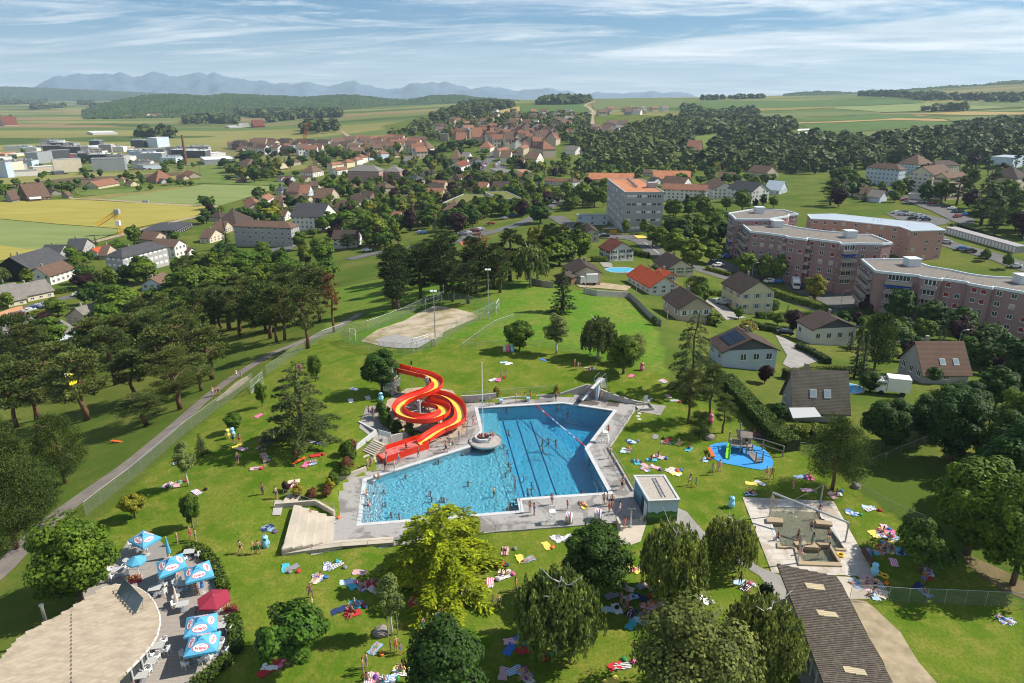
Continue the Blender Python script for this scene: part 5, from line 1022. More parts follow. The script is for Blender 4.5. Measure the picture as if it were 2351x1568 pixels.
for i,m_ in enumerate((whitep,white_st,mur1,mur2)):
 a,c=rp_[i].to_2d(),rp_[(i+1)%4].to_2d();d=(c-a).normalized();nn=Vector((d.y,-d.x));nn=nn if(sum((q.to_2d()for q in rp_),Vector((0,0)))/4-(a+c)/2).dot(nn)>0 else-nn;t2=.0 if i%2==0 else th
 part(MB().prism([a+d*t2,c-d*t2,c-d*t2+nn*th,a+d*t2+nn*th],0,2.7),'wall',m_,e)
pol=[q.to_2d()for q in rp_];part(MB().prism(inset(pol,-.12),2.7,2.86),'roof_slab',white_st,e);rin=inset(pol,.12)
rr_=part(MB().prism(rin,2.86,2.89),'roof_gravel',M('roof_gravel',(.42,.38,.33),.95,(.32,.29,.25),4,bump=.02,bscale=20),e)
k=part(MB().prism(inset(pol,-.14),2.861,2.98),'x',white_st,e);bpy.data.objects.remove(k)
for i in range(4):
 o4,i4=inset(pol,-.14),rin;part(MB().prism([o4[i],o4[(i+1)%4],i4[(i+1)%4],i4[i]],2.862,2.99),'parapet',white_st,e)
la,lb=pl('M1',2150,880,2.95),pl('M1',2220,1012,2.95);d=(lb-la);d.z=0;L=d.length;d.normalize();n_=Vector((-d.y,d.x,0));bb=MB()
for s in(-.2,.2):obox(bb,Vector((la.x,la.y,0)),d,n_,0,L,s-.03,s+.03,2.92,2.98)
for i in range(int(L/.3)):obox(bb,Vector((la.x,la.y,0)),d,n_,i*.3+.1,i*.3+.14,-.2,.2,2.93,2.97)
part(bb,'roof_ladder',galv,e);a,c=rp_[3].to_2d(),rp_[0].to_2d();d=(c-a).normalized();nn=Vector((-d.y,d.x));nn=nn if(sum(pol,Vector((0,0)))/4-a).dot(nn)<0 else-nn
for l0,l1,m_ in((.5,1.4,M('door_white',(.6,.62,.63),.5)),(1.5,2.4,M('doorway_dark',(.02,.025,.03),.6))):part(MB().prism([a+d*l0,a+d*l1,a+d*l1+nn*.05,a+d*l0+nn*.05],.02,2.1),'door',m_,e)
def shower(t,x,y,label):
 p=pl(t,x,y,DZ);e=empty('shower',p,0,label,'shower');mesh_obj('column',MB().cyl((0,0),.09,0,2.3,10).mesh('column',steel),e);mesh_obj('base',MB().cyl((0,0),.25,0,.1,12).mesh('base',concrete),e)
 for s in(-1,1):mesh_obj('arm',MB().tube([(0,0,2.2),(.12*s,0,2.45),(.35*s,0,2.45),(.42*s,0,2.3)],.05,6).mesh('arm',steel),e)
shower('M1',1990,1218,'double-headed steel shower column in the shower court')
patch('shower_court',MP('M1',[(1890,1180),(2110,1160),(2060,1320),(1990,1345),(1920,1345)]),palestone,lift=.045,step=.8)
wallstrip('low_wall',[mpt(1895,1178,.6),mpt(1930,1250,.6)],'low pale wall beside the showers',palestone);wallstrip('low_wall',[mpt(2110,1150,.6),mpt(2060,1185,.6)],'short pale wall between showers and plant room',palestone)
for x,y in[(1565,1190),(1765,1165)]:
 p=pl('M1',x,y,DZ);e=empty('rope_reel',p,R(-14),'reel wound with red, white and blue lane rope','reel','lane rope reels on the pool deck')
 for i,m_ in enumerate((whitep,red,whitep,bluep,whitep,bluep,red,whitep)):me_=MB().cyl((0,0),.62-.03*(i%2),-.04,.04,20).mesh('rope_coil',m_);me_.transform(Matrix.Translation((-.28+.08*i,0,.75))@Matrix.Rotation(math.pi/2,4,'Y'));mesh_obj('rope_coil',me_,e)
 mesh_obj('frame',MB().box(-.45,.45,-.03,.03,.72,.78).box(-.45,-.4,-.45,.45,0,.06).box(.4,.45,-.45,.45,0,.06).box(-.45,-.4,-.04,.04,0,.75).box(.4,.45,-.04,.04,0,.75).mesh('frame',galv),e)
def lifeguard(t,x,y,rz,label):
 p=pl(t,x,y,DZ);e=empty('lifeguard_chair',p,rz,label,'lifeguard chair')
 for i,(sx,sy)in enumerate(((-1,-1),(1,-1),(1,1),(-1,1))):mesh_obj('leg',MB().tube([(.45*sx,.55*sy,0),(.3*sx,.3*sy,1.5)],.03,6).mesh('leg',whitep),e)
 mesh_obj('seat',MB().box(-.35,.35,-.3,.35,1.5,1.56).mesh('seat',whitep),e);mesh_obj('backrest',MB().box(-.35,.35,.32,.37,1.56,2.1).mesh('backrest',whitep),e)
 for i in range(4):mesh_obj('rung',MB().box(-.4+.03*i,.4-.03*i,-.56+.06*i,-.5+.06*i,.25+.32*i,.29+.32*i).mesh('rung',whitep),e)
lifeguard('M1',1450,1190,R(10),'white lifeguard chair on the lower deck');lifeguard('M1',1815,630,R(70),'white lifeguard chair by the bend of the pool')
posts_fence('fence',[pl('S1',x,y,0)for x,y in[(880,1155),(1060,1090),(1320,1040),(1325,880)]],.9,'low steel fence between slide and pool',1.5,True,mesh=chain_w)
# restaurant with ribbed roof
def line_poly(poly,o,d):
 """stretches of the line o + t d inside the polygon"""
 n=Vector((-d.y,d.x));ts=[]
 for i in range(len(poly)):
  a,c=Vector(poly[i][:2])-o,Vector(poly[(i+1)%len(poly)][:2])-o;fa,fc=a.dot(n),c.dot(n)
  if(fa>0)!=(fc>0):q=a.lerp(c,fa/(fa-fc));ts.append(q.dot(d))
 ts.sort();return list(zip(ts[::2],ts[1::2]))
def ribs(poly,d,sp,w,h,z,mat,name,e,slope=None):
 d=Vector(d).normalized();n=Vector((-d.y,d.x));c=Vector(poly[0][:2]);vals=[(Vector(p[:2])-c).dot(n)for p in poly];bb=MB();v=min(vals)+sp/2;zf=slope or(lambda x,y:0)
 while v<max(vals):
  for t0,t1 in line_poly(poly,c+n*v,d):
   if t1-t0<.1:continue
   o=c+n*v;q=[o+d*t0-n*w/2,o+d*t1-n*w/2,o+d*t1+n*w/2,o+d*t0+n*w/2];tp_=[o+d*t0-n*w/4,o+d*t1-n*w/4,o+d*t1+n*w/4,o+d*t0+n*w/4]
   bb.add([(p.x,p.y,z+zf(p.x,p.y)-.01)for p in q]+[(p.x,p.y,z+zf(p.x,p.y)+h)for p in tp_],[(0,1,5,4),(1,2,6,5),(2,3,7,6),(3,0,4,7),(4,5,6,7)])
  v+=sp
 return part(bb,name,mat,e)
ZR=3.5
RR=MP('F1',[(-420,1500),(0,1212),(130,1062),(260,985),(410,908),(580,800),(700,722),(790,700),(880,700),(960,725),(1020,765),(1065,825),(1095,900),(1100,965),(1080,1050),(1040,1120),(960,1210),(870,1300),(790,1377),(560,1580),(200,1800),(-300,1900)],ZR)
RR=[(p[0],p[1])for p in RR];rc_=pl('F1',600,1100,0);rest_=empty('restaurant',(rc_.x,rc_.y,0),0,'restaurant under a broad ribbed beige roof with a rounded end','building')
roofm=M('beige_roof',(.42,.355,.265),.7,(.25,.205,.15),.6,(.42,.75),stretch=(1,3,1,R(20)),detail=9)
part(MB().prism(RR,ZR-.25,ZR),'roof_slab',M('roof_valley_dirt',(.30,.25,.185),.85,(.38,.32,.235),.8),rest_);dirr=pl('F1',1100,935,ZR)-pl('F1',0,1345,ZR);ribs(RR,dirr[:2],.50,.40,.11,ZR,roofm,'roof_ribs',rest_)
sm=pl('F1',492,890,ZR),pl('F1',492,1380,ZR);part(MB().tube([sm[0]+Vector((0,0,.08)),sm[1]+Vector((0,0,.08))],.035,5),'lightning_cable',M('dark_grey',(.06,.06,.065),.5),rest_)
wl=inset(RR,1.1);part(MB().prism(wl,0,1.0),'plinth_wall',M('maroon_wall',(.16,.07,.06),.7,(.2,.1,.08),1.0),rest_);part(MB().prism(inset(RR,1.15),1.0,ZR-.26),'window_band',M('dark_glass',(.02,.025,.03),.08,spec=.6),rest_)
for i in range(len(wl)):
 q=wl[i];part(MB().cyl(q,.09,0,ZR-.26,8),'roof_post',white_st,rest_)
gut=[Vector((*p,ZR-.05))for p in RR[6:18]];part(MB().tube(gut,.09,6),'gutter',M('gutter_white',(.6,.58,.54),.5),rest_)
cpos=pl('F1',315,955,ZR-.6);e=empty('chimney_pipe',(cpos.x,cpos.y,ZR-.6),0,'shiny steel flue pipe behind the restaurant roof','chimney');part(MB().cyl((cpos.x,cpos.y),.14,0,ZR+1.1,12),'pipe',steel,e);part(MB().cyl((cpos.x,cpos.y),.2,ZR+1.12,ZR+1.22,12),'cap',steel,e)
q=[pl('F1',797,712,ZR+1.1),pl('F1',862,752,ZR+.9),pl('F1',988,880,ZR+.6),pl('F1',905,858,ZR+.1)]
a=pl('F1',800,770,ZR);c=pl('F1',930,915,ZR);dd=(c-a).normalized();nn=Vector((dd.y,-dd.x,0));nn=nn if nn.x>0 else-nn
e=empty('solar_collector',a,0,'tilted solar collector on thin legs on the restaurant roof','solar panel');L=(c-a).length
for k in range(2):
 l0,l1=L*k/2+.03,L*(k+1)/2-.03;V=[a+dd*l0+nn*.1+Vector((0,0,.15)),a+dd*l1+nn*.1+Vector((0,0,.15)),a+dd*l1+nn*.95+Vector((0,0,1.25)),a+dd*l0+nn*.95+Vector((0,0,1.25))];up=(V[1]-V[0]).cross(V[3]-V[0]).normalized()*.07
 part(MB().add(V+[v+up for v in V],[(3,2,1,0),(4,5,6,7),(0,1,5,4),(1,2,6,5),(2,3,7,6),(3,0,4,7)]),'collector_panel',M('collector_glass',(.10,.12,.12),.15,spec=.6),e)
for k in range(4):p=a+dd*L*(k+.1)/3.3;part(MB().tube([p+nn*.95+Vector((0,0,1.2)),p+nn*.75+Vector((0,0,.05))],.03,5).tube([p+nn*.1+Vector((0,0,.15)),p+nn*.75+Vector((0,0,.05))],.025,5),'leg',galv,e)
terr=tiles_mat('terrace_tiles',(.34,.30,.26),(.28,.25,.22),(.20,.18,.16),1.6)
patch('restaurant_terrace',GP('F1',[(560,760),(740,640),(830,480),(880,400),(1000,385),(1100,395),(1140,440),(1150,520),(1320,490),(1480,600),(1530,700),(1600,880),(1570,1000),(1565,1150),(1500,1290),(1370,1360),(1250,1430),(900,1430),(700,1300)]),terr,lift=.05,step=1.2)
patch('terrace_paving',GP('F1',[(840,470),(885,400),(1000,387),(1098,397),(1138,442),(1140,510),(1000,600),(850,600)]),paving,lift=.075,step=1)
def text_mesh(s,size):
 cu=bpy.data.curves.new('lettering','FONT');cu.body=s;cu.size=size;cu.align_x='CENTER';cu.align_y='CENTER';cu.offset=.014;cu.shear=.15;o=bpy.data.objects.new('lettering',cu);COL.objects.link(o);dg=bpy.context.evaluated_depsgraph_get();me=bpy.data.meshes.new_from_object(o.evaluated_get(dg));bpy.data.objects.remove(o);return me
cloth_b=M('blue_canvas',(.10,.42,.66),.75,(.13,.47,.70),.8,trans=.25);redtext=M('red_print',(.55,.015,.03),.7);whitecl=M('white_print',(.80,.82,.84),.7);bluetext=M('blue_print',(.25,.40,.62),.7)
tm=text_mesh('Frisco',.42);setmats(tm,redtext);tm.materials.clear();tm.materials.append(redtext);tn=text_mesh('Nestlé',.15);tn.materials.clear();tn.materials.append(bluetext)
el=MB();el.add([(.68*math.cos(i*math.pi/16),.36*math.sin(i*math.pi/16),0)for i in range(32)],[tuple(range(32))]);elm=el.mesh('logo_oval',whitecl)
el=MB();el.add([(r_*math.cos(i*math.pi/16),r_*.53*math.sin(i*math.pi/16),0)for r_ in(.72,.67)for i in range(32)],[(i,(i+1)%32,32+(i+1)%32,32+i)for i in range(32)]);elr=el.mesh('logo_rim',redtext)
def pole_base(e,h):
 mesh_obj('pole',MB().cyl((0,0),.035,0,h,8).mesh('pole',whitep),e);mesh_obj('base',MB().cyl((0,0),.32,0,.1,14).mesh('base',concrete),e)
def parasol(cs,label,za=3.05,ze=2.35):
 P_=[pl('F1',x,y,ze)for x,y in cs];c=sum(P_,Vector())/4;g_=HT(c.x,c.y);e=empty('parasol',(c.x,c.y,g_),0,label,'parasol');A_=Vector((0,0,za-g_));C4=[p-Vector((c.x,c.y,g_))for p in P_]
 bb=MB();k=len(C4);bb.add([A_]+C4,[(0,i+1,(i+1)%k+1)for i in range(k)]);bb.add(C4+[p-Vector((0,0,.22))for p in C4],[(i,(i+1)%k,k+(i+1)%k,k+i)for i in range(k)]);cn=mesh_obj('canopy',bb.mesh('canopy',cloth_b),e)
 bb=MB().add([A_+Vector((0,0,.12))]+[A_+(p-A_)*.2+Vector((0,0,.06))for p in C4],[(0,i+1,(i+1)%k+1)for i in range(k)]);mesh_obj('vent_cap',bb.mesh('vent_cap',cloth_b),cn)
 for i in range(k):
  a_,b_=C4[i],C4[(i+1)%k];m_=(a_+b_)/2;nrm_=(b_-a_).cross(A_-a_).normalized();nrm_=nrm_ if nrm_.z>0 else-nrm_;up=(A_-m_).normalized();rt_=up.cross(nrm_);up=nrm_.cross(rt_);o_=m_.lerp(A_,.36)+nrm_*.012
  w_=min(1.15,(b_-a_).length/2.9);T=Matrix.Translation(o_)@Matrix((rt_,up,nrm_)).transposed().to_4x4()@Matrix.Scale(w_,4)
  for me_,nm_,dz,dy in((elm,'logo_oval',0,0),(elr,'logo_rim',.004,0),(tm,'logo_lettering',.008,-.05),(tn,'logo_lettering',.008,.23)):o2=mesh_obj(nm_,me_,cn);o2.matrix_local=T@Matrix.Translation((0,dy,dz))
 pole_base(e,za-g_-.02);bb=MB()
 for p in C4:bb.tube([A_*.97,p+Vector((0,0,-.05))],.018,4)
 mesh_obj('ribs',bb.mesh('ribs',galv),e);return e
for i,(cs,lb)in enumerate([([(882,395),(985,325),(1113,372),(985,447)],'beside the round corner of the terrace'),([(1073,548),(1255,480),(1288,575),(1095,652)],'between the closed parasol and the planter'),([(1260,592),(1440,530),(1476,640),(1278,692)],'nearest the hedge, over the busy tables'),([(1285,925),(1498,892),(1490,1015),(1262,1065)],'overlapped by another beside the café front'),([(1308,1045),(1522,1018),(1492,1155),(1260,1198)],'overlapping another, above the table with people eating')]):parasol(cs,f'square light blue ice-cream parasol {lb}')
def round_parasol(x,y,r,mat,label,n=8,za=2.75,drop=.5,logo=False):
 p=pl('F1',x,y,2.5);g_=HT(p.x,p.y);e=empty('parasol',(p.x,p.y,g_),0,label,'parasol');rim=[Vector((r*math.cos(i*2*math.pi/n),r*math.sin(i*2*math.pi/n),za-drop-g_))for i in range(n)];bb=MB().add([(0,0,za-g_)]+rim,[(0,i+1,(i+1)%n+1)for i in range(n)]);bb.add(rim+[q-Vector((0,0,.15))for q in rim],[(i,(i+1)%n,n+(i+1)%n,n+i)for i in range(n)]);cn=mesh_obj('canopy',bb.mesh('canopy',mat),e);pole_base(e,za-g_);return e
round_parasol(935,520,.95,cloth_b,'small round blue parasol with a blue stand',8);round_parasol(1470,785,1.55,M('maroon_canvas',(.32,.03,.06),.8,trans=.15),'maroon hexagonal parasol by the hedge',6)
def closed_parasol(x,y,mat,label,h=2.6,r=.24):
 p=G('F1',x,y);e=empty('closed_parasol',p,0,label,'parasol');mesh_obj('furled_canopy',MB().cyl((0,0),r,.75,h,8,r2=.05).mesh('furled_canopy',mat),e);pole_base(e,h+.1)
closed_parasol(1170,520,cloth_b,'furled bright blue parasol at the lawn edge');closed_parasol(1222,850,M('striped_cream',(.62,.52,.44),.8),'furled cream parasol above a round bistro table',2.2,.2);closed_parasol(1400,760,bluep,'short furled dark blue parasol by the busy tables',1.9,.2)
chp=[]
b0=MB().box(-.22,.22,-.22,.22,.42,.46);b1=MB()
for k in range(7):x=-.2+.4*k/6;b1.box(x-.018,x+.018,.19,.225,.46,.82+.04*math.sin(k/6*math.pi))
b1.box(-.23,.23,.19,.23,.80,.87)
CHM={'seat':b0.mesh('seat',whitep),'backrest':b1.mesh('backrest',whitep),'armrest':MB().box(-.26,-.21,-.2,.22,.64,.68).box(-.25,-.22,-.2,-.16,.45,.65).mesh('armrest',whitep),'leg':MB().cyl((0,0),.025,0,.43,6).mesh('leg',whitep)}
def chair(p,rz,label):
 e=empty('plastic_chair',p,rz,label,'chair','white plastic chairs: '+label)
 for k in('seat','backrest'):mesh_obj(k,CHM[k],e)
 mesh_obj('armrest',CHM['armrest'],e);mesh_obj('armrest',CHM['armrest'],e).scale=(-1,1,1)
 for sx in(-.19,.19):
  for sy in(-.19,.2):mesh_obj('leg',CHM['leg'],e,(sx,sy,0))
greyt=M('grey_tabletop',(.40,.41,.40),.6)
def table(x,y,label,chairs=(0,1,2,3),rz=.2,where='around the terrace tables',rnd=False):
 p=G('F1',x,y)+Vector((0,0,.09));e=empty('terrace_table',p,rz,label,'table','grey terrace tables: '+label)
 mesh_obj('tabletop',(MB().cyl((0,0),.38,.72,.76,18)if rnd else MB().box(-.55,.55,-.42,.42,.72,.76)).mesh('tabletop',greyt),e);mesh_obj('foot',MB().cyl((0,0),.04,.03,.72,8).box(-.3,.3,-.3,.3,0,.03).mesh('foot',galv),e)
 for k in chairs:
  a=rz+k*math.pi/2;d=.95 if k%2 else .85;chair(p+Vector((math.sin(a)*d,math.cos(a)*d,0)),-a+2*rz*0,f'white plastic chair {where}')
table(1075,770,'grey table at the curved roof edge',(0,1),.2,'at the table by the curved roof edge');table(1175,690,'grey table under the parasols',(1,2,3,0),.2,'under the middle parasols');table(1275,735,'grey table shared by a family',(0,2,3),.2,'under the middle parasols')
table(1265,880,'small grey table standing in full sun',(3,),.3,'beside the table in full sun');table(1220,828,'round bistro table with a furled parasol',(),0,'',True);table(1450,880,'grey table under the maroon parasol',(0,1,3),.3,'under the maroon parasol')
table(1090,1170,'grey table under the roof edge by the windows',(0,1,2),.2,'in the shade of the roof edge');table(1040,1280,'grey table on the curved beige paving',(0,2),.2,'on the curved beige paving');table(980,1375,'grey table at the lower café windows',(0,3),.2,'at the lower café windows')
table(1330,1230,'table with people eating under the parasol',(0,1,2,3),.3,'at the table with people eating');table(1490,1180,'grey table at the hedge by the lower parasol',(0,1,2),.2,'at the hedge by the lower parasol');table(1520,1030,'grey table half under a parasol by the hedge',(0,1),.2,'half under a parasol by the hedge');table(1310,515,'grey table against the lawn hedge',(1,2),.2,'against the lawn hedge');table(880,575,'dark round table under the small parasol',(),0,'',True);table(955,465,'table under the corner parasol',(0,1,3),.4,'under the corner parasol');table(820,640,'table in the shade of the maple',(0,1,2,3),.3,'in the shade of the maple')
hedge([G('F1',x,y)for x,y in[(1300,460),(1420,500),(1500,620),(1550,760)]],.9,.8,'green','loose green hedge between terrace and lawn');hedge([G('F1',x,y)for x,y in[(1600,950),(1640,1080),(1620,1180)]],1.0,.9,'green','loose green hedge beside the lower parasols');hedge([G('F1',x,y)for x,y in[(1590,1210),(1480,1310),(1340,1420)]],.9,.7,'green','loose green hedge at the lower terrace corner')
for x,y,lb in[(930,685,'by the roof'),(1590,890,'by the maroon parasol')]:
 p=G('F1',x,y);e=empty('flower_box',p,R(15),f'dark red planter box of flowers {lb}','planter');mesh_obj('box',MB().box(-.6,.6,-.2,.2,0,.4).mesh('box',M('crimson_box',(.22,.02,.07),.5)),e)
 V,F=cards(nrg.uniform((-.6,-.25,.4),(.6,.25,.85),(160,3)),unit(160)+np.array([0,0,.6]),.07,1.2);mesh_obj('flowers',np_mesh('flowers',V,F,M('mixed_flowers',(.05,.11,.02),.6,(.45,.06,.03),5,coords='O')),e)
 # changing rooms with corrugated roof
ZC=3.2
CBp=MP('F3',[(650,555),(1058,642),(1100,700),(1235,980),(1345,1180),(1450,1377),(1560,1600),(1080,1600),(970,1377),(830,1010),(690,660)],ZC)
ce=empty('changing_rooms',(pl('F3',1000,1000).x,pl('F3',1000,1000).y,0),0,'long changing-room building with dark weathered corrugated roof','building')
corr=M('corrugated_roof',(.105,.088,.072),.9,(.205,.178,.145),3.2,(.45,.75),detail=9,bump=.01,spec=.1);part(MB().prism(CBp,ZC-.2,ZC),'roof_slab',corr,ce)
rd=pl('F3',1200,1010,ZC)-pl('F3',850,985,ZC);ribs(CBp,rd[:2],.21,.16,.06,ZC,corr,'roof_corrugation',ce)
trans_p=M('translucent_sheet',(.50,.42,.26),.6,(.42,.36,.24),2)
for q in[[(838,684),(970,700),(985,738),(860,722)],[(918,870),(1055,890),(1078,925),(940,908)],[(1100,1258),(1250,1282),(1275,1325),(1120,1300)],[(985,1010),(1110,1025),(1135,1050),(1010,1038)]]:
 pq=MP('F3',q,ZC+.07)
 if q[0][0]==985:continue
 sk=part(MB().prism(pq,ZC+.02,ZC+.065),'skylight_sheet',trans_p,ce);ribs(pq,rd[:2],.21,.16,.03,ZC+.065,trans_p,'skylight_corrugation',ce)
part(MB().prism(inset(CBp,.9),0,ZC-.21),'wall',M('pale_wall',(.40,.42,.42),.8),ce);cin=inset(CBp,.55)
for i in range(9):a,c=Vector(cin[8]),Vector(cin[10]);p=a.lerp(c,.1+i/9);part(MB().cyl(p,.08,0,ZC-.2,6),'roof_post',white_st,ce)
patch('path_to_wading_pool',GP('F3',[(-60,160),(30,200),(140,330),(300,430),(420,500),(530,580),(700,650),(720,760),(620,760),(530,640),(330,520),(100,380),(-100,240)]),paving,lift=.04,step=1)
patch('side_path',GP('F3',[(620,740),(700,700),(760,900),(850,1100),(960,1400),(820,1400),(700,1000)]),paving,lift=.05,step=1);patch('side_path',GP('F3',[(1060,645),(1240,645),(1290,800),(1145,800)]),palestone,lift=.05,step=1)
hedge([G('F3',545,760),G('F3',590,800)],1.0,1.2,'dark','small clipped block hedge by the changing rooms')
# wading pool
wz=tiles_mat('wading_slab',(.50,.46,.41),(.47,.43,.38),(.40,.37,.33),.25,(.34,.28,.20));BAS=MP('F3',[(588,160),(925,172),(975,262),(1025,285),(1100,415),(1105,445),(1020,440),(985,415),(925,418),(925,470)]);
B1=MP('F3',[(592,163),(922,173),(1118,455),(1040,470),(1088,545),(815,540),(770,440),(655,440)]);slab('wading_pool_slab',WADE,[B1],DZ,wz)
b=MB();n=len(B1);b.add([(p[0],p[1],DZ)for p in B1]+[(p[0],p[1],-.45)for p in B1],[(i,(i+1)%n,n+(i+1)%n,n+i)for i in range(n)]);b.add([(p[0],p[1],-.06 if i in(0,1)else-.42)for i,p in enumerate(B1)],[tuple(range(n))]);tag(b.build('wading_basin',M('basin_pebble',(.52,.45,.32),.8,(.42,.40,.30),1.5)),kind='structure')
w2=bpy.data.materials.new('shallow_water');w2.use_nodes=True;w2.node_tree.nodes.clear();water_nodes(w2.node_tree.nodes,w2.node_tree.links,(.95,.99,.97),.22,(.45,.85,.80),4.5);tag(MB().prism(inset(B1,.01),-.5,-.09).build('wading_water',w2),kind='structure')
tan=M('brown_stone',(.36,.28,.18),.85,(.30,.24,.16),1.5)
def ledge(pts,h,label,z0=-.4):p0=pl('F3',*pts[0]);e=empty('stone_ledge',(p0.x,p0.y,0),0,label,'ledge');part(MB().prism(MP('F3',pts,h),z0,h),'block',tan,e);return e
ledge([(578,232),(690,240),(695,272),(582,265)],.32,'brown stone ledge at the shallow entry of the wading pool');ledge([(910,248),(1028,262),(1035,288),(925,280)],.32,'brown stone ledge jutting into the wading pool');ledge([(650,405),(668,405),(680,432),(770,432),(770,446),(655,442)],.2,'stepped stone rim on the left of the wading pool');ledge([(765,400),(840,395),(860,415),(905,405),(945,445),(850,440),(780,425)],.25,'stone bridge across the wading pool');ledge([(1050,445),(1130,450),(1130,462),(1055,458)],.2,'short stone rim beside the small basin');ledge([(770,445),(785,445),(825,535),(1085,545),(1100,570),(800,560)],.2,'stepped stone rim round the small basin');ledge([(1010,430),(1025,428),(1090,530),(1075,540)],.2,'stone rim on the right of the small basin');ledge([(920,408),(1005,412),(1010,425),(945,424)],.25,'stone sill between the two wading basins')
for L_ in([(585,158),(925,168)],[(590,240),(655,400)],[(925,170),(968,250)],[(1028,290),(1100,415)]):a,c=[pl('F3',*q)for q in L_];d=(c-a).normalized();nn=Vector((-d.y,d.x,0));tag(obox(MB(),Vector((a.x,a.y,0)),d,nn,0,(c-a).length,-.14,.14,DZ+.004,DZ+.03).build('white_edge_strip',white_st),kind='structure')
fp=pl('F3',760,200);fe=empty('bubble_fountain',(fp.x,fp.y,-.05),0,'small white fountain jet in the wading pool','fountain');me_=MB().cyl((0,0),.12,0,.25,8,r2=.05).cyl((0,0),.05,.25,.6,8,r2=.02).mesh('jet',M('white_water',(.8,.85,.88),.3,alpha=.7));mesh_obj('jet',me_,fe);mesh_obj('nozzle',MB().cyl((0,0),.08,-.1,.02,10).mesh('nozzle',steel),fe)
pp=[(598,232,65),(950,130,10),(1120,405,270),(792,552,350)]
e=empty('shade_frame',pl('F3',598,232),0,'tall steel frame spanning the wading pool without its sail','frame');tops=[]
for x,y,ty in pp:p=pl('F3',x,y,DZ);h=hgt('F3',y-ty,p);q=Vector((p.x,p.y,h));tops.append(q);part(MB().cyl((p.x,p.y),.09,0,h,10),'post',galv,e);part(MB().cyl((p.x,p.y),.2,0,.06,12),'foot_plate',galv,e)
part(MB().tube([tops[0],tops[2]],.12,10),'beam',galv,e);part(MB().tube([tops[1],tops[1]+Vector((-3,.5,-tops[1].z))],.02,4).tube([tops[1],tops[1]+Vector((2.5,2,-tops[1].z))],.02,4),'guy_wire',steel,e)
# playground
pgp=GP('M2',[(580,660),(620,645),(700,638),(790,640),(880,655),(950,680),(1000,730),(1022,780),(1010,815),(940,828),(870,818),(780,800),(700,785),(640,770),(600,730)]);pgs=smooth_path(pgp+[pgp[0]],.8)[:-1];patch('playground_surface',[(p.x,p.y)for p in pgs],M('blue_rubber',(.03,.22,.52),.85,(.04,.26,.58),.7),lift=.06,step=1)
wood=M('grey_timber',(.30,.26,.21),.85,(.21,.18,.15),2.5,coords='O');c0=G('M2',800,690);e=empty('play_tower',c0,R(-12),'timber play tower with a small roofed house on the blue surface','play tower')
mesh_obj('deck',MB().box(-1.6,1.2,-1.0,1.0,1.05,1.15).mesh('deck',wood),e);mesh_obj('house_wall',MB().box(-.2,1.1,-.2,.95,1.16,2.2).mesh('house_wall',wood),e);mesh_obj('roof',MB().add([(-.35,-.35,2.15),(1.25,-.35,2.15),(1.25,1.1,2.15),(-.35,1.1,2.15),(-.35,.4,2.75),(1.25,.4,2.75)],[(0,1,5,4),(2,3,4,5),(0,4,3),(1,2,5),(0,3,2,1)]).mesh('roof',wood),e)
pst=MB().cyl((0,0),.1,0,1,8).mesh('post',wood)
for x,y,h in[(-1.6,-1,2.0),(-1.6,1,2.2),(-.3,-1.05,2.3),(-.3,1.05,3.6),(1.25,-1.0,1.6),(1.25,1.0,2.4),(.5,-1.1,1.8)]:mesh_obj('post',pst,e,(x,y,0),scale=(1,1,h))
mesh_obj('railing',MB().box(-1.6,-.3,.98,1.04,1.5,1.62).box(-1.6,-1.54,-1,1,1.5,1.62).mesh('railing',wood),e)
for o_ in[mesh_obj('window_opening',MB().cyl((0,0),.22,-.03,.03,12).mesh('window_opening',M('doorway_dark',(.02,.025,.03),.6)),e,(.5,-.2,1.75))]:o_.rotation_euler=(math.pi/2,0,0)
s0,s1=G('M2',712,690),G('M2',705,755);d=s1-s0;d.z=0;d.normalize();n_=Vector((-d.y,d.x,0));e=empty('play_slide',s1,0,'lime green children slide on the playground','slide');lime=M('lime_green',(.20,.55,.03),.4);top=s0+Vector((0,0,1.1));bot=s1+Vector((0,0,.15));bb=MB()
for w0,w1,h in((-.25,.25,0),(-.29,-.25,.2),(.25,.29,.2)):bb.add([top+n_*w0,top+n_*w1,bot+n_*w1,bot+n_*w0]+[q+Vector((0,0,h+.03))for q in(top+n_*w0,top+n_*w1,bot+n_*w1,bot+n_*w0)],[(0,1,2,3),(4,7,6,5),(0,4,5,1),(1,5,6,2),(2,6,7,3),(3,7,4,0)])
part(bb,'chute',lime,e);part(MB().tube([top,top-Vector((0,0,1.1))],.05,6),'support',wood,e)
r0,r1=G('M2',830,700),G('M2',920,780);d=r1-r0;d.z=0;L=d.length;d.normalize();n_=Vector((-d.y,d.x,0));e=empty('plank_ramp',r1,0,'curved timber plank bridge leading down from the play tower','ramp')
for i in range(16):t=i/16;z=1.1-.9*t-.35*math.sin(t*math.pi);part(obox(MB(),Vector((r0.x,r0.y,r0.z)),d,n_,L*t,L*(t+1/17),-.42,.42,z,z+.06),'plank',wood,e)
for s in(-.5,.5):part(MB().cyl((r1.x+n_.x*s,r1.y+n_.y*s),.1,r1.z,r1.z+1.8,8),'post',wood,e)
for i in range(3):part(obox(MB(),Vector((r1.x,r1.y,r1.z)),d,n_,.05,.13,-.6,.6,.25+.3*i,.35+.3*i),'rung',wood,e)
posts_fence('rope_bridge',P2('M2',[(850,670),(945,690),(1085,735)]),1.6,'timber posts with a swinging climbing rope',4.5,2,wood,.1)
p=G('M2',870,590);tag(MB().box(-2.0,2.0,-1.5,1.5,0,.05).build('rubber_mat',M('black_rubber',(.035,.035,.04),.9),None,p,R(-14)),'black rubber fall mat beyond the blue playground','mat')
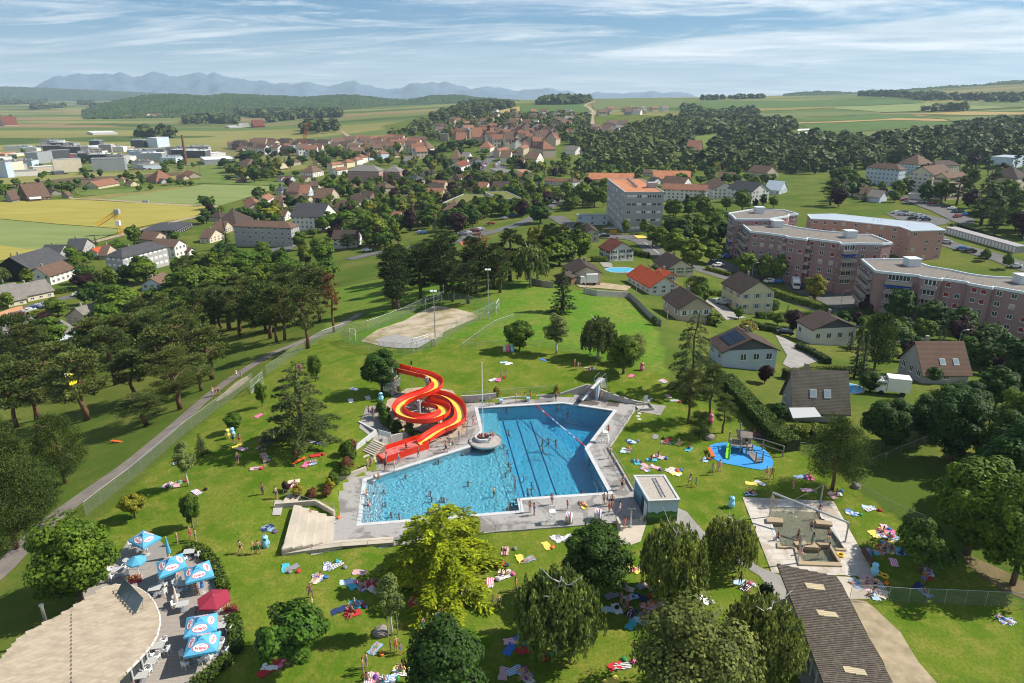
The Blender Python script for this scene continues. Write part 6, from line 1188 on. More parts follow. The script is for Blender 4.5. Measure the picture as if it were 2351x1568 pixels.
a,c=G('M2',575,690),G('M2',605,755);e=empty('park_bench',a,0,'long orange bench at the edge of the blue playground','bench');d=c-a;d.z=0;L=d.length;d.normalize();n_=Vector((-d.y,d.x,0));org=M('orange_wood',(.55,.12,.02),.6);part(obox(MB(),Vector(a),d,n_,0,L,-.25,.25,.42,.5),'seat',org,e);
for t in(.1,.5,.9):part(obox(MB(),Vector(a),d,n_,L*t-.06,L*t+.06,-.2,.2,0,.42),'leg',wood,e)
for t_,x0,y0,x1,y1,lb in(('M3',1120,915,1220,860,'orange plank bench in the sun on the left lawn'),('K4',770,1500,860,1490,'orange plank bench under the pines'),('F3',1232,465,1300,570,'dark red plank bench beside the wading pool')):
 a,c=G(t_,x0,y0),G(t_,x1,y1);e=empty('park_bench',a,0,lb,'bench');d=c-a;d.z=0;L=d.length;d.normalize();n_=Vector((-d.y,d.x,0));part(obox(MB(),Vector(a),d,n_,0,L,-.22,.22,.4,.48),'seat',org if 'orange' in lb else M('dark_red_wood',(.12,.04,.03),.7),e)
 for t in(.12,.88):part(obox(MB(),Vector(a),d,n_,L*t-.07,L*t+.07,-.2,.2,0,.4),'leg',wood,e)
def bin_(t,x,y,mat,cname,where):
 p=G(t,x,y);e=empty('waste_bin',p,rng.random()*6,f'{cname} plastic waste bin {where}','waste bin',f'{cname} waste bins {where}')
 prof_=[(.30,0),(.38,.25),(.40,.55),(.33,.80),(.27,.92),(.32,1.05),(.34,1.22),(.26,1.38),(.06,1.45)];n=12;bb=MB();bb.add([(r_*math.cos(i*6.2832/n),r_*math.sin(i*6.2832/n),z)for r_,z in prof_ for i in range(n)],[(k*n+i,k*n+(i+1)%n,(k+1)*n+(i+1)%n,(k+1)*n+i)for k in range(len(prof_)-1)for i in range(n)]);mesh_obj('body',bb.mesh('body',mat,True),e)
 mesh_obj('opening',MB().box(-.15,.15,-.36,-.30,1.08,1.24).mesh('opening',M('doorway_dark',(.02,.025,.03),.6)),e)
 for s in(-1,1):mesh_obj('arm',MB().tube([(.36*s,0,.75),(.44*s,-.1,.55),(.36*s,-.22,.42)],.06,6).mesh('arm',mat,True),e)
bl=M('bin_blue',(.25,.55,.72),.4);pk=M('bin_pink',(.72,.16,.33),.4);yl=M('bin_yellow',(.75,.62,.12),.4);cr_=M('bin_cream',(.62,.60,.36),.4)
for a in[('F1',1832,440,bl,'light blue','by the terrace'),('F3',335,165,bl,'light blue','on the lawn above the wading pool'),('F3',1318,630,bl,'light blue','beside the wading pool slab'),('M1',272,350,bl,'light blue','by the slide tower'),('K5',1125,870,cr_,'cream','under the round tree'),('K5',1150,872,pk,'pink','under the round tree'),('K5',1176,872,bl,'light blue','under the round tree'),('M3',615,690,yl,'yellow','under the small maple'),('M3',650,680,bl,'light blue','under the small maple'),('M2',590,500,pk,'pink','by the playground pines'),('K5',2068,1000,pk,'pink','at the far lawn edge'),('K4',2066,1005,pk,'pink','behind the big cedar')]:bin_(*a)
# perimeter fences, floodlights
posts_fence('fence',P2('V',[(198,1185),(300,1105),(420,1000),(520,925),(580,880)]),1.9,'tall green chain-link fence beside the footpath',2.6,True,mesh=chain)
posts_fence('fence',P2('V',[(612,862),(680,815),(740,778),(790,760)]),1.9,'chain-link fence from the gate to the bare court',2.6,True,mesh=chain)
posts_fence('fence',P2('K5',[(0,790),(100,838),(230,880),(430,900),(520,880)]),2.4,'tall chain-link fence below the bare court',2.6,True,mesh=chain)
posts_fence('fence',P2('K5',[(520,880),(640,830),(830,710),(980,640),(1080,580)]),2.4,'tall chain-link fence on the right of the bare court',2.6,True,mesh=chain);posts_fence('fence',P2('K5',[(0,770),(180,730),(420,640),(580,560),(700,520),(950,570),(1080,600)]),2.4,'tall chain-link fence behind the bare court',2.8,True,mesh=chain)
posts_fence('fence',P2('K5',[(830,850),(900,800),(1050,690),(1190,640),(1240,640)]),1.0,'low wire fence across the meadow',2.5,True,mesh=chain_w);posts_fence('fence',P2('K5',[(830,852),(1050,835),(1360,830),(1560,875),(1640,900)]),1.1,'wire fence along the upper lawn edge',2.6,True,mesh=chain_w)
posts_fence('fence',P2('M2',[(1140,690),(1240,690),(1650,1010),(1840,1110),(2050,1200)]),1.2,'wire fence between the lawn and the meadow',2.6,True,mesh=chain_w);posts_fence('fence',P2('M2',[(1680,800),(1900,710),(2150,610),(2350,540)]),1.1,'pale wire fence along the thicket',3,True,mesh=chain_w);posts_fence('fence',P2('F3',[(1150,800),(1280,805),(1550,825),(1800,832),(2080,845),(2400,860)]),1.7,'chain-link fence below the shaded lawn',2.2,True,mesh=chain)
p=G('K4',1730,1165);q=G('K4',1815,1090);d=q-p;d.z=0;L=d.length;d.normalize();e=empty('gate',p,0,'white steel gate standing in the fence by the footpath','gate');bb=MB()
for l in(0,L):bb.tube([p+d*l,p+d*l+Vector((0,0,2.3))],.05,6)
for h in(.15,1.2,2.25):bb.tube([p+Vector((0,0,h)),q+Vector((0,0,h))],.04,6)
bb.tube([p+Vector((0,0,.15)),q+Vector((0,0,2.25))],.03,6);part(bb,'gate_frame',galv,e);part(MB().add([p,q,q+Vector((0,0,2.2)),p+Vector((0,0,2.2))],[(0,1,2,3)]),'wire_mesh',chain,e)
for t_,x,y,ty in(('K5',648,835,465),('K5',1012,648,315)):
 p=G(t_,x,y);h=hgt(t_,y-ty,p);e=empty('floodlight_mast',p,0,f'tall floodlight mast {"in front of" if x < 800 else "behind"} the bare court','floodlight');mesh_obj('mast',MB().cyl((0,0),.12,0,h,10,r2=.06).mesh('mast',galv),e)
 for s in(-.35,.35):o_=mesh_obj('lamp',MB().box(-.28,.28,-.2,.2,-.12,.12).mesh('lamp',M('lamp_housing',(.6,.62,.64),.4)),e,(s,-.1,h));o_.rotation_euler=(.6,0,0)
 mesh_obj('switch_box',MB().box(-.18,.18,-.3,-.1,1.0,1.7).mesh('switch_box',M('lamp_housing',(.6,.62,.64),.4)),e)
for x,y,x1,y1 in((580,588,690,545),(1065,615,1085,580),(60,790,100,800),(495,870,605,840)):
 p,q=G('K5',x,y),G('K5',x1,y1);e=empty('ball_net_frame',p,0,{580:'white basketball-style goal frame behind the bare court',1065:'steel net frame at the far corner of the court',60:'steel net frame at the left corner of the court',495:'small steel goal at the grey sand'}[x],'goal frame');up=Vector((0,0,2.6));part(MB().tube([p,p+up,q+up,q],.05,6).tube([p+up*.55,q+up*.55],.035,6),'frame',whitep,e);part(MB().tube([p+up,p+Vector((-.8,1.2,0))],.04,5).tube([q+up,q+Vector((.6,1.2,0))],.04,5),'brace',galv,e)
for k_,(t_,x,y,ty)in enumerate((('K5',1675,515,405),('K5',2025,530,400),('K5',2240,680,595))):p=G(t_,x,y);e=empty('lamp_post',p,0,['slim dark lamp post on the bright meadow','slim lamp post at the meadow wall corner','short lamp post by the pale house wall'][k_],'lamp post');h=hgt(t_,y-ty,p);mesh_obj('post',MB().cyl((0,0),.07,0,h,8).mesh('post',galv),e);mesh_obj('lamp_head',MB().box(-.1,.1,-.4,.1,h,h+.1).mesh('lamp_head',galv),e)
for t_,x,y,h in(('F2',322,1060,2.3),('F2',388,1040,2.3),('F1',1305,300,2.0),('F1',1362,298,2.0),('F1',1330,308,1.6)):tag(MB().cyl((0,0),.05,-.1,h,6).build('tree_stake',wood,None,G(t_,x,y)),'wooden stake supporting a young '+('birch' if t_=='F2' else 'round-headed tree'),'stake','tree stakes '+t_)
for t_,x,y,r_ in(('F2',275,1035,.75),('M2',578,610,.8),('M2',1590,945,.6)):
 bm=bmesh.new();bmesh.ops.create_icosphere(bm,subdivisions=2,radius=r_)
 for v in bm.verts:v.co*=rng.uniform(.82,1.12);v.co.z*=.7
 me_=bpy.data.meshes.new('boulder');bm.to_mesh(me_);bm.free();setmats(me_,M('grey_rock',(.26,.23,.20),.95,(.16,.15,.13),3,bump=.03,coords='O'));tag(mesh_obj('boulder',me_,None,G(t_,x,y)+Vector((0,0,r_*.3))),{275:'grey boulder beside the staked birch',578:'pale boulder under the playground pines',1590:'rounded boulder by the meadow fence'}[x],'rock')
 # buildings
def roof_mat(name,c,c2,band=.35):
 m=M(name,c,.85,c2,.5,(.3,.7),rnd=.10,spec=.15,detail=8);nd=m.node_tree.nodes;lk=m.node_tree.links;b_=nd['Principled BSDF'];old=b_.inputs['Base Color'].links[0].from_socket
 g=nd.new('ShaderNodeNewGeometry');w=nd.new('ShaderNodeTexWave');w.bands_direction='Z';w.inputs['Scale'].default_value=1.7;w.inputs['Distortion'].default_value=.4;lk.new(g.outputs['Position'],w.inputs[0]);mr=nd.new('ShaderNodeMapRange');mr.inputs[3].default_value=1-band;mr.inputs[4].default_value=1.1;lk.new(w.outputs[1],mr.inputs[0])
 x=nd.new('ShaderNodeMix');x.data_type='RGBA';x.blend_type='MULTIPLY';x.inputs[0].default_value=1;lk.new(old,x.inputs[6]);lk.new(mr.outputs[0],x.inputs[7]);lk.new(x.outputs[2],b_.inputs['Base Color']);return m
RM={'b':('brown',roof_mat('roof_brown',(.17,.105,.075),(.12,.08,.06))),'d':('dark brown',roof_mat('roof_dark',(.085,.062,.052),(.06,.045,.04))),'r':('bright red',roof_mat('roof_red',(.46,.085,.035),(.38,.07,.03))),'t':('terracotta',roof_mat('roof_terracotta',(.31,.145,.09),(.20,.10,.068))),'m':('dark red',roof_mat('roof_maroon',(.20,.065,.04),(.13,.05,.035))),'s':('slate grey',M('roof_slate',(.065,.066,.072),.7,(.05,.05,.055),.6,spec=.25)),'g':('grey',M('roof_grey',(.20,.185,.165),.9,(.15,.14,.125),.7)),'z':('pale metal',M('roof_zinc',(.46,.52,.57),.45,(.40,.46,.52),.3,metal=.3)),'o':('orange',M('roof_orange',(.46,.20,.10),.85,(.36,.13,.06),.25)),'v':('green planted',M('roof_planted',(.16,.15,.03),.95,(.10,.12,.03),.6)),'w':('white',M('roof_white',(.6,.61,.6),.7)),'k':('weathered grey tile',roof_mat('roof_weathered',(.115,.10,.082),(.20,.18,.14),.45))}
def wm_(n,c,k=.9):return M('plaster_'+n,c,.85,tuple(q*k for q in c),.35,rnd=.05,spec=.15)
WM={'w':('white',wm_('white',(.66,.645,.61))),'c':('cream',wm_('cream',(.60,.53,.40))),'y':('yellow',wm_('yellow',(.62,.56,.36))),'p':('pink',wm_('pink',(.43,.235,.215))),'e':('beige',wm_('beige',(.46,.38,.30))),'g':('grey',wm_('grey',(.36,.35,.345))),'k':('black timber',wm_('black',(.022,.022,.024))),'u':('pale blue',wm_('blue',(.46,.54,.62))),'o':('orange',wm_('orange',(.56,.30,.17))),'n':('brown',wm_('brown',(.16,.10,.06))),'s':('silver',M('silver_cladding',(.42,.44,.45),.45,(.37,.39,.40),.4,metal=.4)),'x':('dark grey',wm_('dark',(.10,.105,.115))),'r':('dark red',wm_('red',(.25,.05,.04))),'q':('stone',wm_('stone',(.30,.27,.22)))}
glass=M('window_glass',(.035,.045,.055),.12,spec=.6);frame_m=M('window_frame',(.66,.66,.64),.5)
def window_mesh(kind):
 b_=MB();b_.box(-.5,.5,-.03,.0,0,1,1)
 for q in((-.5,-.43,0,1),(.43,.5,0,1),(-.43,.43,0,.07),(-.43,.43,.93,1),(-.035,.035,.07,.93)):b_.box(q[0],q[1],-.07,-.028,q[2],q[3],0)
 b_.box(-.56,.56,-.12,-.02,-.06,0,0);mats=[frame_m,glass]
 if kind.startswith('s'):mats.append(M('shutter_'+kind[1:],{'g':(.06,.16,.07),'r':(.26,.03,.03),'b':(.05,.16,.42),'d':(.05,.06,.08),'w':(.6,.62,.66),'n':(.18,.08,.04),'u':(.35,.40,.45)}[kind[1:]],.6));b_.box(-.96,-.53,-.07,-.01,0,1,2).box(.53,.96,-.07,-.01,0,1,2)
 if kind.startswith('b'):mats.append(M('blind_'+kind[1:],{'r':(.24,.02,.025),'w':(.70,.70,.69),'e':(.50,.42,.36)}[kind[1:]],.6));b_.box(-.44,.44,-.075,-.04,.22,.94,2)
 return b_.mesh('window',mats)
WIN_={}
def add_window(e,o,d,n,w,h,z,kind='n'):
 """window centred at 2-D point o on a wall running along d with outward normal n"""
 if kind not in WIN_:WIN_[kind]=window_mesh(kind)
 ob=mesh_obj('window',WIN_[kind],e);nn=Vector((n.x,n.y,0));dd=Vector((0,0,1)).cross(-nn)*-1
 ob.matrix_local=Matrix.Translation(Vector((o.x,o.y,z))+nn*.006-Vector(e.location))@Matrix((Vector((-n.y,n.x,0)),-nn,Vector((0,0,1)))).transposed().to_4x4()@Matrix.Diagonal((w,1.0,h,1));return ob
def wall_windows(e,a,c,n,z0,z1,floors,kind,sp=2.7,ww=1.15,wh=1.3,skip=.06,kinds=None,margin=.9):
 d=(c-a);L=d.length;d.normalize();k=max(1,int((L-2*margin)/sp)+1)if L>2.4 else 0;fh=(z1-z0)/floors
 for f in range(floors):
  for i in range(k):
   if rng.random()<skip:continue
   x=L/2 if k==1 else margin+ww/2+(L-2*margin-ww)*i/(k-1);add_window(e,a+d*x,d,n,ww,min(wh,fh*.6),z0+fh*(f+.32),kinds[rng.randrange(len(kinds))]if kinds else kind)
HB=[];FP=[]
def building(t,A,Bc,C,base=None,roof='b',wall='w',form='gable',axis='ab',rise=None,floors=2,win='n',label=None,where='',h=None,name='house',cat='house',over=.45,wsp=2.7,kinds=None,chim=1,ww=1.15,group=None,gab=None):
 if base is not None:
  g0=G(t,Bc[0],base);h=h or max(2.2,hgt(t,base-Bc[1],g0));zt=g0.z;B3=pl(t,Bc[0],Bc[1],zt+h);k=0
  B3=Vector((g0.x,g0.y,zt+h))
 else:B3=G(t,Bc[0],Bc[1],h);zt=B3.z-h
 A3,C3=pl(t,A[0],A[1],B3.z),pl(t,C[0],C[1],B3.z);b2=B3.to_2d();u=A3.to_2d()-b2;v=C3.to_2d()-b2;far=b2.length
 lim=lambda q,m:q if q.length<m else q*(m/q.length)
 if u.length>v.length:U=u.normalized();P=Vector((-U.y,U.x));s=1 if v.dot(P)>0 else-1;V=P*s;lu=u.length;lv=max(3.0,abs(v.dot(P)),min(v.length,lu)*.6)
 else:V=v.normalized();P=Vector((-V.y,V.x));s=1 if u.dot(P)>0 else-1;U=P*s;lv=v.length;lu=max(3.0,abs(u.dot(P)),min(u.length,lv)*.6)
 if lu>4*lv:lu=4*lv
 if lv>4*lu and form!='flat':lv=4*lu
 a,b_,c,d_=b2+U*lu,b2,b2+V*lv,b2+U*lu+V*lv;cen=(a+c)/2;zb=min(HT(*q)for q in(a,b_,c,d_))-.3;ze=zt+h
 lab=label or f'{WM[wall][0]} {cat} with {RM[roof][0]} {"flat " if form == "flat" else ""}roof {where}'
 e=empty(name,(cen.x,cen.y,zt),0,lab,cat,group or f'{lab}');wmat=WM[wall][1];part(MB().prism([a,b_,c,d_],zb,ze),'wall',wmat,e)
 rm_=RM[roof][1];ex=lambda p:(p-cen)
 if form=='flat':
  o4=inset([a,b_,c,d_],-.15);i4=inset([a,b_,c,d_],.3);r_=part(MB().prism(i4,ze,ze+.06),'roof',rm_,e)
  for i in range(4):sub(MB().prism([o4[i],o4[(i+1)%4],i4[(i+1)%4],i4[i]],ze+.001,ze+.35),'parapet',M('parapet_metal',(.40,.41,.42),.6),r_,e)
 else:
  if axis=='bc':p0,p1,p2,p3=b_,c,d_,a;lw=lu;dirr=V;cr=U;ln=lv
  else:p0,p1,p2,p3=a,b_,c,d_;lw=lv;dirr=-U;cr=V;ln=lu
  rise=rise if rise is not None else lw*.30;sl=rise/(lw/2);oz=ze-sl*over;hp=(min(lw/2,ln*.48))if form=='hip' else 0
  E=[p0-dirr*over-cr*over,p1+dirr*over-cr*over,p2+dirr*over+cr*over,p3-dirr*over+cr*over];R0=(p0+p3)/2+dirr*(hp-(0 if hp else over));R1=(p1+p2)/2-dirr*(hp-(0 if hp else over));zr=ze+rise
  vs=[(*E[0],oz),(*E[1],oz),(*E[2],oz),(*E[3],oz),(*R0,zr),(*R1,zr)];vs+=[(x,y,z-.2)for x,y,z in vs]
  fs=[(0,1,5,4),(2,3,4,5),(6,10,11,7),(8,11,10,9),(0,6,7,1),(2,8,9,3),(1,7,11,5),(1,2,8,7)[:0]or(2,5,11,8),(3,9,10,4),(0,4,10,6)]
  if hp:fs+=[(1,2,5),(3,0,4),(7,11,8),(9,10,6),(1,7,8,2),(3,9,6,0)];fs=[f for f in fs if f not in((1,7,11,5),(2,5,11,8),(3,9,10,4),(0,4,10,6))]
  bb=MB();bb.v=[tuple(v_)for v_ in vs];bb.f=fs;bb.m=[0]*len(fs);r_=part(bb,'roof',rm_,e)
  if not hp:
   for q0,q1 in((p0,p3),(p1,p2)):m_=(q0+q1)/2;part(MB().add([(*q0,ze-.01),(*q1,ze-.01),(*m_,zr-.12)],[(0,1,2)]),'gable_wall',WM[gab][1]if gab else wmat,e)
  for k in range(chim if far<700 else 0):
   q=R0.lerp(R1,.3+.4*k)+cr*(lw*.1);sub(MB().box(q.x-.3,q.x+.3,q.y-.3,q.y+.3,zr-lw*.12,zr+.75),'chimney',WM['q'][1],r_,e)
 if far<680 and win:
  for q0,q1,oth in((a,b_,c),(b_,c,a)):
   dd=(q1-q0).normalized();n=Vector((dd.y,-dd.x));n=n if(oth-q0).dot(n)<0 else-n;wall_windows(e,q0,q1,n,zt+.15,ze,floors,win,sp=wsp,kinds=kinds,ww=ww)
 HB.append((cen.x,cen.y));FP.append((cen.x,cen.y,max(lu,lv)*.62+1))
 return e,(a,b_,c,d_,zt,ze)
RH='on the slope beside the pool park'
def skylight(e,t,pts,label='skylight'):
 pass
building('K6',(278,392),(390,462),(620,442),605,'d','y',label='pale yellow two-storey house with dark brown gable roof',win='su',wsp=3.2)
building('T7',(935,480),(1028,555),(1272,552),640,'d','e',label='beige house with dark roof and white shutters beside the meadow wall',win='sw',floors=1,wsp=3)
building('T7',(692,328),(838,412),(985,378),470,'r','w',label='white house with a large bright red tiled roof',chim=2,rise=2.6)
building('T7',(862,322),(925,350),(1015,338),420,'r','e',label='pinkish gabled wing behind the bright red roof',win='sw',floors=2)
building('T7',(497,143),(570,172),(730,158),245,'m','w',label='white house with dark red roof and dark shutters',win='sd',wsp=3.4)
building('T7',(270,268),(312,322),(512,318),392,'d','e',label='beige barn-like house with a low dark roof at the meadow edge',floors=1,rise=2.0)
building('T7',(185,325),(205,345),(312,350),385,'d','n',label='low brown lean-to shed beside the barn-like house',rise=.8,win=None,chim=0,cat='shed')
building('T7',(865,235),(950,292),(1115,272),335,'d','c',label='cream house with green shutters beside the street',win='sg')
building('T4',(60,1020),(110,1085),(315,1115),1200,'d','e',label='beige gabled house below the white container building',floors=2)
e,Q=building('K6',(182,785),(270,865),(655,852),975,'d','u',label='pale blue-white house with solar panels on its dark roof',floors=1,rise=2.3,gab='x')
solm=M('solar_cells',(.012,.016,.028),.15,(.02,.026,.04),3,spec=.6)
def solar(Q,face,cols,rows,rise,pos=.55,w=1.0,hh=1.6,label='',over=0):
 a,b_,c,d_,zt,ze=Q;p0,p1,oth=(a,b_,c)if face=='ab' else(b_,c,a);d=(p1-p0);L=d.length;d.normalize();n=Vector((-d.y,d.x));n=n if(oth-p0).dot(n)>0 else-n;half=abs((oth-p0).dot(n))/2;sl=rise/half;e=empty('solar_array',(p0.x,p0.y,ze),0,label,'solar panels');s0=L/2-cols*w/2;k=1/math.hypot(1,sl)
 for i in range(cols):
  for j in range(rows):
   x0,x1=s0+i*w+.03,s0+(i+1)*w-.03;y0=half*pos-rows*hh*k/2+j*hh*k+.03;y1=y0+hh*k-.06;vs=[(*(p0+d*x+n*y),ze+sl*y+.1)for x,y in((x0,y0),(x1,y0),(x1,y1),(x0,y1))];part(MB().add(vs+[(x,y,z-.06)for x,y,z in vs],[(0,1,2,3),(0,4,5,1),(1,5,6,2),(2,6,7,3),(3,7,4,0)]),'panel',solm,e)
solar(Q,'ab',5,2,2.3,label='black solar panels on the blue-white house roof')
building('K6',(797,655),(885,715),(1205,700),820,'d','w',label='white bungalow with a dark gable',floors=1,rise=2.4,gab='x')
e,Q=building('K6',(1505,905),(1650,1035),(1978,1012),1090,'b','g',axis='bc',rise=4.6,label='grey house under a steep brown tiled roof',floors=1)
def rooflight(Q,fr,up,rise,lb):
 a,b_,c,d_,zt,ze=Q;d=(c-b_).normalized();n=(a-b_).normalized();half=(a-b_).length/2;sl=rise/half;p=b_+d*((c-b_).length*fr);k=1/math.hypot(1,sl);e=empty('roof_window',(p.x,p.y,ze),0,lb,'skylight',lb)
 def sl_box(x0,x1,y0,y1,o0,o1):vs=[(*(p+d*x+n*y),ze+sl*y+o)for o in(o0,o1)for x,y in((x0,y0),(x1,y0),(x1,y1),(x0,y1))];return MB().add(vs,[(4,5,6,7),(0,1,5,4),(1,2,6,5),(2,3,7,6),(3,0,4,7)])
 y0=half*up;part(sl_box(-.5,.5,y0,y0+1.3*k,0,.14),'frame',M('parapet_metal',(.40,.41,.42),.6),e);part(sl_box(-.4,.4,y0+.1,y0+1.3*k-.1,.12,.155),'pane',M('bright_glass',(.22,.30,.34),.05,spec=.9),e)
for f_ in(.45,.75):rooflight(Q,f_,.2,4.6,'metal-framed roof window on the steep brown roof')
e,Q=building('K6',(600,1138),(760,1285),(1138,1268),1345,'k','g',axis='bc',rise=5.0,label='house with a big steep weathered grey tiled roof beside the playground',floors=1)
for f_ in(.36,.63):rooflight(Q,f_,.25,5.0,'metal-framed roof window on the big grey tiled roof')
p=G('K6',830,1390);tag(MB().add([(-2.2,-1.1,2.0),(2.2,-.6,2.0),(1.9,1.3,2.6),(-2.0,1.2,2.6),(-2.2,-1.1,1.9),(2.2,-.6,1.9),(1.9,1.3,2.5),(-2.0,1.2,2.5)],[(0,1,2,3),(7,6,5,4),(0,4,5,1),(1,5,6,2),(2,6,7,3),(3,7,4,0)]).build('awning',M('grey_canvas',(.40,.42,.43),.8),None,p),'grey awning sheltering the terrace of the big-roofed house','awning')
pinkw=M('pink_render',(.33,.215,.21),.9,(.285,.185,.18),.5,spec=.1);pinkl=M('salmon_render',(.47,.27,.215),.9,(.42,.245,.20),.5,spec=.1);para=M('parapet_white',(.60,.66,.70),.5);rgrav=M('flat_roof_gravel',(.20,.18,.155),.95,(.15,.135,.12),.8,bump=.02,bscale=8);balc=M('balcony_concrete',(.36,.31,.28),.85)
def block(t,outline,h,floors,label,wmat,roofm_,kinds,balconies=(),para_h=.45,sp=2.9,lift_boxes=(),ref=0,face=None,basement=0):
 p0=G(t,*outline[ref],h);z=p0.z;pts=[pl(t,x,y,z).to_2d()for x,y in outline];zt=z-h;cen=sum(pts,Vector((0,0)))/len(pts);e=empty('apartment_block',(cen.x,cen.y,zt),0,label,'apartment block');zb=min(HT(*q)for q in pts)-1
 part(MB().prism(pts,zb,z),'wall',wmat,e);o4=inset(pts,-.2);i4=inset(pts,.25);r_=part(MB().prism(i4,z,z+.05),'roof',roofm_,e);n=len(pts)
 for i in range(n):sub(MB().prism([o4[i],o4[(i+1)%n],i4[(i+1)%n],i4[i]],z-.25,z+para_h),'parapet',para,r_,e)
 fh=h/floors
 for i in range(n):
  a,c=pts[i],pts[(i+1)%n];d=c-a;L=d.length
  if L<1.6:continue
  d.normalize();nn=Vector((d.y,-d.x));m=(a+c)/2
  if inpoly(*(m+nn*.3),pts):nn=-nn
  if nn.dot(-m)<0:continue
  if i in balconies:
   for f in range(1,floors):
    zz=zt+fh*f;l0,l1=L*.12,L*.88;q=[a+d*l0,a+d*l1,a+d*l1+nn*1.5,a+d*l0+nn*1.5];bo=part(MB().prism(q,zz-.18,zz),'balcony',balc,e);q2=[a+d*l0+nn*1.38,a+d*l1+nn*1.38,a+d*l1+nn*1.5,a+d*l0+nn*1.5];sub(MB().prism(q2,zz+.001,zz+.95),'balustrade',balc,bo,e)
    for l in(l0,l1-.1):sub(MB().prism([a+d*l,a+d*(l+.1),a+d*(l+.1)+nn*1.37,a+d*l+nn*1.37],zz+.001,zz+.95),'balustrade',balc,bo,e)
    if rng.random()<.3:aw=rng.choice([M('blue_awning',(.02,.10,.42),.7),M('striped_awning',(.45,.32,.38),.7)]);vs=[(*(a+d*l0+nn*.05),zz+fh-.3),(*(a+d*l1+nn*.05),zz+fh-.3),(*(a+d*l1+nn*1.4),zz+fh-.85),(*(a+d*l0+nn*1.4),zz+fh-.85)];sub(MB().add(vs+[(x,y,w_-.05)for x,y,w_ in vs],[(0,1,2,3),(7,6,5,4),(2,6,7,3)]),'awning',aw,bo,e)
   wall_windows(e,a+d*L*.15,a+d*L*.85,nn,zt,z,floors,'n',sp=2.6,ww=2.0,wh=1.9,margin=.3)
  else:wall_windows(e,a,c,nn,zt,z,floors,'n',sp=sp,kinds=kinds,ww=1.3,margin=1.0)
 for x,y,s in lift_boxes:q=pl(t,x,y,z);part(MB().box(q.x-s,q.x+s,q.y-s,q.y+s,z+.06,z+2.3),'lift_house',M('lift_house_paint',(.58,.60,.60),.7),e);part(MB().box(q.x-s*1.1,q.x+s*1.1,q.y-s*1.1,q.y+s*1.1,z+2.3,z+2.45),'lift_roof',para,e)
 for k in range(9):
  i,j=rng.sample(range(n),2);q=pts[i].lerp(pts[j],rng.uniform(.3,.7))
  if inpoly(q.x,q.y,i4):part(MB().cyl(q,.12,z+.05,z+rng.uniform(.4,.9),8),'vent_pipe',galv,e)
 return e
KP=['n','n','br','br','n','be']
block('K3',[(408,1200),(612,1192),(700,1207),(790,1226),(885,1241),(985,1253),(1120,1264),(1190,1276),(1300,1277),(1440,1332),(1375,1339),(1215,1336),(1095,1340),(1080,1328),(862,1300),(855,1308),(722,1291),(712,1284),(590,1266),(470,1253)],14.0,5,'long dusky pink apartment block with red blinds and two lift houses',pinkw,rgrav,KP,(11,14,16,19),lift_boxes=((650,1218,1.7),(1150,1290,1.7)),ref=18)
block('K6',[(1235,243),(1540,240),(1622,264),(1700,291),(1842,314),(1960,340),(2062,356),(2180,366),(2420,372),(2700,420),(2850,520),(2700,540),(2345,468),(2140,432),(2130,438),(1970,408),(1958,400),(1790,374),(1785,381),(1640,360),(1622,352),(1375,328),(1328,320)],14.0,5,'pink apartment block with blue balcony awnings above the street trees',pinkw,rgrav,KP,(13,15,18,20,22),lift_boxes=((1575,280,1.8),(2340,400,1.8)),ref=21)
block('K3',[(318,1128),(480,1101),(560,1100),(700,1106),(795,1133),(735,1137),(728,1146),(626,1163),(600,1168),(365,1168),(345,1146)],14.0,5,'pink apartment block half hidden behind its neighbours',pinkw,rgrav,KP,(7,9),lift_boxes=((525,1122,1.6),),ref=9)
block('K3',[(862,1132),(1050,1128),(1510,1176),(1700,1192),(1808,1240),(1580,1245),(1500,1216),(1085,1171),(888,1161)],11.5,4,'salmon pink apartment block with a pale metal roof',pinkl,RM['z'][1],['n','be','n'],(),.12,4.2,ref=5)
se,SQ=building('T4',(385,462),(565,627),(1062,625),1085,'o','g','flat',label='grey five-storey school block with an orange gravel roof',floors=5,wsp=2.3,name='school_building',cat='school',ww=1.9,kinds=['n','n','bw'])
q=pl('T4',900,560,SQ[5]);part(MB().box(q.x-2,q.x+2,q.y-2,q.y+2,SQ[5]+.06,SQ[5]+2.4),'roof_plant',WM['g'][1],se)
for i in range(8):q=pl('T4',620+14*i,470+13*i,SQ[5]);part(MB().box(q.x-.5,q.x+.5,q.y-.5,q.y+.5,SQ[5]+.06,SQ[5]+1.2),'roof_vent',WM['g'][1],se)
building('T4',(14,878),(25,888),(385,888),1012,'z','u','flat',label='white two-storey container building beside the school',floors=2,wsp=6,cat='building',name='container_building')
q=G('T4',410,1100);e=empty('bus_shelter',q,R(-12),'yellow-framed glass shelter before the school','shelter');mesh_obj('roof',MB().add([(-3,-1.5,2.4),(3,-1.5,2.4),(3,1.5,2.4),(-3,1.5,2.4),(-3,0,3.2),(3,0,3.2)],[(0,1,5,4),(2,3,4,5),(0,4,3),(1,2,5)]).mesh('roof',glass),e);mesh_obj('frame',MB().box(-3,-2.9,-1.5,-1.4,0,2.4).box(2.9,3,-1.5,-1.4,0,2.4).box(-3,3,-1.5,-1.4,2.3,2.42).box(-.05,.05,-1.5,-1.4,0,2.4).mesh('frame',paint_y),e);mesh_obj('panel',MB().box(.3,2.7,-1.45,-1.4,.1,1.9).mesh('panel',M('ochre_panel',(.5,.27,.03),.6)),e)
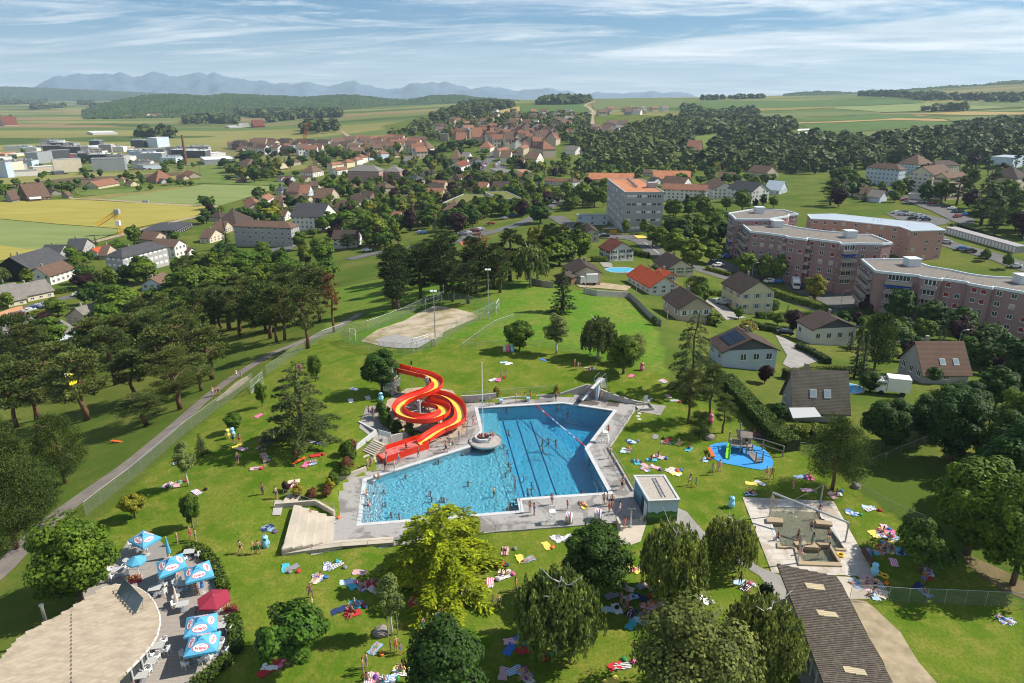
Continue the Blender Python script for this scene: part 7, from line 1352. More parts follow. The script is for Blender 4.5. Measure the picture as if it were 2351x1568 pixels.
def many(t,where,rows,cat='house',**k):
 for r in rows:
  A,Bc,C,base,rf,wl_=r[:6];building(t,A,Bc,C,base,rf,wl_,r[6]if len(r)>6 else 'gable',r[7]if len(r)>7 else 'ab',None,r[8]if len(r)>8 else 2,r[9]if len(r)>9 else 'n',None,where,cat=cat,name='apartment_house' if cat!='house' else 'house',**k)
many('T6','below the pine grove',[((375,447),(605,475),(870,385),590,'b','w','gable','bc'),((118,335),(390,395),(775,270),545,'s','k','gable','bc',3,None),((-120,700),(95,785),(250,715),850,'g','c','gable','bc'),((150,655),(335,705),(545,620),785,'g','c','gable','bc'),((0,1085),(235,1165),(465,1075),1225,'g','o','gable','bc',1),((770,950),(1085,1000),(1170,880),1080,'g','e','gable','bc'),((1670,572),(1915,577),(2040,505),650,'b','u','gable','bc',1),((1770,118),(2070,132),(2195,92),275,'b','w'),((-150,1140),(40,1200),(150,1160),1270,'g','e','gable','bc',1),((1030,195),(1150,205),(1240,165),250,'r','w','gable','bc',1),((1160,235),(1250,245),(1420,150),290,'b','e'),((860,130),(980,165),(1110,100),225,'s','g'),((540,200),(700,240),(860,165),280,'s','g'),((2130,185),(2230,190),(2290,165),240,'b','w','gable','ab',1)])
e,Q=building('T6',(270,1165),(610,1205),(890,1095),1285,'g','u',axis='bc',label='pale bungalow with a long black solar array on its roof',floors=1,rise=2.2);solar(Q,'bc',7,1,2.2,.75,label='long black solar array on the pale bungalow roof')
building('T6',(1195,252),(1478,262),(1960,130),490,'s','g','hip','bc',2.6,3,'bw','grey three-storey apartment house with slate hip roof',cat='apartment house',name='apartment_house',ww=1.7)
building('T1',(1760,1020),(2060,1060),(2260,965),1125,'s','k','hip',label='low black apartment house by the wheat field',rise=1.0,floors=2,cat='apartment house',name='apartment_house')
building('T2',(388,1005),(1090,1030),(1205,995),1250,'b','g','hip','ab',2.2,4,'n','long grey four-storey apartment house with brown hip roof',cat='apartment house',name='apartment_house',wsp=3.4)
building('T2',(1065,892),(1445,905),(1600,842),1060,'s','w','gable','ab',6.0,3,'n','white apartment house with a tall slate roof',cat='apartment house',name='apartment_house')
WF='between the fields and the school'
many('T2',WF,[((1550,1158),(1845,1160),(1930,1110),1260,'d','w'),((140,892),(240,907),(345,880),960,'d','c','hip'),((220,965),(430,990),(620,915),1060,'d','e','hip'),((515,722),(575,790),(745,770),860,'t','y'),((690,690),(800,702),(870,660),765,'t','w','gable','bc'),((895,700),(985,722),(1080,690),790,'b','c','hip','ab',3),((905,585),(965,592),(1025,570),645,'s','w','hip','ab',3),((1020,600),(1220,605),(1330,570),645,'b','p','gable','ab',2),((1350,670),(1520,682),(1640,640),725,'b','e'),((1720,700),(1860,745),(1985,700),795,'b','w','gable','ab'),((1560,780),(1740,812),(1820,770),855,'b','c'),((1880,650),(2000,662),(2070,640),735,'d','n'),((1650,560),(1790,582),(1830,555),620,'b','c','hip'),((2050,540),(2170,562),(2245,540),625,'b','e','hip'),((1290,530),(1390,545),(1440,520),572,'b','y'),((1100,690),(1180,700),(1260,670),740,'b','e','hip'),((1190,610),(1280,625),(1330,590),680,'t','u'),((940,870),(1000,890),(1080,860),950,'b','w'),((10,1140),(120,1150),(280,1100),1215,'b','c'),((190,1040),(280,1060),(390,1010),1110,'b','e'),((1140,710),(1260,720),(1350,690),745,'b','c'),((2250,910),(2330,930),(2400,890),980,'t','w')])
many('T2','near the railway flats',[((1735,360),(2110,366),(2160,345),500,'g','p','hip','ab',4),((2150,366),(2351,370),(2400,350),475,'g','p','hip','ab',4),((1232,362),(1330,376),(1450,355),442,'b','w','hip','ab',4,'br'),((1520,285),(1560,292),(1690,275),385,'t','c','hip','bc',4),((1680,255),(1730,262),(1820,250),330,'t','y','hip','bc',3),((1560,350),(1620,356),(1740,335),415,'t','w','gable','bc',3),((1820,225),(1850,235),(1915,220),305,'t','w','hip','bc',4),((1830,200),(1900,206),(1975,195),280,'t','w','hip','bc',4),((2095,150),(2130,158),(2220,150),225,'t','u','hip','bc',4),((1950,180),(1990,188),(2080,180),240,'t','u','hip','bc',3),((2220,170),(2290,176),(2351,170),212,'b','c','hip','bc',3),((835,65),(850,68),(940,62),140,'s','u','flat','bc',5),((1060,65),(1075,70),(1155,65),155,'s','u','flat','bc',6),((1255,55),(1265,60),(1360,52),150,'s','u','flat','bc',6),((1450,55),(1460,60),(1560,52),120,'s','q','flat','bc',5),((1845,45),(1860,50),(1960,45),122,'s','q','flat','bc',5)],'apartment house')
many('T2','around the villas by the factory',[((880,292),(940,300),(1030,290),342,'t','c'),((830,310),(850,315),(905,308),345,'t','c'),((1040,240),(1100,252),(1150,240),302,'b','c','hip'),((1325,242),(1390,252),(1450,240),286,'t','c','hip'),((415,405),(490,422),(545,410),452,'g','w'),((900,440),(960,448),(1010,440),492,'b','w'),((1010,455),(1060,462),(1120,450),494,'b','u'),((1160,450),(1240,462),(1315,450),492,'b','y'),((420,470),(500,480),(590,470),505,'b','n','gable','ab',1),((440,270),(560,290),(690,270),330,'b','e','hip'),((420,105),(470,115),(520,105),140,'t','c'),((620,100),(660,108),(720,95),135,'r','r'),((700,60),(760,75),(830,55),120,'b','e')])
many('T1','standing with the farms',[((1050,530),(1160,550),(1400,500),575,'t','y','gable','bc'),((470,590),(610,622),(700,605),655,'d','q'),((210,640),(345,688),(560,650),720,'b','n','gable','bc',1),((55,670),(150,712),(225,705),735,'b','q','gable','bc',1),((1710,455),(1840,490),(1970,445),515,'t','q','hip','bc'),((1475,505),(1540,517),(1635,505),545,'b','y'),((2140,395),(2230,430),(2320,400),448,'t','e'),((2070,430),(2160,447),(2240,435),468,'b','e'),((1370,460),(1420,466),(1480,460),488,'t','c'),((705,640),(780,652),(850,645),672,'b','q','gable','ab',1),((350,685),(480,692),(560,672),712,'w','n','gable','ab',1,None),((1830,480),(1900,490),(1960,475),515,'d','g','gable','ab',1),((1650,1150),(1815,1168),(1980,1125),1235,'b','e')],chim=0)
many('T3','along the road to the old town',[((510,1168),(708,1178),(775,1130),1295,'b','w','hip','ab',2,'sb'),((1080,915),(1640,928),(1660,900),990,'d','y'),((1700,825),(1960,848),(2110,850),895,'t','w'),((1950,830),(2030,838),(2110,830),912,'b','w','hip','ab',3),((690,640),(715,662),(825,628),735,'m','w','gable','bc'),((250,740),(320,757),(420,740),780,'d','c','gable','bc'),((75,800),(190,818),(275,805),875,'s','w','hip'),((0,1235),(95,1295),(190,1250),1330,'t','u','gable','ab',1),((120,1175),(230,1202),(318,1165),1245,'t','n'),((280,1030),(470,1052),(560,1000),1085,'t','e'),((640,950),(760,962),(870,945),995,'d','o'),((900,890),(950,906),(1030,890),945,'d','n'),((930,950),(980,972),(1100,930),1010,'t','w'),((715,820),(760,835),(810,815),870,'b','e'),((820,590),(850,610),(890,590),670,'b','w','gable','ab',3),((620,560),(690,570),(735,540),600,'b','w','hip','ab',3),((735,570),(790,580),(865,560),620,'g','w'),((1395,620),(1440,630),(1490,615),680,'b','e'),((1220,545),(1290,560),(1330,540),610,'b','w','gable','ab',3),((1560,560),(1600,580),(1690,560),665,'b','w','gable','ab',4),((1950,470),(2060,480),(2150,470),530,'g','w','gable','ab',3),((70,590),(150,600),(215,585),640,'g','e','gable','ab',2)])
many('T3','with flat roof along the main road',[((620,1045),(835,1108),(1055,1000),1195,'v','w','flat','ab',2),((1000,968),(1165,1052),(1290,992),1152,'v','w','flat','ab',3),((1060,690),(1180,738),(1320,727),825,'g','y','flat','ab',3),((1365,702),(1440,737),(1575,742),805,'o','o','flat','ab',2)],'apartment house')
many('T4','behind the school',[((165,455),(690,462),(700,440),505,'o','c'),((920,448),(1350,458),(1360,430),495,'o','o'),((720,380),(920,387),(935,375),432,'b','c','hip'),((185,500),(300,532),(390,520),605,'t','w'),((1010,500),(1270,522),(1380,500),565,'b','w'),((1030,572),(1540,592),(1565,570),715,'t','w','gable','ab',3),((1500,520),(1620,577),(1810,545),695,'b','w','gable','ab',3),((1800,560),(2070,602),(2260,580),745,'s','w','gable','ab',3),((860,480),(920,502),(1030,480),525,'s','w'),((2030,365),(2240,387),(2360,370),455,'b','e','gable','ab',3),((1685,430),(1870,437),(1885,420),475,'b','w'),((1330,185),(1420,205),(1520,160),235,'t','n','gable','ab',1),((2280,560),(2400,590),(2500,560),640,'z','u')])
many('T5','on the upper slope',[((495,375),(845,406),(1015,400),605,'b','u','hip','ab',4),((1045,437),(1235,467),(1520,440),700,'b','c','gable','bc',5,'su'),((1195,497),(1395,508),(1690,490),775,'b','y','gable','bc',5,'sr'),((955,320),(1080,347),(1280,330),470,'b','u','hip','ab',4),((1080,352),(1285,362),(1590,348),455,'d','c','hip','bc',4),((1930,490),(2225,507),(2400,480),705,'d','e','hip','ab',4),((2080,242),(2200,272),(2400,250),400,'z','u','flat','ab',4)],'apartment house')
many('T5','above the basketball court',[((270,602),(400,627),(490,612),725,'b','y'),((390,692),(560,702),(640,682),770,'b','e'),((80,545),(170,562),(255,552),605,'d','e'),((500,720),(640,735),(740,715),800,'g','u','gable','ab',1,None),((985,700),(1140,712),(1160,700),770,'g','w','flat','ab',1,None)])
many('T1','of the factory beyond the fields',[((985,215),(1095,226),(1455,215),372,'g','s','flat','bc',3,None),((632,226),(645,232),(945,216),388,'w','c','flat','bc',3,None),((345,145),(460,152),(605,132),282,'g','s','flat','ab',5),((580,120),(600,126),(815,115),245,'g','x','flat','bc',4,None),((-150,258),(100,264),(112,256),445,'g','u','flat','ab',4,None),((120,360),(135,376),(435,360),432,'g','w','flat','bc',1,None),((385,310),(400,322),(650,306),388,'w','c','flat','bc',2,None),((895,100),(980,112),(1170,96),165,'g','n','flat','bc',2,None),((840,78),(1170,104),(1550,78),130,'w','e','flat','bc',1,None),((1650,105),(1730,114),(1920,105),200,'g','x','flat','bc',3,None),((1820,186),(1860,192),(2130,182),248,'g','g','flat','bc',3),((1915,112),(1930,122),(2095,116),182,'w','w','flat','bc',3),((910,165),(930,172),(1110,160),235,'w','u','flat','bc',3,None),((1400,195),(1420,206),(1600,186),275,'w','w','flat','bc',3,None),((1595,290),(1690,302),(1930,286),348,'g','u','flat','bc',2),((785,165),(795,168),(890,160),215,'g','r','flat','bc',2,None),((30,150),(60,165),(180,145),190,'o','o','flat','bc',2,None),((180,160),(200,170),(340,150),195,'w','c','flat','bc',1,None),((0,200),(40,215),(170,195),250,'w','w','flat','bc',2,None),((170,230),(190,238),(345,215),280,'g','x','flat','bc',2,None),((500,60),(520,70),(800,55),90,'g','g','flat','bc',1,None),((600,360),(640,370),(760,365),410,'g','x','flat','bc',1,None),((1680,250),(1700,258),(1810,250),290,'m','w','hip','bc',2)],'factory building',chim=0)
building('K1',(1078,600),(1088,606),(1160,598),672,'w','u','flat','bc',label='tall pale silo tower of the factory',cat='silo',name='silo_tower',win=None)
many('T2','beside the tall chimney',[((0,200),(60,237),(400,215),292,'w','s','flat','bc',2,None),((40,150),(60,162),(300,146),202,'w','w','flat','bc',2,None),((330,45),(420,50),(690,42),75,'s','x','flat','bc',1,None)],'factory building',chim=0)
many('K1','alone in the plain',[((600,560),(640,572),(735,560),585,'w','w','flat','bc',1,None),((1550,522),(1580,528),(1625,522),538,'w','w','flat','bc',1,None),((1730,520),(1745,525),(1800,520),535,'m','r','gable','bc',1,None),((1640,508),(1650,512),(1700,508),532,'w','w','flat','bc',1,None),((0,510),(30,515),(105,510),525,'m','e','gable','bc',1,None)],'farm building',chim=0)
p=G('K1',1283,792);h=hgt('K1',792-588,p);e=empty('chimney_stack',p,0,'tall round brick factory chimney','chimney');mesh_obj('shaft',MB().cyl((0,0),h*.055,0,h,18,r2=h*.03).mesh('shaft',M('old_brick',(.20,.085,.055),.9,(.14,.065,.045),.4)),e);mesh_obj('rim',MB().cyl((0,0),h*.034,h*.985,h,18).mesh('rim',M('dark_grey',(.06,.06,.065),.5)),e)
yc=M('crane_yellow',(.70,.38,.03),.5);p=G('T1',1425,1115);h=hgt('T1',1115-870,p);s=px2m('T1',1,p);e=empty('tower_crane',p,0,'folded yellow tower crane at the wheat field','crane')
def lattice(a,c,w,m,n=10):
 b_=MB();a,c=Vector(a),Vector(c);d=(c-a).normalized();x=d.cross(Vector((0,1,0))if abs(d.y)<.9 else Vector((1,0,0))).normalized()*w;y=d.cross(x).normalized()*w;k=[x+y,x-y,-x-y,-x+y]
 for q in k:b_.tube([a+q,c+q],w*.16,4)
 for i in range(n):
  for j in range(4):b_.tube([a.lerp(c,i/n)+k[j],a.lerp(c,(i+1)/n)+k[(j+1)%4]],w*.10,4)
 return b_
mesh_obj('mast',lattice((0,0,0),(-20*s,0,h),.75,None,12).mesh('mast',yc),e);mesh_obj('jib',lattice((-20*s,0,h+.5),(-215*s,-4,h-115*s),.8,None,12).mesh('jib',yc),e);mesh_obj('counterweight',MB().box(-1.2,1.4,-1,1,h,h+2.6).mesh('counterweight',concrete),e,(0,0,0));mesh_obj('cab',MB().box(-1,1,-1.5,0,h-6,h-3.5).mesh('cab',whitep),e)
p=G('K1',2080,690);s=px2m('K1',1,p);e=empty('mobile_crane',p,0,'distant mobile crane with a long red boom','crane');mesh_obj('boom',lattice((0,0,2),(55*s,0,175*s),1.4,None,10).mesh('boom',M('crane_red',(.4,.08,.02),.5)),e);mesh_obj('carrier',MB().box(-8,6,-2,2,0,4).mesh('carrier',yc),e)
cst=M('castle_stone',(.30,.26,.20),.95,(.22,.19,.15),.12)
p=G('T3',520,368);s=px2m('T3',1,p);e=empty('castle_keep',p,0,'square stone keep of the castle ruin','tower');mesh_obj('wall',MB().box(-48*s,48*s,-30*s,30*s,-4,hgt('T3',90,p)).mesh('wall',cst),e);mesh_obj('coping',MB().box(-50*s,50*s,-32*s,32*s,hgt('T3',90,p),hgt('T3',94,p)).mesh('coping',cst),e)
p=G('T3',806,335);h=hgt('T3',95,p);r_=px2m('T3',29,p);e=empty('round_tower',p,0,'round stone castle tower with a pale pointed roof','tower');mesh_obj('wall',MB().cyl((0,0),r_,-4,h,20).cyl((0,0),r_*1.1,h,h*1.12,20).mesh('wall',cst),e);mesh_obj('roof',MB().cyl((0,0),r_*.6,h*1.12,h*1.55,16,r2=.1).mesh('roof',M('lead_roof',(.30,.33,.36),.5)),e);mesh_obj('spike',MB().cyl((0,0),.2,h*1.5,h*1.8,6).mesh('spike',galv),e)
p=G('T3',660,345);h=hgt('T3',85,p);w_=px2m('T3',48,p);e=empty('church_tower',p,0,'square castle tower with steep orange roof and corner turrets','tower');mesh_obj('wall',MB().box(-w_,w_,-w_,w_,-4,h).mesh('wall',cst),e);rt=RM['t'][1];mesh_obj('roof',MB().cyl((0,0),w_*1.1,h,h*1.75,4,r2=.3).mesh('roof',rt),e,rz=math.pi/4);mesh_obj('lantern',MB().cyl((0,0),w_*.14,h*1.6,h*2.05,8,r2=.05).mesh('lantern',M('dark_grey',(.06,.06,.065),.5)),e)
for sx in(-1,1):
 for sy in(-1,1):o_=mesh_obj('turret',MB().cyl((0,0),w_*.24,h*.8,h*1.15,8).cyl((0,0),w_*.28,h*1.15,h*1.6,8,r2=.05).mesh('turret',rt),e,(w_*sx,w_*sy,0))
building('T3',(690,340),(775,350),(790,335),375,'t','q',label='low orange-roofed castle wing between the towers',win=None,chim=0,cat='castle wing');building('T3',(850,310),(960,318),(975,300),385,'t','e',label='tall rosy castle house beside the round tower',floors=3,chim=0)
for x,y,ty,rr_,m_,lb in((1300,470,340,12,'t','slender church tower with orange spire in the old town'),(1015,300,220,22,'t','white turret with red pointed roof above the castle'),(1235,270,190,26,'d','dark steep church spire behind the old town')):
 p=G('T3',x,y);h=hgt('T3',y-ty,p);w_=px2m('T3',rr_,p);e=empty('church_tower',p,0,lb,'tower');mesh_obj('wall',MB().box(-w_,w_,-w_,w_,-3,h*.55).mesh('wall',WM['c'][1]),e);mesh_obj('spire',MB().cyl((0,0),w_*1.5,h*.55,h,4,r2=.1).mesh('spire',RM[m_][1]),e,rz=math.pi/4)
many('T3','in the old town',[((1150,470),(1170,480),(1300,455),560,'t','e','gable','bc',3),((1410,445),(1450,455),(1550,420),540,'t','e','gable','bc',4),((1550,440),(1680,460),(1800,450),570,'t','e','hip','bc',5),((1300,500),(1380,505),(1465,495),540,'t','w','hip','bc',2),((960,430),(1060,440),(1110,425),500,'t','c','hip','ab',3),((1490,310),(1560,330),(1680,310),360,'z','u','gable','bc',3),((1200,300),(1300,310),(1430,290),350,'z','u','gable','bc',3),((1760,330),(1830,340),(1885,330),420,'t','e','hip','bc',4),((230,450),(330,460),(415,440),500,'b','w','hip','ab',3),((1900,260),(1990,270),(2065,262),300,'t','c','gable','ab',2)],chim=0)
_hp={}
def rhouse(p,w,d,h,rise,rz,wl_,rf,label,group,name='house'):
 key=(wl_,rf,name)
 if key not in _hp:
  b_=MB().box(-.5,.5,-.5,.5,-.6,1);g_=MB();b_.add([(-.5,-.5,1),(-.5,.5,1),(-.5,0,1.5),(.5,-.5,1),(.5,.5,1),(.5,0,1.5)],[(0,2,1),(3,4,5)]);r_=MB().add([(-.54,-.58,.94),(.54,-.58,.94),(.54,.58,.94),(-.54,.58,.94),(-.54,0,1.52),(.54,0,1.52),(-.54,-.5,.94),(.54,-.5,.94)],[(0,1,5,4),(2,3,4,5)])
  wn=MB()
  for i in range(3):
   for zz in(.2,.62):
    x=-.32+.32*i;wn.add([(x-.05,-.503,zz),(x+.05,-.503,zz),(x+.05,-.503,zz+.2),(x-.05,-.503,zz+.2)],[(0,1,2,3)]);wn.add([(.503,x-.05,zz),(.503,x+.05,zz),(.503,x+.05,zz+.2),(.503,x-.05,zz+.2)],[(0,1,2,3)])
  _hp[key]=(b_.mesh('wall',WM[wl_][1]),r_.mesh('roof',RM[rf][1]),wn.mesh('windows',glass))
 e=empty(name,p,rz,label,'house',group);e.scale=(w,d,h);mesh_obj('wall',_hp[key][0],e);mesh_obj('roof',_hp[key][1],e);
 if math.hypot(p[0],p[1])<1500:mesh_obj('windows',_hp[key][2],e)
def scatter(t,poly,n,where,walls,roofs,w=(9,14),h=(5,7),mind=11,rz=None):
 P_=[G(t,*q)for q in poly];k=0;tries=0;pp_=[(q.x,q.y)for q in P_];x0,x1=min(q[0]for q in poly),max(q[0]for q in poly);y0,y1=min(q[1]for q in poly),max(q[1]for q in poly)
 while k<n and tries<n*40:
  tries+=1;x,y=rng.uniform(x0,x1),rng.uniform(y0,y1)
  if not inpoly(x,y,poly):continue
  p=G(t,x,y)
  if any((p.x-q[0])**2+(p.y-q[1])**2<mind*mind for q in HB):continue
  HB.append((p.x,p.y));wl_,rf=rng.choice(walls),rng.choice(roofs);rhouse(p,rng.uniform(*w),rng.uniform(w[0]*.75,w[1]*.8),rng.uniform(*h),0,rng.uniform(-.6,.6)if rz is None else rz+rng.choice((0,math.pi/2))+rng.uniform(-.12,.12),wl_,rf,f'{WM[wl_][0]} house with {RM[rf][0]} roof {where}',f'houses {where}',name='town_house' if 'old town' in where and 'crowded' in where else 'house');k+=1
scatter('T3',[(960,330),(1100,270),(1450,290),(1850,330),(1780,430),(1400,460),(1150,450),(1000,420)],90,'crowded in the old town','ccewpw','ttbbd',(8,13),(7,11),9,.3)
scatter('K2',[(620,560),(760,490),(960,470),(1050,440),(1250,440),(1500,440),(1700,450),(1700,520),(1600,560),(1300,560),(1000,590),(700,600)],62,'on the hillside above the old town','wwceuw','bbtdgb',(10,16),(5,8),20)
scatter('K2',[(1700,580),(1880,530),(1960,540),(1900,590),(1800,610)],12,'at the edge of the wooded ravine','wwcu','bgb',(10,15),(6,9),16);scatter('K2',[(1760,415),(2250,420),(2230,440),(1780,455)],16,'along the top of the slope','wge','tgb',(12,18),(6,8),22)
vb=MB()
for poly_,n_ in(([(700,440),(830,425),(1000,410),(1130,430),(1100,465),(880,465),(740,450)],75),([(1090,385),(1220,380),(1240,395),(1100,400)],14),([(1170,440),(1300,432),(1320,445),(1180,450)],12)):
 while n_:
  x,y=rng.uniform(700,1320),rng.uniform(380,465)
  if not inpoly(x,y,poly_):continue
  n_-=1;p=G('K1',x,y);T=Matrix.Translation(p)@Matrix.Rotation(rng.uniform(-.7,.7),4,'Z')@Matrix.Diagonal((rng.uniform(7,12),rng.uniform(5,9),rng.uniform(5,8),1));vb.add([T@Vector(q)for q in((-1,-1,-.5),(1,-1,-.5),(1,1,-.5),(-1,1,-.5),(-1,-1,1),(1,-1,1),(1,1,1),(-1,1,1),(-1,0,1.6),(1,0,1.6))],[(0,1,5,4),(1,2,6,9,5),(2,3,7,6),(3,0,4,8,7)],rng.choice((0,1,1)));vb.f+=[(len(vb.v)-6,len(vb.v)-5,len(vb.v)-1,len(vb.v)-2),(len(vb.v)-4,len(vb.v)-3,len(vb.v)-2,len(vb.v)-1)];vb.m+=[2,2]
tag(vb.build('far_village',[WM['w'][1],WM['c'][1],RM['t'][1]]),'distant village of red-roofed houses across the plain','village',kind='stuff')
scatter('T2',[(330,90),(830,60),(1250,100),(1650,90),(1650,150),(1300,190),(1150,170),(700,170)],36,'of the quarter behind the villas','cewn','tbbd',(11,17),(6,9),17);scatter('K2',[(0,660),(240,640),(540,650),(560,760),(400,700),(250,720),(20,740)],30,'below the castle hill','cwew','tbb',(11,17),(6,9),16)
scatter('T3',[(0,1130),(200,1090),(500,950),(700,880),(800,960),(500,1000),(300,1040),(60,1200)],10,'among the garden trees','cwe','tbd',(9,12),(5,6),15)
a,c=G('K6',1800,55),G('K6',2290,195);d=(c-a).to_2d();L=d.length;d.normalize();nn=Vector((d.y,-d.x));nn=nn if nn.y<0 else-nn;e=empty('garage_row',a,0,'long low row of garages with white doors','garage');a2=a.to_2d();zz=[on(a).z,on(c).z]
k=22
for i in range(k):
 q0,q1=a2+d*(L*i/k),a2+d*(L*(i+1)/k);z0=HT(*q0);part(MB().prism([q0,q1,q1-nn*5,q0-nn*5],z0-1,z0+2.6),'bay',WM['g'][1],e);part(MB().prism([q0+d*.3,q1-d*.3,q1-d*.3+nn*.06,q0+d*.3+nn*.06],z0+.05,z0+2.1),'garage_door',frame_m,e)
def lowwall(t,pts,h,label,mat=concrete):P_=[G(t,*q)for q in pts];e=empty('garden_wall',P_[0],0,label,'wall');[part(MB().add([v for q in(P_[i],P_[i+1])for v in(q+Vector((0,-.1,-.5)),q+Vector((0,.1,-.5)),q+Vector((0,.1,h)),q+Vector((0,-.1,h)))],[(0,4,7,3),(1,2,6,5),(3,7,6,2),(0,3,2,1),(4,5,6,7)]),'wall_panel',mat,e)for i in range(len(P_)-1)]
lowwall('K5',[(1665,470),(1760,490),(1980,500),(2030,545),(2120,640),(2200,700)],1.6,'grey concrete wall round the bright meadow');lowwall('K5',[(1290,405),(1380,425),(1460,435)],1.8,'old dark wall below the dense trees',WM['q'][1])
lowwall('T6',[(0,965),(130,915),(270,880)],1.5,'orange garden wall beside the left street',WM['o'][1]);lowwall('F3',[(1020,560),(1050,600),(1060,640)],.1,'low kerb at the wading pool',palestone)if False else None
HD=[('K6',[(620,480),(760,530),(900,570),(1010,610)],2.2,2.0,'light','tall light green hedge before the pink block'),('K6',[(510,640),(640,650),(800,640),(930,630)],1.5,1.6,'green','clipped hedge behind the bungalow'),('K6',[(450,690),(520,720),(640,740),(720,740)],1.4,1.5,'dark','dark hedge around the small garden'),('K6',[(790,850),(900,900),(1000,960)],1.3,1.3,'dark','dark hedge below the white bungalow'),('K6',[(700,1060),(860,1060),(900,1050),(1090,1040)],1.8,1.8,'light','bright hedge behind the big grey roof'),('M2',[(680,230),(820,380),(950,520),(1060,640),(1150,700)],2.6,1.8,'green','long mixed hedge between lawn and houses'),('M2',[(1150,600),(1260,620),(1350,600)],2.4,1.8,'light','leafy hedge by the playground fence'),('K5',[(1720,250),(1825,255)],2,1.6,'light','bright hedge before the dark-red-roofed house'),('T7',[(725,195),(825,220)],2.2,1.7,'green','dark green hedge beside the street'),('K6',[(160,310),(330,355)],1.5,1.3,'light','low hedge along the street'),('K6',[(160,480),(290,490)],1.6,1.4,'light','hedge behind the beige house'),('T6',[(620,700),(760,680),(850,660)],2,1.6,'green','hedge in the garden of the white house'),('T5',[(1580,1080),(1800,1150),(2050,1240),(2200,1290)],1.6,1.2,'dark','long dark hedge above the garages'),('T6',[(340,960),(480,920)],1.6,1.4,'light','light hedge beside the left street'),('T6',[(980,480),(1120,540),(1500,570)],1.8,1.4,'green','hedge before the grey apartment house')]
for t_,pts,w_,h_,c_,lb in HD:hedge([G(t_,*q)for q in pts],w_,h_,c_,lb)
for x,y in[(1620,1160),(1640,1180)]:pass
for x,y,w_ in[(1550,1155,60),(1635,1175,70),(1505,1110,80)]:shr('green','T5',x,y,w_,70,'round clipped bush above the garages')
def sheds(t,poly,n):
 x0,x1=min(q[0]for q in poly),max(q[0]for q in poly);y0,y1=min(q[1]for q in poly),max(q[1]for q in poly);k=0
 for _ in range(n*20):
  x,y=rng.uniform(x0,x1),rng.uniform(y0,y1)
  if k>=n or not inpoly(x,y,poly):continue
  p=G(t,x,y)
  if any((p.x-q[0])**2+(p.y-q[1])**2<(q[2]*.8)**2 for q in FP):continue
  w_,d_,h_=rng.uniform(14,34),rng.uniform(10,20),rng.uniform(5,11);wl_=rng.choice('wsgucx');rf=rng.choice('gwzg');lab=f'{WM[wl_][0]} factory shed with {RM[rf][0]} flat roof on the factory grounds';e=empty('factory_shed',p,.1+rng.uniform(-.1,.1),lab,'shed',lab);FP.append((p.x,p.y,w_*.6));k+=1
  mesh_obj('wall',MB().box(-w_/2,w_/2,-d_/2,d_/2,-1,h_).mesh('wall',WM[wl_][1]),e);mesh_obj('roof',MB().box(-w_/2-.2,w_/2+.2,-d_/2-.2,d_/2+.2,h_,h_+.4).mesh('roof',RM[rf][1]),e)
  for i in range(3):mesh_obj('roof_unit',MB().box(-1.2,1.2,-1,1,0,1.6).mesh('roof_unit',WM['s'][1]),e,(rng.uniform(-.35,.35)*w_,rng.uniform(-.3,.3)*d_,h_+.4))
sheds('T1',[(0,130),(500,60),(1500,60),(2351,110),(2351,280),(1600,330),(1000,240),(0,400)],34)
# woods far off and trees among the houses
def tile_mesh(protos,pts):
 Vs=[];Fs=[];k=0
 for x,y,z,s,sz,a,i in pts:
  V,F=protos[i];c,s_=math.cos(a),math.sin(a);W_=np.stack([(V[:,0]*c-V[:,1]*s_)*s+x,(V[:,0]*s_+V[:,1]*c)*s+y,V[:,2]*sz+z],1);Vs.append(W_);Fs.append(F+k);k+=len(V)
 return np.concatenate(Vs),np.concatenate(Fs)
WP=[broad(1,.8,seed=i+60,leaves=1700,size=.05,clumps=18,cr=.24,h0=.0,lod=2)for i in range(4)]+[broad(1,.45,seed=i+80,leaves=1300,size=.05,clumps=16,cr=.34,h0=.0,top=.35,lod=2)for i in range(2)]
FP2=[broad(1,.9,seed=i+160,leaves=560,size=.085,clumps=10,cr=.28,h0=-.1,lod=2)for i in range(4)]
for q in(WP,FP2):
 pass
leafF=fol('wood',(.055,.085,.022),rnd=0,trans=.1);leafF2=fol('wood_light',(.078,.112,.028),rnd=0,trans=.1)
def wood_(t,poly,sp,h,label,mat=leafF,conif=.15,jit=.5):
 W_=[G(t,*q)for q in poly];P_=[(q.x,q.y)for q in W_];x0,x1=min(q[0]for q in P_),max(q[0]for q in P_);y0,y1=min(q[1]for q in P_),max(q[1]for q in P_);pts=[];far=(W_[0].length>1500);x=x0
 while x<x1:
  y=y0
  while y<y1:
   a,b_=x+rng.uniform(-jit,jit)*sp,y+rng.uniform(-jit,jit)*sp
   if inpoly(a,b_,P_)and not any((a-q[0])**2+(b_-q[1])**2<q[2]**2 for q in FP):
    hh=rng.uniform(*h);pts.append((a,b_,HT(a,b_)-.3,hh*rng.uniform(.85,1.2),hh,rng.random()*6.28,rng.randrange(4)if far or rng.random()>conif else 4+rng.randrange(2)))
   y+=sp
  x+=sp
 if not pts:return
 V,F=tile_mesh(FP2 if far else WP,pts);tag(mesh_obj('woodland',np_mesh('woodland',V,F,mat)),label,'woodland',kind='stuff');return len(pts)
wood_('K3',[(0,770),(180,700),(330,660),(420,610),(560,590),(640,610),(760,655),(900,630),(1000,610),(1200,655),(1330,640),(1500,620),(1640,600),(1800,600),(1850,560),(2000,530),(2200,510),(2351,500),(2700,500),(2700,780),(2351,760),(2050,790),(1800,760),(1500,800),(1250,830),(900,860),(600,850),(450,840),(250,830),(60,840)],10.5,(6,18),'dark wooded ravine behind the upper houses')
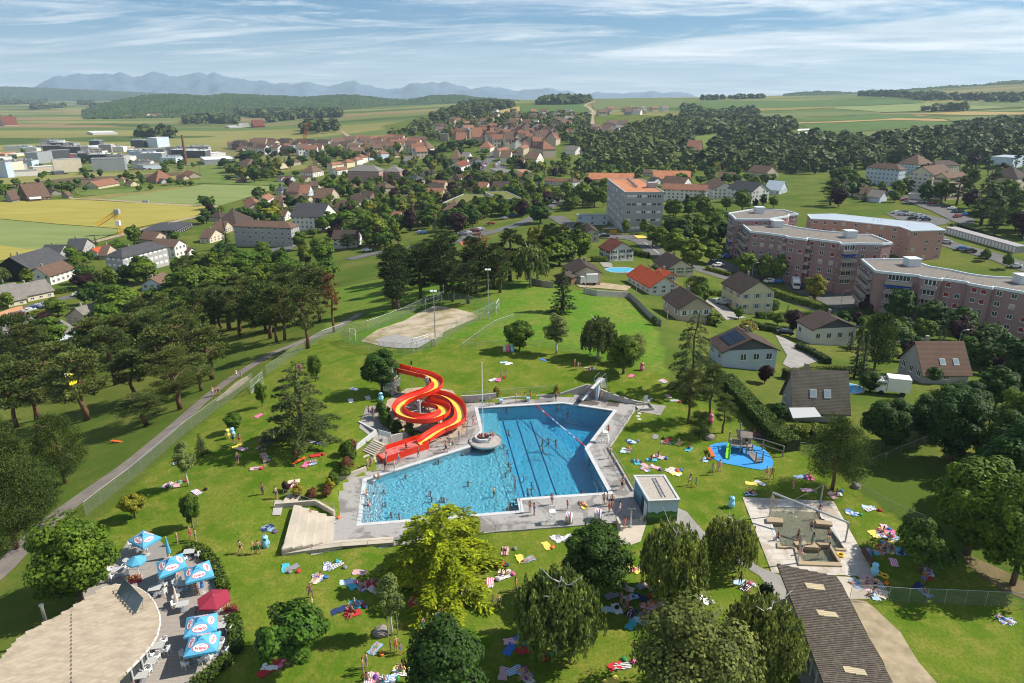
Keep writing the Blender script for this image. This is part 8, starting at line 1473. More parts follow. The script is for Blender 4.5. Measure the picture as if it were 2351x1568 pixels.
wood_('K3',[(0,400),(60,395),(200,450),(340,425),(500,415),(520,450),(420,495),(560,490),(740,500),(775,550),(600,585),(420,605),(310,655),(250,580),(80,592),(40,690),(0,705)],13,(7,16),'wood on the ravine slope below the fields')
wood_('K2',[(1500,600),(1700,605),(1900,595),(2000,545),(2150,500),(2351,480),(2351,700),(2300,790),(2150,830),(2000,800),(1900,830),(1720,820),(1660,720),(1560,650)],11,(6,15),'leafy wood filling the ravine beside the old town',leafF2)
wood_('K2',[(610,490),(780,430),(850,390),(950,375),(1050,380),(1200,397),(1000,435),(960,455),(800,485),(640,500)],16,(14,22),'dark wood on the ridge left of the hilltop');wood_('K2',[(1330,378),(1420,350),(1550,345),(1740,358),(1600,378)],18,(14,26),'clump of trees on the hilltop')
wood_('K2',[(350,640),(340,600),(450,565),(560,495),(620,520),(600,560),(480,600)],13,(9,15),'wooded slope left of the castle',leafF2);wood_('K2',[(600,520),(700,500),(900,480),(1050,450),(1250,450),(1500,450),(1700,460),(1720,580),(1500,590),(1200,560),(1000,600),(700,620),(560,620)],15,(6,12),'garden trees covering the hillside suburb',leafF2)
for q,l_ in(([(1270,490),(1540,482),(1660,494),(1640,510),(1280,510)],'dark tree belt by the lone farm'),([(1620,445),(1740,435),(2100,438),(2351,440),(2351,466),(1760,470)],'long poplar belt in the plain'),([(2070,562),(2150,540),(2320,540),(2320,572),(2080,582)],'square copse in the plain'),([(1840,485),(2100,455),(2110,470),(1850,502)],'slanting tree belt in the plain'),([(0,345),(150,340),(330,355),(300,370),(0,378)],'dark wood at the edge of the plain'),([(920,592),(1090,592),(1220,592),(1220,606),(930,606)],'tree row behind the factory'),([(540,365),(640,362),(630,378),(550,378)],'small copse on the far slope'),([(600,392),(780,384),(960,376),(970,384),(790,394)],'thin hedge belt on the far slope'),([(200,405),(330,400),(450,390),(450,396),(230,412)],'hedge line in the plain'),([(1440,410),(1520,405),(1570,435),(1460,440)],'wood beside the far village'),([(1250,380),(1360,375),(1370,415),(1290,410)],'wood on the far village slope'),([(1060,350),(1180,345),(1200,360),(1080,362)],'wood above the far village'),([(0,505),(60,500),(150,515),(20,522)],'bushes round the far farm')):wood_('K1',q,22,(16,26),l_)
for q,l_ in(([(1655,412),(1800,410),(1945,414),(1940,424),(1660,427)],'low thicket in the hill fields'),([(1200,318),(1480,312),(1900,338),(2100,352),(1700,350),(1480,328)],'wood edge along the upper fields'),([(2000,330),(2351,330),(2351,362),(2100,356)],'scattered trees below the far hill'),([(100,345),(590,328),(590,332),(100,350)],'orchard row on the crest')):wood_('K3',q,24,(12,22),l_)
GT=[]
def grove(t,poly,n,kinds,hr,where):
 x0,x1=min(q[0]for q in poly),max(q[0]for q in poly);y0,y1=min(q[1]for q in poly),max(q[1]for q in poly);k=tr=0
 while k<n and tr<n*30:
  tr+=1;x,y=rng.uniform(x0,x1),rng.uniform(y0,y1)
  if not inpoly(x,y,poly):continue
  p=G(t,x,y)
  if any((p.x-q[0])**2+(p.y-q[1])**2<q[2]**2 for q in FP)or any((p.x-q[0])**2+(p.y-q[1])**2<9 for q in GT):continue
  h=rng.uniform(*hr);kd=rng.choice(kinds);GT.append((p.x,p.y));tree_at(kd,p,h,h*TK[kd][1]/TK[kd][0]*rng.uniform(.9,1.25),where);k+=1
mix_=['maple','maple','linden','darkmaple','darkmaple','spruce','greygreen','yellowgreen','purple','round']
grove('T2',[(0,700),(500,800),(700,640),(1000,560),(1500,480),(2351,420),(2351,1290),(1700,1290),(1200,1000),(900,980),(600,1000),(300,1000),(0,1100)],165,mix_,(5,10),'among the roofs beside the fields')
grove('T2',[(250,200),(1000,130),(2351,120),(2351,300),(1700,330),(1200,330),(900,470),(300,470)],95,mix_,(7,13),'in the quarter by the factory')
grove('T3',[(0,560),(400,460),(800,440),(1000,620),(900,800),(1250,800),(1700,900),(1900,1100),(1500,1250),(1200,1290),(0,1290)],200,mix_,(6,11),'in the gardens below the old town')
grove('T3',[(1100,560),(1250,640),(1400,640),(1560,700),(1900,640),(1950,560),(2000,800),(1700,800),(1350,690)],40,mix_,(6,11),'on the slope under the old town')
grove('T3',[(950,300),(1850,290),(1850,430),(1200,440)],30,['darkmaple','maple'],(6,9),'squeezed between the old town roofs');grove('T4',[(0,330),(700,360),(1700,360),(2351,380),(2351,640),(1700,520),(900,540),(0,560)],65,mix_,(6,11),'around the houses behind the school')
grove('T4',[(1050,900),(1400,830),(1750,860),(1750,1270),(1000,1270)],20,['linden','maple','darkmaple'],(8,11),'beside the school street');grove('T5',[(0,480),(450,420),(480,700),(900,560),(1000,400),(2351,330),(2351,1250),(1900,1100),(1750,900),(1250,820),(700,800),(0,830)],85,['darkpine','maple','darkmaple','spruce','purple','linden'],(7,13),'among the flats on the upper slope')
grove('T6',[(0,560),(500,560),(900,420),(1500,560),(2351,300),(2351,900),(1500,900),(900,820),(400,960),(0,960)],24,['maple','linden','darkmaple','round','greygreen'],(4,9),'between the left street and the pines');grove('T6',[(600,240),(1150,230),(1150,330),(1000,620),(850,500)],10,['maple','round'],(3,6),'in the gardens of the black house')
grove('K4',[(0,960),(400,860),(900,700),(1300,640),(1700,560),(2200,560),(2000,720),(1500,800),(900,1000),(0,1160)],30,['pine','pine','pine','darkpine','maple','bushpine'],(10,14),'filling the shaded grove');grove('K5',[(250,400),(560,330),(1000,360),(1500,160),(1680,200),(1300,420),(900,520),(560,540)],20,['darkpine','darkpine','pine','maple'],(10,14),'in the dense stand above the court')
grove('K2',[(380,1100),(560,1080),(700,1160),(1000,1190),(1000,1240),(800,1280),(560,1230),(300,1300),(60,1300),(100,1130)],50,mix_,(7,12),'by the tennis courts');grove('K6',[(0,560),(180,560),(640,600),(1000,640),(1300,620),(1700,800),(2351,740),(2351,1100),(1900,1000),(1300,960),(700,720),(100,700)],40,['darkmaple','maple','round','linden','spruce','purple'],(3.5,7.5),'in the gardens of the hillside houses')
grove('T1',[(0,480),(900,400),(2351,420),(2351,560),(1500,560),(900,620),(0,640)],22,['maple','round','darkmaple'],(5,9),'beside the farm gardens');grove('T1',[(0,90),(900,230),(2351,260),(2351,330),(900,400),(0,440)],26,['maple','darkmaple'],(6,10),'on the factory grounds')
grove('K3',[(1830,600),(2600,520),(2600,720),(1900,720)],30,['darkmaple','darkpine'],(14,20),'in the tall dark wood');grove('F3',[(1700,-150),(2400,-250),(2500,250),(2100,200)],6,['darkmaple','linden'],(9,12),'closing the meadow corner')
grove('K4',[(1150,420),(1550,190),(2250,160),(2330,300),(2250,480),(1700,500),(1300,520)],34,['maple','linden','darkmaple','maple','pine'],(7,11),'between the grove and the grey flats')
grove('K2',[(350,1000),(900,880),(1200,900),(1300,1000),(1050,1140),(700,1230),(400,1150)],46,mix_,(6,11),'around the road junction gardens');grove('K2',[(1500,1000),(1800,950),(1830,1080),(1560,1180)],12,['linden','maple','cedar'],(8,12),'across from the school')
for i in range(40):x,y=rng.uniform(700,1140),0;t_=rng.random();p=G('M2',690+430*t_+rng.uniform(-10,50),250+430*t_);c_=rng.choice(['green','light','dark','red','purple','green']);shrub(c_,p,rng.uniform(1.4,2.6),rng.uniform(1.2,2.4),f'{dict(green="green", light="light green", dark="dark green", red="reddish", purple="purple")[c_]} shrub in the mixed border by the houses')
# people
def body(pose,fem):
 J={};X=lambda n,x,y,z,r:J.__setitem__(n,(Vector((x,y,z)),r));hips=dict(st=.92,wk=.92,si=.12,li=.12,sw=.0,ed=.12)[pose]
 T=Matrix.Identity(4)
 if pose=='li':T=Matrix.Translation((0,-.1,.13))@Matrix.Rotation(math.pi/2,4,'X')@Matrix.Translation((0,0,-.95));hips=.92
 if pose=='sw':hips=-.75
 f=.92 if fem else 1;up=hips-.92
 X('pel',0,0,.93+up,.115 if fem else .11);X('waist',0,0,1.08+up,.095*f);X('chest',0,-.01,1.28+up,.125*f);X('neckb',0,.01,1.45+up,.055);X('neck',0,0,1.52+up,.05);X('head',0,-.02,1.62+up,.092);X('top',0,.0,1.70+up,.075)
 E=[('pel','waist','hip'),('waist','chest','belly'),('chest','neckb','bust'),('neckb','neck','skin'),('neck','head','head'),('head','top','hair')]
 if fem:X('hr',0,.085,1.55+up,.06);X('hr2',0,.10,1.40+up,.045);E+=[('top','hr','hair'),('hr','hr2','hair')]
 for s,n in((-1,'l'),(1,'r')):
  sw=s if pose=='wk' else 0;X('sh'+n,.17*s*f,0,1.42+up,.058)
  if pose in('si','ed'):el,wr=(.24*s,.10,1.17+up),(.27*s,.22,.97+up)
  elif pose=='sw':el,wr=(.36*s,-.12,1.30+up),(.48*s,-.34,1.33+up)
  else:el,wr=(.23*s,.05-.12*sw,1.14+up),(.23*s,-.04-.22*sw,.90+up)
  X('el'+n,*el,.042);X('wr'+n,*wr,.028);w=Vector(wr);d=(w-Vector(el)).normalized();pm_=w+d*.07;X('pa'+n,*pm_,.030);E+=[('neckb','sh'+n,'bust2'),('sh'+n,'el'+n,'skin'),('el'+n,'wr'+n,'skin'),('wr'+n,'pa'+n,'skin')]
  side=Vector((0,1,0))if abs(d.y)<.8 else Vector((0,0,1))
  for k in range(4):X(f'f{k}{n}',*(pm_+d*(.085-.008*abs(k-1.5))+side*(.022*(k-1.5))),.009);E.append(('pa'+n,f'f{k}{n}','skin'))
  X('th'+n,*(w+d*.05+side*-.055),.010);E.append(('wr'+n,'th'+n,'skin'))
  X('hp'+n,.09*s,0,.88+up,.09)
  if pose=='si':kn,an,to=(.13*s,-.42,.30),(.12*s,-.72,.06),(.12*s,-.88,.12)
  elif pose=='ed':kn,an,to=(.11*s,-.45,.12),(.11*s,-.5,-.30),(.11*s,-.64,-.34)
  elif pose=='sw':kn,an,to=(.11*s,.25,.42+up),(.11*s,.55,.25+up),(.11*s,.7,.2+up)
  else:kn,an,to=(.10*s,-.16*sw-.02,.49+up),(.10*s,-.20*sw+.04,.08+up),(.10*s,-.20*sw-.12,.035+up)
  X('kn'+n,*kn,.058);X('an'+n,*an,.036);X('to'+n,*to,.032);E+=[('pel','hp'+n,'hip'),('hp'+n,'kn'+n,'thigh'),('kn'+n,'an'+n,'skin'),('an'+n,'to'+n,'skin')]
 names=list(J);ix={n:i for i,n in enumerate(names)};me=bpy.data.meshes.new('b');me.from_pydata([J[n][0]for n in names],[(ix[a],ix[b_])for a,b_,_ in E],[]);o=bpy.data.objects.new('b',me);COL.objects.link(o);m=o.modifiers.new('s','SKIN');m.use_smooth_shade=True
 for n in names:v=me.skin_vertices[0].data[ix[n]];v.radius=(J[n][1],J[n][1]);v.use_root=n=='pel'
 o.modifiers.new('u','SUBSURF').levels=1;bpy.context.view_layer.update();r=bpy.data.meshes.new_from_object(o.evaluated_get(bpy.context.evaluated_depsgraph_get()));bpy.data.objects.remove(o);r.name='body';r.materials.clear()
 for k in('skin_tone','swim_bottom','hair','swim_top'):r.materials.append(M(k,(.5,.3,.2)))
 mi=[]
 for p in r.polygons:
  c=p.center;best=(9,None,0)
  for a,b_,l in E:
   A_,B_=J[a][0],J[b_][0];d=B_-A_;t=max(0,min(1,(c-A_).dot(d)/d.length_squared));q=(c-A_-d*t).length-.6*(J[a][1]*(1-t)+J[b_][1]*t)
   if q<best[0]:best=(q,l,t)
  l,t=best[1],best[2];v=0
  if l=='hip':v=1
  elif l=='thigh' and t<(.18 if fem else .6):v=1
  elif l=='bust' and fem and t<.45:v=3
  elif l=='belly' and fem and t>.75:v=3
  elif l=='hair' or(l=='head' and c.y>J['head'][0].y+.03):v=2
  mi.append(v)
 r.polygons.foreach_set('material_index',mi);r.transform(T);return r
BM={}
SKN=[M('skin_'+str(i),c,.55,spec=.3)for i,c in enumerate([(.50,.29,.20),(.42,.22,.14),(.56,.35,.26),(.26,.13,.08),(.46,.25,.17)])];HRM={'dark':M('hair_dark',(.025,.016,.012),.6),'brown':M('hair_brown',(.09,.05,.025),.6),'blond':M('hair_blond',(.40,.26,.11),.6)}
CL={n:M('cloth_'+n.replace(' ','_'),c,.8)for n,c in{'black':(.015,.015,.018),'navy':(.02,.035,.11),'red':(.45,.03,.03),'white':(.72,.72,.72),'turquoise':(.06,.38,.46),'pink':(.60,.14,.28),'orange':(.65,.17,.03),'green':(.05,.25,.08),'blue':(.05,.16,.48),'grey':(.22,.22,.23),'yellow':(.65,.52,.10),'purple':(.16,.06,.28)}.items()}
POSE=dict(st='standing',wk='walking',si='sitting',li='lying',sw='swimming',ed='seated')
CLN=['black','navy','red','turquoise','pink','blue','green','grey','orange','white','purple']
def person(p,pose,where,rz=None,s=None):
 fem=rng.random()<.5;key=(pose,fem)
 if key not in BM:BM[key]=body(*key)
 c=rng.choice(CLN);hr=rng.choice(['dark','dark','brown','brown','blond']);s=s or rng.choice((1,1,1,.96,1.04,.78));o=mesh_obj('person',BM[key],None,p,rng.random()*6.28 if rz is None else rz,(s,s,s));mt=[rng.choice(SKN),CL[c],HRM[hr],CL[c]]
 for i,sl in enumerate(o.material_slots):sl.link='OBJECT';sl.material=mt[i]
 lab=f'{"small " if s < .8 else ""}{hr}-haired {"child" if s < .8 else "person"} in {c} {("bikini" if fem else "swim shorts")} {POSE[pose]} {where}';return tag(o,lab,'person',lab)
def crowd(spec,where,h=0.0):
 tw=[]
 for g_ in spec.split(';'):
  t,pose,*pts=g_.split()
  for q in pts:
   x,y=map(float,q.split(','));p=pl(t,x,y,WTOP-.02)if pose in('sw','wa')else G(t,x,y)
   if pose=='sw':p.z=WTOP-.12
   if pose=='wa':p.z=WTOP-.95;person(p,'st',where);continue
   p.z+=h if pose=='ed' else 0
   person(p,pose,where,s=None if pose!='ed' else 1)
   if pose in('si','li'):tw.append((p,where))
 for p,w_ in tw:towel(p,w_)
def towel_mesh(v):
 g_=np.random.default_rng(v);n,m=9,6;V=[((j/(m-1)-.5)*.78+.05*math.sin(i*1.3+v),(i/(n-1)-.5)*1.45+.06*math.sin(j*2.1+v*2),.03+abs(g_.normal())*.022)for i in range(n)for j in range(m)]
 return np_mesh('towel',V,[(i*m+j,i*m+j+1,(i+1)*m+j+1,(i+1)*m+j)for i in range(n-1)for j in range(m-1)],M('cloth_white',(.7,.7,.7)),smooth=True)
def striped(n,c1,c2):
 m=M('striped_'+n,c1,.85);nd=m.node_tree.nodes;lk=m.node_tree.links;tc_=nd.new('ShaderNodeTexCoord');w=nd.new('ShaderNodeTexWave');w.bands_direction='X';w.inputs['Scale'].default_value=1.7;lk.new(tc_.outputs['Object'],w.inputs[0]);r=nd.new('ShaderNodeMapRange');r.inputs[1].default_value=.45;r.inputs[2].default_value=.55;lk.new(w.outputs[1],r.inputs[0]);x=nd.new('ShaderNodeMix');x.data_type='RGBA';x.inputs[6].default_value=(*c1,1);x.inputs[7].default_value=(*c2,1);lk.new(r.outputs[0],x.inputs[0]);lk.new(x.outputs[2],nd['Principled BSDF'].inputs['Base Color']);return m
TWM=[towel_mesh(i)for i in range(5)];TWC={**{k:v for k,v in CL.items()if k not in('black','purple','green','orange')},'pale grey':M('cloth_pale_grey',(.5,.5,.5),.85),'faded rose':M('cloth_faded_rose',(.52,.32,.34),.85),'faded blue':M('cloth_faded_blue',(.22,.33,.45),.85),'pale blue':M('cloth_pale_blue',(.40,.55,.68),.85),'cream':M('cloth_cream',(.62,.52,.40),.85),'blue and white striped':striped('blue',(.05,.22,.5),(.7,.72,.74)),'pink and white striped':striped('pink',(.6,.12,.25),(.72,.7,.7)),'black and white striped':striped('bw',(.03,.03,.03),(.7,.7,.7)),'patterned':M('cloth_patterned',(.6,.6,.6),.85,(.12,.15,.3),5,(.48,.52),coords='O')}
BAGM={}
def towel(p,where,rz=None):
 c=rng.choice(list(TWC));o=mesh_obj('towel',rng.choice(TWM),None,p+Vector((rng.uniform(-.15,.15),rng.uniform(-.15,.15),.02)),rng.random()*6.28 if rz is None else rz);o.material_slots[0].link='OBJECT';o.material_slots[0].material=TWC[c];lab=f'{c} towel spread {where}';tag(o,lab,'towel',lab)
 if rng.random()<.45:
  c=rng.choice(CLN)
  if c not in BAGM:
   bm=bmesh.new();bmesh.ops.create_icosphere(bm,subdivisions=2,radius=.22)
   for v in bm.verts:v.co.z=max(-.1,v.co.z*.8);v.co.x*=1.3;v.co*=1+.12*math.sin(v.co.x*20+v.co.y*13)
   b_=bpy.data.meshes.new('pouch');bm.to_mesh(b_);bm.free();setmats(b_,CL[c]);BAGM[c]=(b_,MB().tube([(-.18,0,.1),(-.1,0,.32),(.1,0,.32),(.18,0,.1)],.018,5).mesh('strap',CL[c]))
  e=empty('beach_bag',on(p+Vector((rng.uniform(.7,1.1),rng.uniform(-.7,.7),0)),.1),rng.random()*6,f'{c} beach bag beside a towel {where}','bag',f'{c} bag {where}');mesh_obj('pouch',BAGM[c][0],e);mesh_obj('strap',BAGM[c][1],e)
def towels(spec,where):
 for g_ in spec.split(';'):
  t,*pts=g_.split()
  for q in pts:x,y=map(float,q.split(','));towel(G(t,x,y),where)
crowd('M1 st 1018,388 1203,362 1265,355 1302,345 1475,350','at the far edge of the pool');crowd('M1 st 1693,318 1752,335 1786,348 1840,318 1940,362','by the diving boards');crowd('M1 wk 910,525 858,515 745,682 770,674 720,705 810,632','between the slide and the pool');crowd('M1 wk 530,740 395,782;M1 st 310,777 365,832 303,827 183,822 205,812;M1 ed 228,897 255,887','at the slide run-out')
crowd('M1 st 1298,1117 1327,1137 1448,1065 1805,1067 1828,1060 1862,1072 1842,1117;M1 wk 1555,1097 1860,1112 1915,1127;M1 li 1665,1070','on the lower pool deck');crowd('M1 st 1948,1232','under the shower');crowd('M1 wk 1850,747 1875,797 1930,962 1940,932;M1 st 1835,587','on the deck beside the sunny lawn');crowd('M1 ed 1030,625 1045,632','on the pool island',.78)
crowd('M1 sw 290,955 220,975 300,1040 610,968 620,1008 687,1008 705,1010 340,1112 667,748 440,850 825,690 855,688 870,900;M1 wa 1050,975 400,1165 175,998 182,1068','in the shallow pool');crowd('M1 sw 1150,545 1385,605 1425,605 1475,612 1385,655 1255,865 1310,905 1282,950 1308,950 1358,1010 1410,990 1495,990 1655,955 1590,1003 1705,745','between the lane lines');crowd('M1 sw 1118,640 1140,680 1150,770 1165,800 1130,840 1203,1015 1165,1050 1185,1045 1150,1075 1175,1090;M1 wa 1195,890 1195,935','along the divider rail');crowd('M1 sw 1560,420 1135,395 1490,375 1820,500','in the deep end')
for x,y,z in((470,262,4.42),(440,300,4.42),(515,250,4.42),(455,275,4.42)):person(pl('S1',x,y,z),'st','on the slide tower platform')
for i in(3,8,13,17):a=R(-60+i*27+12);person(Vector((tp.x+.95*math.cos(a),tp.y-.1+.95*math.sin(a),.35+i*.2)),'st','climbing the spiral stair',s=.95)
person(pl('S1',630,1165,.36),'si','splashing out of the slide');crowd('S1 wk 215,795 258,780 265,860','on the path up to the slide')
crowd('K5 st 1100,1062 1135,1042 1605,977 1628,997 1640,992;K5 si 1705,997','on the upper lawn');crowd('F2 wk 1040,847 1082,864 1200,742 560,1027;F2 st 340,1157 378,1167 408,1182 175,1272 150,1312 565,842','on the lower lawn');crowd('F2 si 205,692 150,722 230,742 90,842 75,902 690,907 740,917 1100,632 1130,632 490,822 175,1357 295,1372 425,1292 1260,1312 1280,1352 410,1302;F2 li 1125,472 1285,532 230,1142','on the lower lawn');crowd('F2 st 1925,832 1965,862;F2 si 2165,832 2110,852 1990,892 2085,902 1955,722;F2 li 2015,602','under the trees below the plant room')
crowd('F1 wk 1660,487 1745,492 1783,487 2140,787;F1 st 1810,80 1905,107 1315,392 1350,402 1225,422 2155,882;F1 li 2180,657','on the lawn by the restaurant');crowd('F1 st 1345,777 1365,772;F1 ed 1170,662 1230,642 1390,892 1460,867 1500,1002 1290,1232 1330,1237','at the restaurant tables',.42);crowd('F1 si 2140,225','on the pale terrace steps')
crowd('M3 st 690,887 1150,852 890,1132 993,1167 903,922 655,732 705,737;M3 si 870,777 895,832 1270,887 1135,1052 1250,722 1135,682;M3 li 145,1062 210,1047','on the left lawn');crowd('M3 wk 680,217 715,214 495,357 518,354 540,352','on the footpath')
crowd('M2 wk 600,857 650,837 445,932 488,942 972,877 1010,887;M2 st 1160,957 640,827;M2 si 285,642 440,682 560,757 230,737 180,762 890,582 860,987 1455,997 1265,882 80,772 370,642;M2 li 135,822 20,692','on the lawn by the playground')
crowd('F3 st 612,167 935,237 880,342 890,432 935,502 1000,492 790,402 805,442;F3 ed 655,392 815,492 1005,372','at the wading pool',.2);crowd('F3 st 1650,702;F3 si 1275,482 1265,697 1325,697 1310,772 1660,752 1380,342 1400,432 1430,472 1360,472 1690,612 1420,380 1390,455;F3 li 1200,702','in the shade beside the wading pool');crowd('F3 st 395,702;F3 si 430,717','near the changing rooms');crowd('F3 li 2210,942','outside the lower fence')
towels('F2 115,620 75,705 1085,565 1110,650 1025,690 885,725 1405,430 1230,520 1480,385 1525,385 1555,380 480,700 640,725 810,745 715,765 1160,1090 1150,1150 1230,1095 1255,1155 1185,1290 1110,1310 1385,1180 1885,1260 1940,1265 1850,1365 100,835 60,880 720,930 310,1350 230,1365 40,680','on the lower lawn');towels('F2 2005,970 2060,955 1890,870 1840,870 1860,770 2000,785 2060,795 2070,710 2130,710 2200,715 1700,1050 1640,1065','under the trees below the plant room');towels('F1 1355,62 1850,315 1955,590 2000,590 2190,665 2280,265 2260,570 2320,570 2340,880 1850,1270 1880,1240 1830,1310 1160,20 1220,8','on the lawn by the restaurant')
towels('M1 60,350 185,330 95,268 1040,205 1080,205 1120,85 1155,95 1385,70 1990,180 1700,130','on the upper lawn');towels('M1 2215,220 1990,630 1945,690 2030,770 2150,810 2265,830 2305,848 2165,600 2240,620 2190,735 2085,800 2250,320 2290,350;M2 870,990 930,920 875,925 1250,875 1190,875 1255,970 1420,1000 320,830 350,850 40,635 1560,1125 1680,1090 270,215','on the lawn by the playground');towels('M3 850,515 900,705 910,720 690,760 720,775 830,935 920,860 1290,825 1335,735 1215,900 1275,885 370,1115 920,1400 1410,1345 1130,1035 290,880 230,885','on the left lawn')
towels('F3 1165,205 1285,178 1450,545 1390,310 1360,350 1420,330 1430,420 1410,460 1480,470 1560,490 1340,360 1270,655 1350,695 1390,770 1310,740 1620,720 1690,640 1500,470 1440,360 1380,330 1320,340 1450,450','in the shade beside the wading pool');towels('F3 140,800 400,690;F3 2230,960','near the changing rooms')
for x,y in((1345,625),(1390,645),(1087,500)):
 bm=bmesh.new();p=G('F3',x,y);b_=MB();N_=14;b_.add([((.32+.11*math.cos(k*1.0472))*math.cos(i*6.2832/N_),(.32+.11*math.cos(k*1.0472))*math.sin(i*6.2832/N_),.12+.11*math.sin(k*1.0472))for i in range(N_)for k in range(6)],[(i*6+k,((i+1)%N_)*6+k,((i+1)%N_)*6+(k+1)%6,i*6+(k+1)%6)for i in range(N_)for k in range(6)]);tag(b_.build('swim_ring',M('ring_yellow',(.70,.45,.03),.35),None,p,smooth=True),'yellow inflatable swim ring beside the wading pool','swim ring','yellow swim rings')
 # cars
pr_=[(-2.1,.32),(-2.15,.62),(-2.0,.86),(-1.45,.95),(-.95,1.42),(.75,1.46),(1.5,1.0),(2.0,.92),(2.12,.60),(2.1,.32)]
def car_mesh():
 b_=MB();n=len(pr_)
 for s in(-1,1):
  pass
 ws=[.82 if z>1.2 else .88 if z>.9 else .9 for x,z in pr_];ws=[.66 if z>1.2 else .88 for x,z in pr_];b_.add([(x,-w,z)for(x,z),w in zip(pr_,ws)]+[(x,w,z)for(x,z),w in zip(pr_,ws)],[(i,i+1,n+i+1,n+i)for i in range(n-1)]+[(n-1,0,n,2*n-1),tuple(range(n-1,-1,-1)),tuple(range(n,2*n))]);return b_.mesh('body',M('car_paint',(.5,.5,.5),.25,spec=.5,coat=.5))
CBM=car_mesh();gl_=MB()
for s in(-1,1):q=[(-1.3,.995),(1.25,1.03),(.72,1.38),(-.9,1.36)];gl_.add([(x,s*(.885-(z-.95)*.44),z)for x,z in q],[(0,1,2,3)])
gl_.add([(-1.43,-.72,.99),(-1.43,.72,.99),(-1.0,.62,1.39),(-1.0,-.62,1.39)],[(0,1,2,3)]).add([(1.5,-.74,1.03),(1.5,.74,1.03),(.83,.62,1.44),(.83,-.62,1.44)],[(0,1,2,3)]);CGM=gl_.mesh('windows',glass);CWM=MB().cyl((0,0),.33,-.11,.11,12).mesh('wheel',M('tyre',(.02,.02,.02),.8));CWM.transform(Matrix.Rotation(math.pi/2,4,'X'));CLM=MB().box(-2.17,-2.1,-.75,-.45,.62,.78).box(-2.17,-2.1,.45,.75,.62,.78).mesh('headlights',frame_m)
CCOL={n:M('paint_'+n,c,.25,spec=.5,coat=.5)for n,c in{'white':(.68,.68,.68),'black':(.012,.012,.014),'silver':(.38,.39,.40),'dark blue':(.02,.04,.12),'blue':(.03,.15,.40),'grey':(.12,.12,.13),'red':(.28,.02,.025)}.items()}
def car(t,x,y,rz,where,c=None):
 c=c or rng.choice(['white','white','black','silver','grey','dark blue','black','red','blue']);p=G(t,x,y)+Vector((0,0,.3));e=empty('parked_car',p,rz+rng.uniform(-.06,.06),f'{c} car {where}','car',f'{c} cars {where}');o=mesh_obj('body',CBM,e);o.material_slots[0].link='OBJECT';o.material_slots[0].material=CCOL[c];mesh_obj('windows',CGM,e);mesh_obj('headlights',CLM,e)
 for wx in(-1.35,1.3):
  for wy in(-.8,.8):mesh_obj('wheel',CWM,e,(wx,wy,.32))
for t_,rz,wh,pts in(('T5',2.7,'in the upper car park','840,935 905,955 940,930 1005,955 1060,965 1110,970 1160,995 1030,1005 1190,1015'),('T5',.3,'parked by the hillside flats','930,790 960,815 1250,820 1370,840 1420,860 1495,885 1540,920 1590,925 1560,980 1650,960 1700,950 400,545 560,600 670,615 780,690 840,700 970,700'),('K6',-.5,'in the drive by the garages','1815,130 1920,175 1980,190 2070,230 2290,295'),('K6',.4,'parked before the pink block','300,230 215,272 245,290 600,400 650,405 820,440'),('K6',2.9,'on a driveway of the hillside houses','275,550 700,760'),('K5',.1,'parked by the tennis courts','175,185 560,65 830,75 870,60 925,50 1810,85'),('K2',.25,'on the main road and its car park','835,1280 870,1270 910,1255 950,1245 540,1265 1120,1168 1180,1150 1025,1205 1425,1000 1465,990 1440,1045 1180,1045 700,890 660,885'),('T6',.5,'in the street of the left houses','930,720 350,915 405,885 460,865 220,965 1350,520 1300,525'),('T3',1.2,'parked below the old town','960,715 980,690 990,665 1010,640 1110,660 1130,650 1160,625 1200,655 1330,1080 1745,1000 1770,935 1570,1010 1600,1030'),('T1',.1,'on the factory car park','1710,735 2080,290 2120,285 2160,280 2210,300 2250,300 2290,300 2330,300 1550,358 1600,352 1700,350 1760,352 1020,395 960,392 780,405'),('T4',.1,'in front of the school','345,1148')):
 for q in pts.split():x,y=map(float,q.split(','));car(t_,x,y,rz,wh)
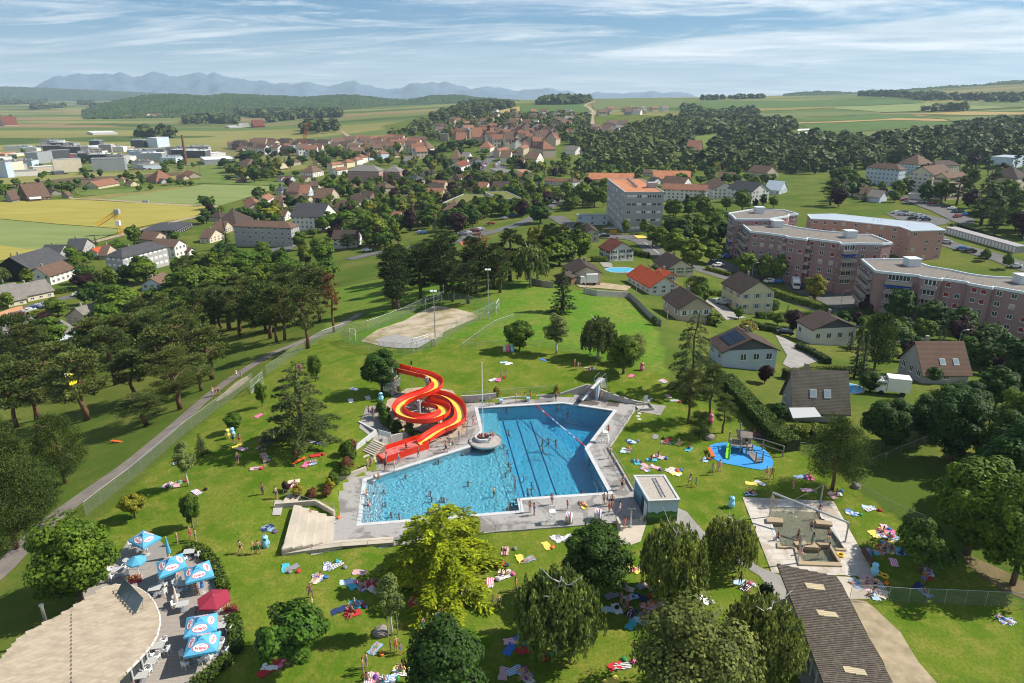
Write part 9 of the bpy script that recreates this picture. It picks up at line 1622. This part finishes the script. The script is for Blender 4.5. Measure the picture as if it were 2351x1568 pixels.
def truck(t,x,y,rz,cab,label,L=6.0):
 p=G(t,x,y)+Vector((0,0,.15));e=empty('truck',p,rz,label,'truck');mesh_obj('cargo_box',MB().box(-L/2+1.7,L/2,-1.15,1.15,.8,3.2).mesh('cargo_box',whitep),e);mesh_obj('cab',MB().box(-L/2,-L/2+1.6,-1.1,1.1,.5,2.6).mesh('cab',cab),e);mesh_obj('windscreen',MB().box(-L/2-.02,-L/2+.6,-1.02,1.02,1.5,2.3).mesh('windscreen',glass),e)
 for wx in(-L/2+.9,L/2-1):
  for wy in(-1,1):mesh_obj('wheel',CWM,e,(wx,wy,.42),scale=(1.3,1.3,1.3))
truck('K6',775,435,1.3,whitep,'white box van beside the apartment car park');truck('K4',420,1100,2.8,M('cab_yellow',(.65,.58,.02),.4),'white truck with a yellow cab half hidden by pines',8);truck('K6',1430,1165,-.3,whitep,'white camper van behind the thicket',5.2);truck('K5',1700,412,.05,whitep,'white pickup in the yard of the barn-like house',5)
for t_,x,y,ty,lb in(('K6',1085,580,450,'curved street lamp by the apartment car park'),('K6',475,380,260,'street lamp behind the yellow house'),('K6',1890,870,720,'street lamp among the dark garden trees'),('T4',1270,1300,1210,'street lamp on the tree-lined street'),('T4',680,1230,1035,'street lamp at the bus lane')):
 p=G(t_,x,y);h=max(5,hgt(t_,y-ty,p));e=empty('street_lamp',p,0,lb,'street lamp');mesh_obj('pole',MB().tube([(0,0,0),(0,0,h-.8),(.3,0,h-.1),(1.3,0,h)],.07,6).mesh('pole',galv),e);mesh_obj('lamp_head',MB().box(1.1,1.8,-.14,.14,h-.06,h+.08).mesh('lamp_head',M('lamp_housing',(.6,.62,.64),.4)),e)
pw=M('garden_pool_water',(.10,.42,.62),.08,spec=.6)
for t_,x,y,r_,lb in(('T7',640,308,3.6,'oval blue garden pool beside the red-roofed house'),('K6',1110,1135,2.4,'round turquoise garden pool behind the big grey roof')):
 p=G(t_,x,y);e=empty('garden_pool',p,.1,lb,'pool');e.scale=(1.5,1,1);mesh_obj('rim',MB().cyl((0,0),r_,-.4,.35,28).mesh('rim',white_st),e);mesh_obj('water',MB().cyl((0,0),r_*.9,.34,.365,28).mesh('water',pw),e)
 # small sets of look-alike trees are told apart by their size
sets={}
for o in COL.objects:
 if o.type=='EMPTY' and o.get('category')=='tree':sets.setdefault(o['label'],[]).append(o)
for lab,os_ in sets.items():
 if 2<=len(os_)<=3 and len(lab.split())<13:
  os_.sort(key=lambda q:-q.scale.z)
  for o,w_ in zip(os_,('the taller of two','the shorter of two')if len(os_)==2 else('the tallest of three','the middle-sized of three','the shortest of three')):o['label']=f'{lab}, {w_}'
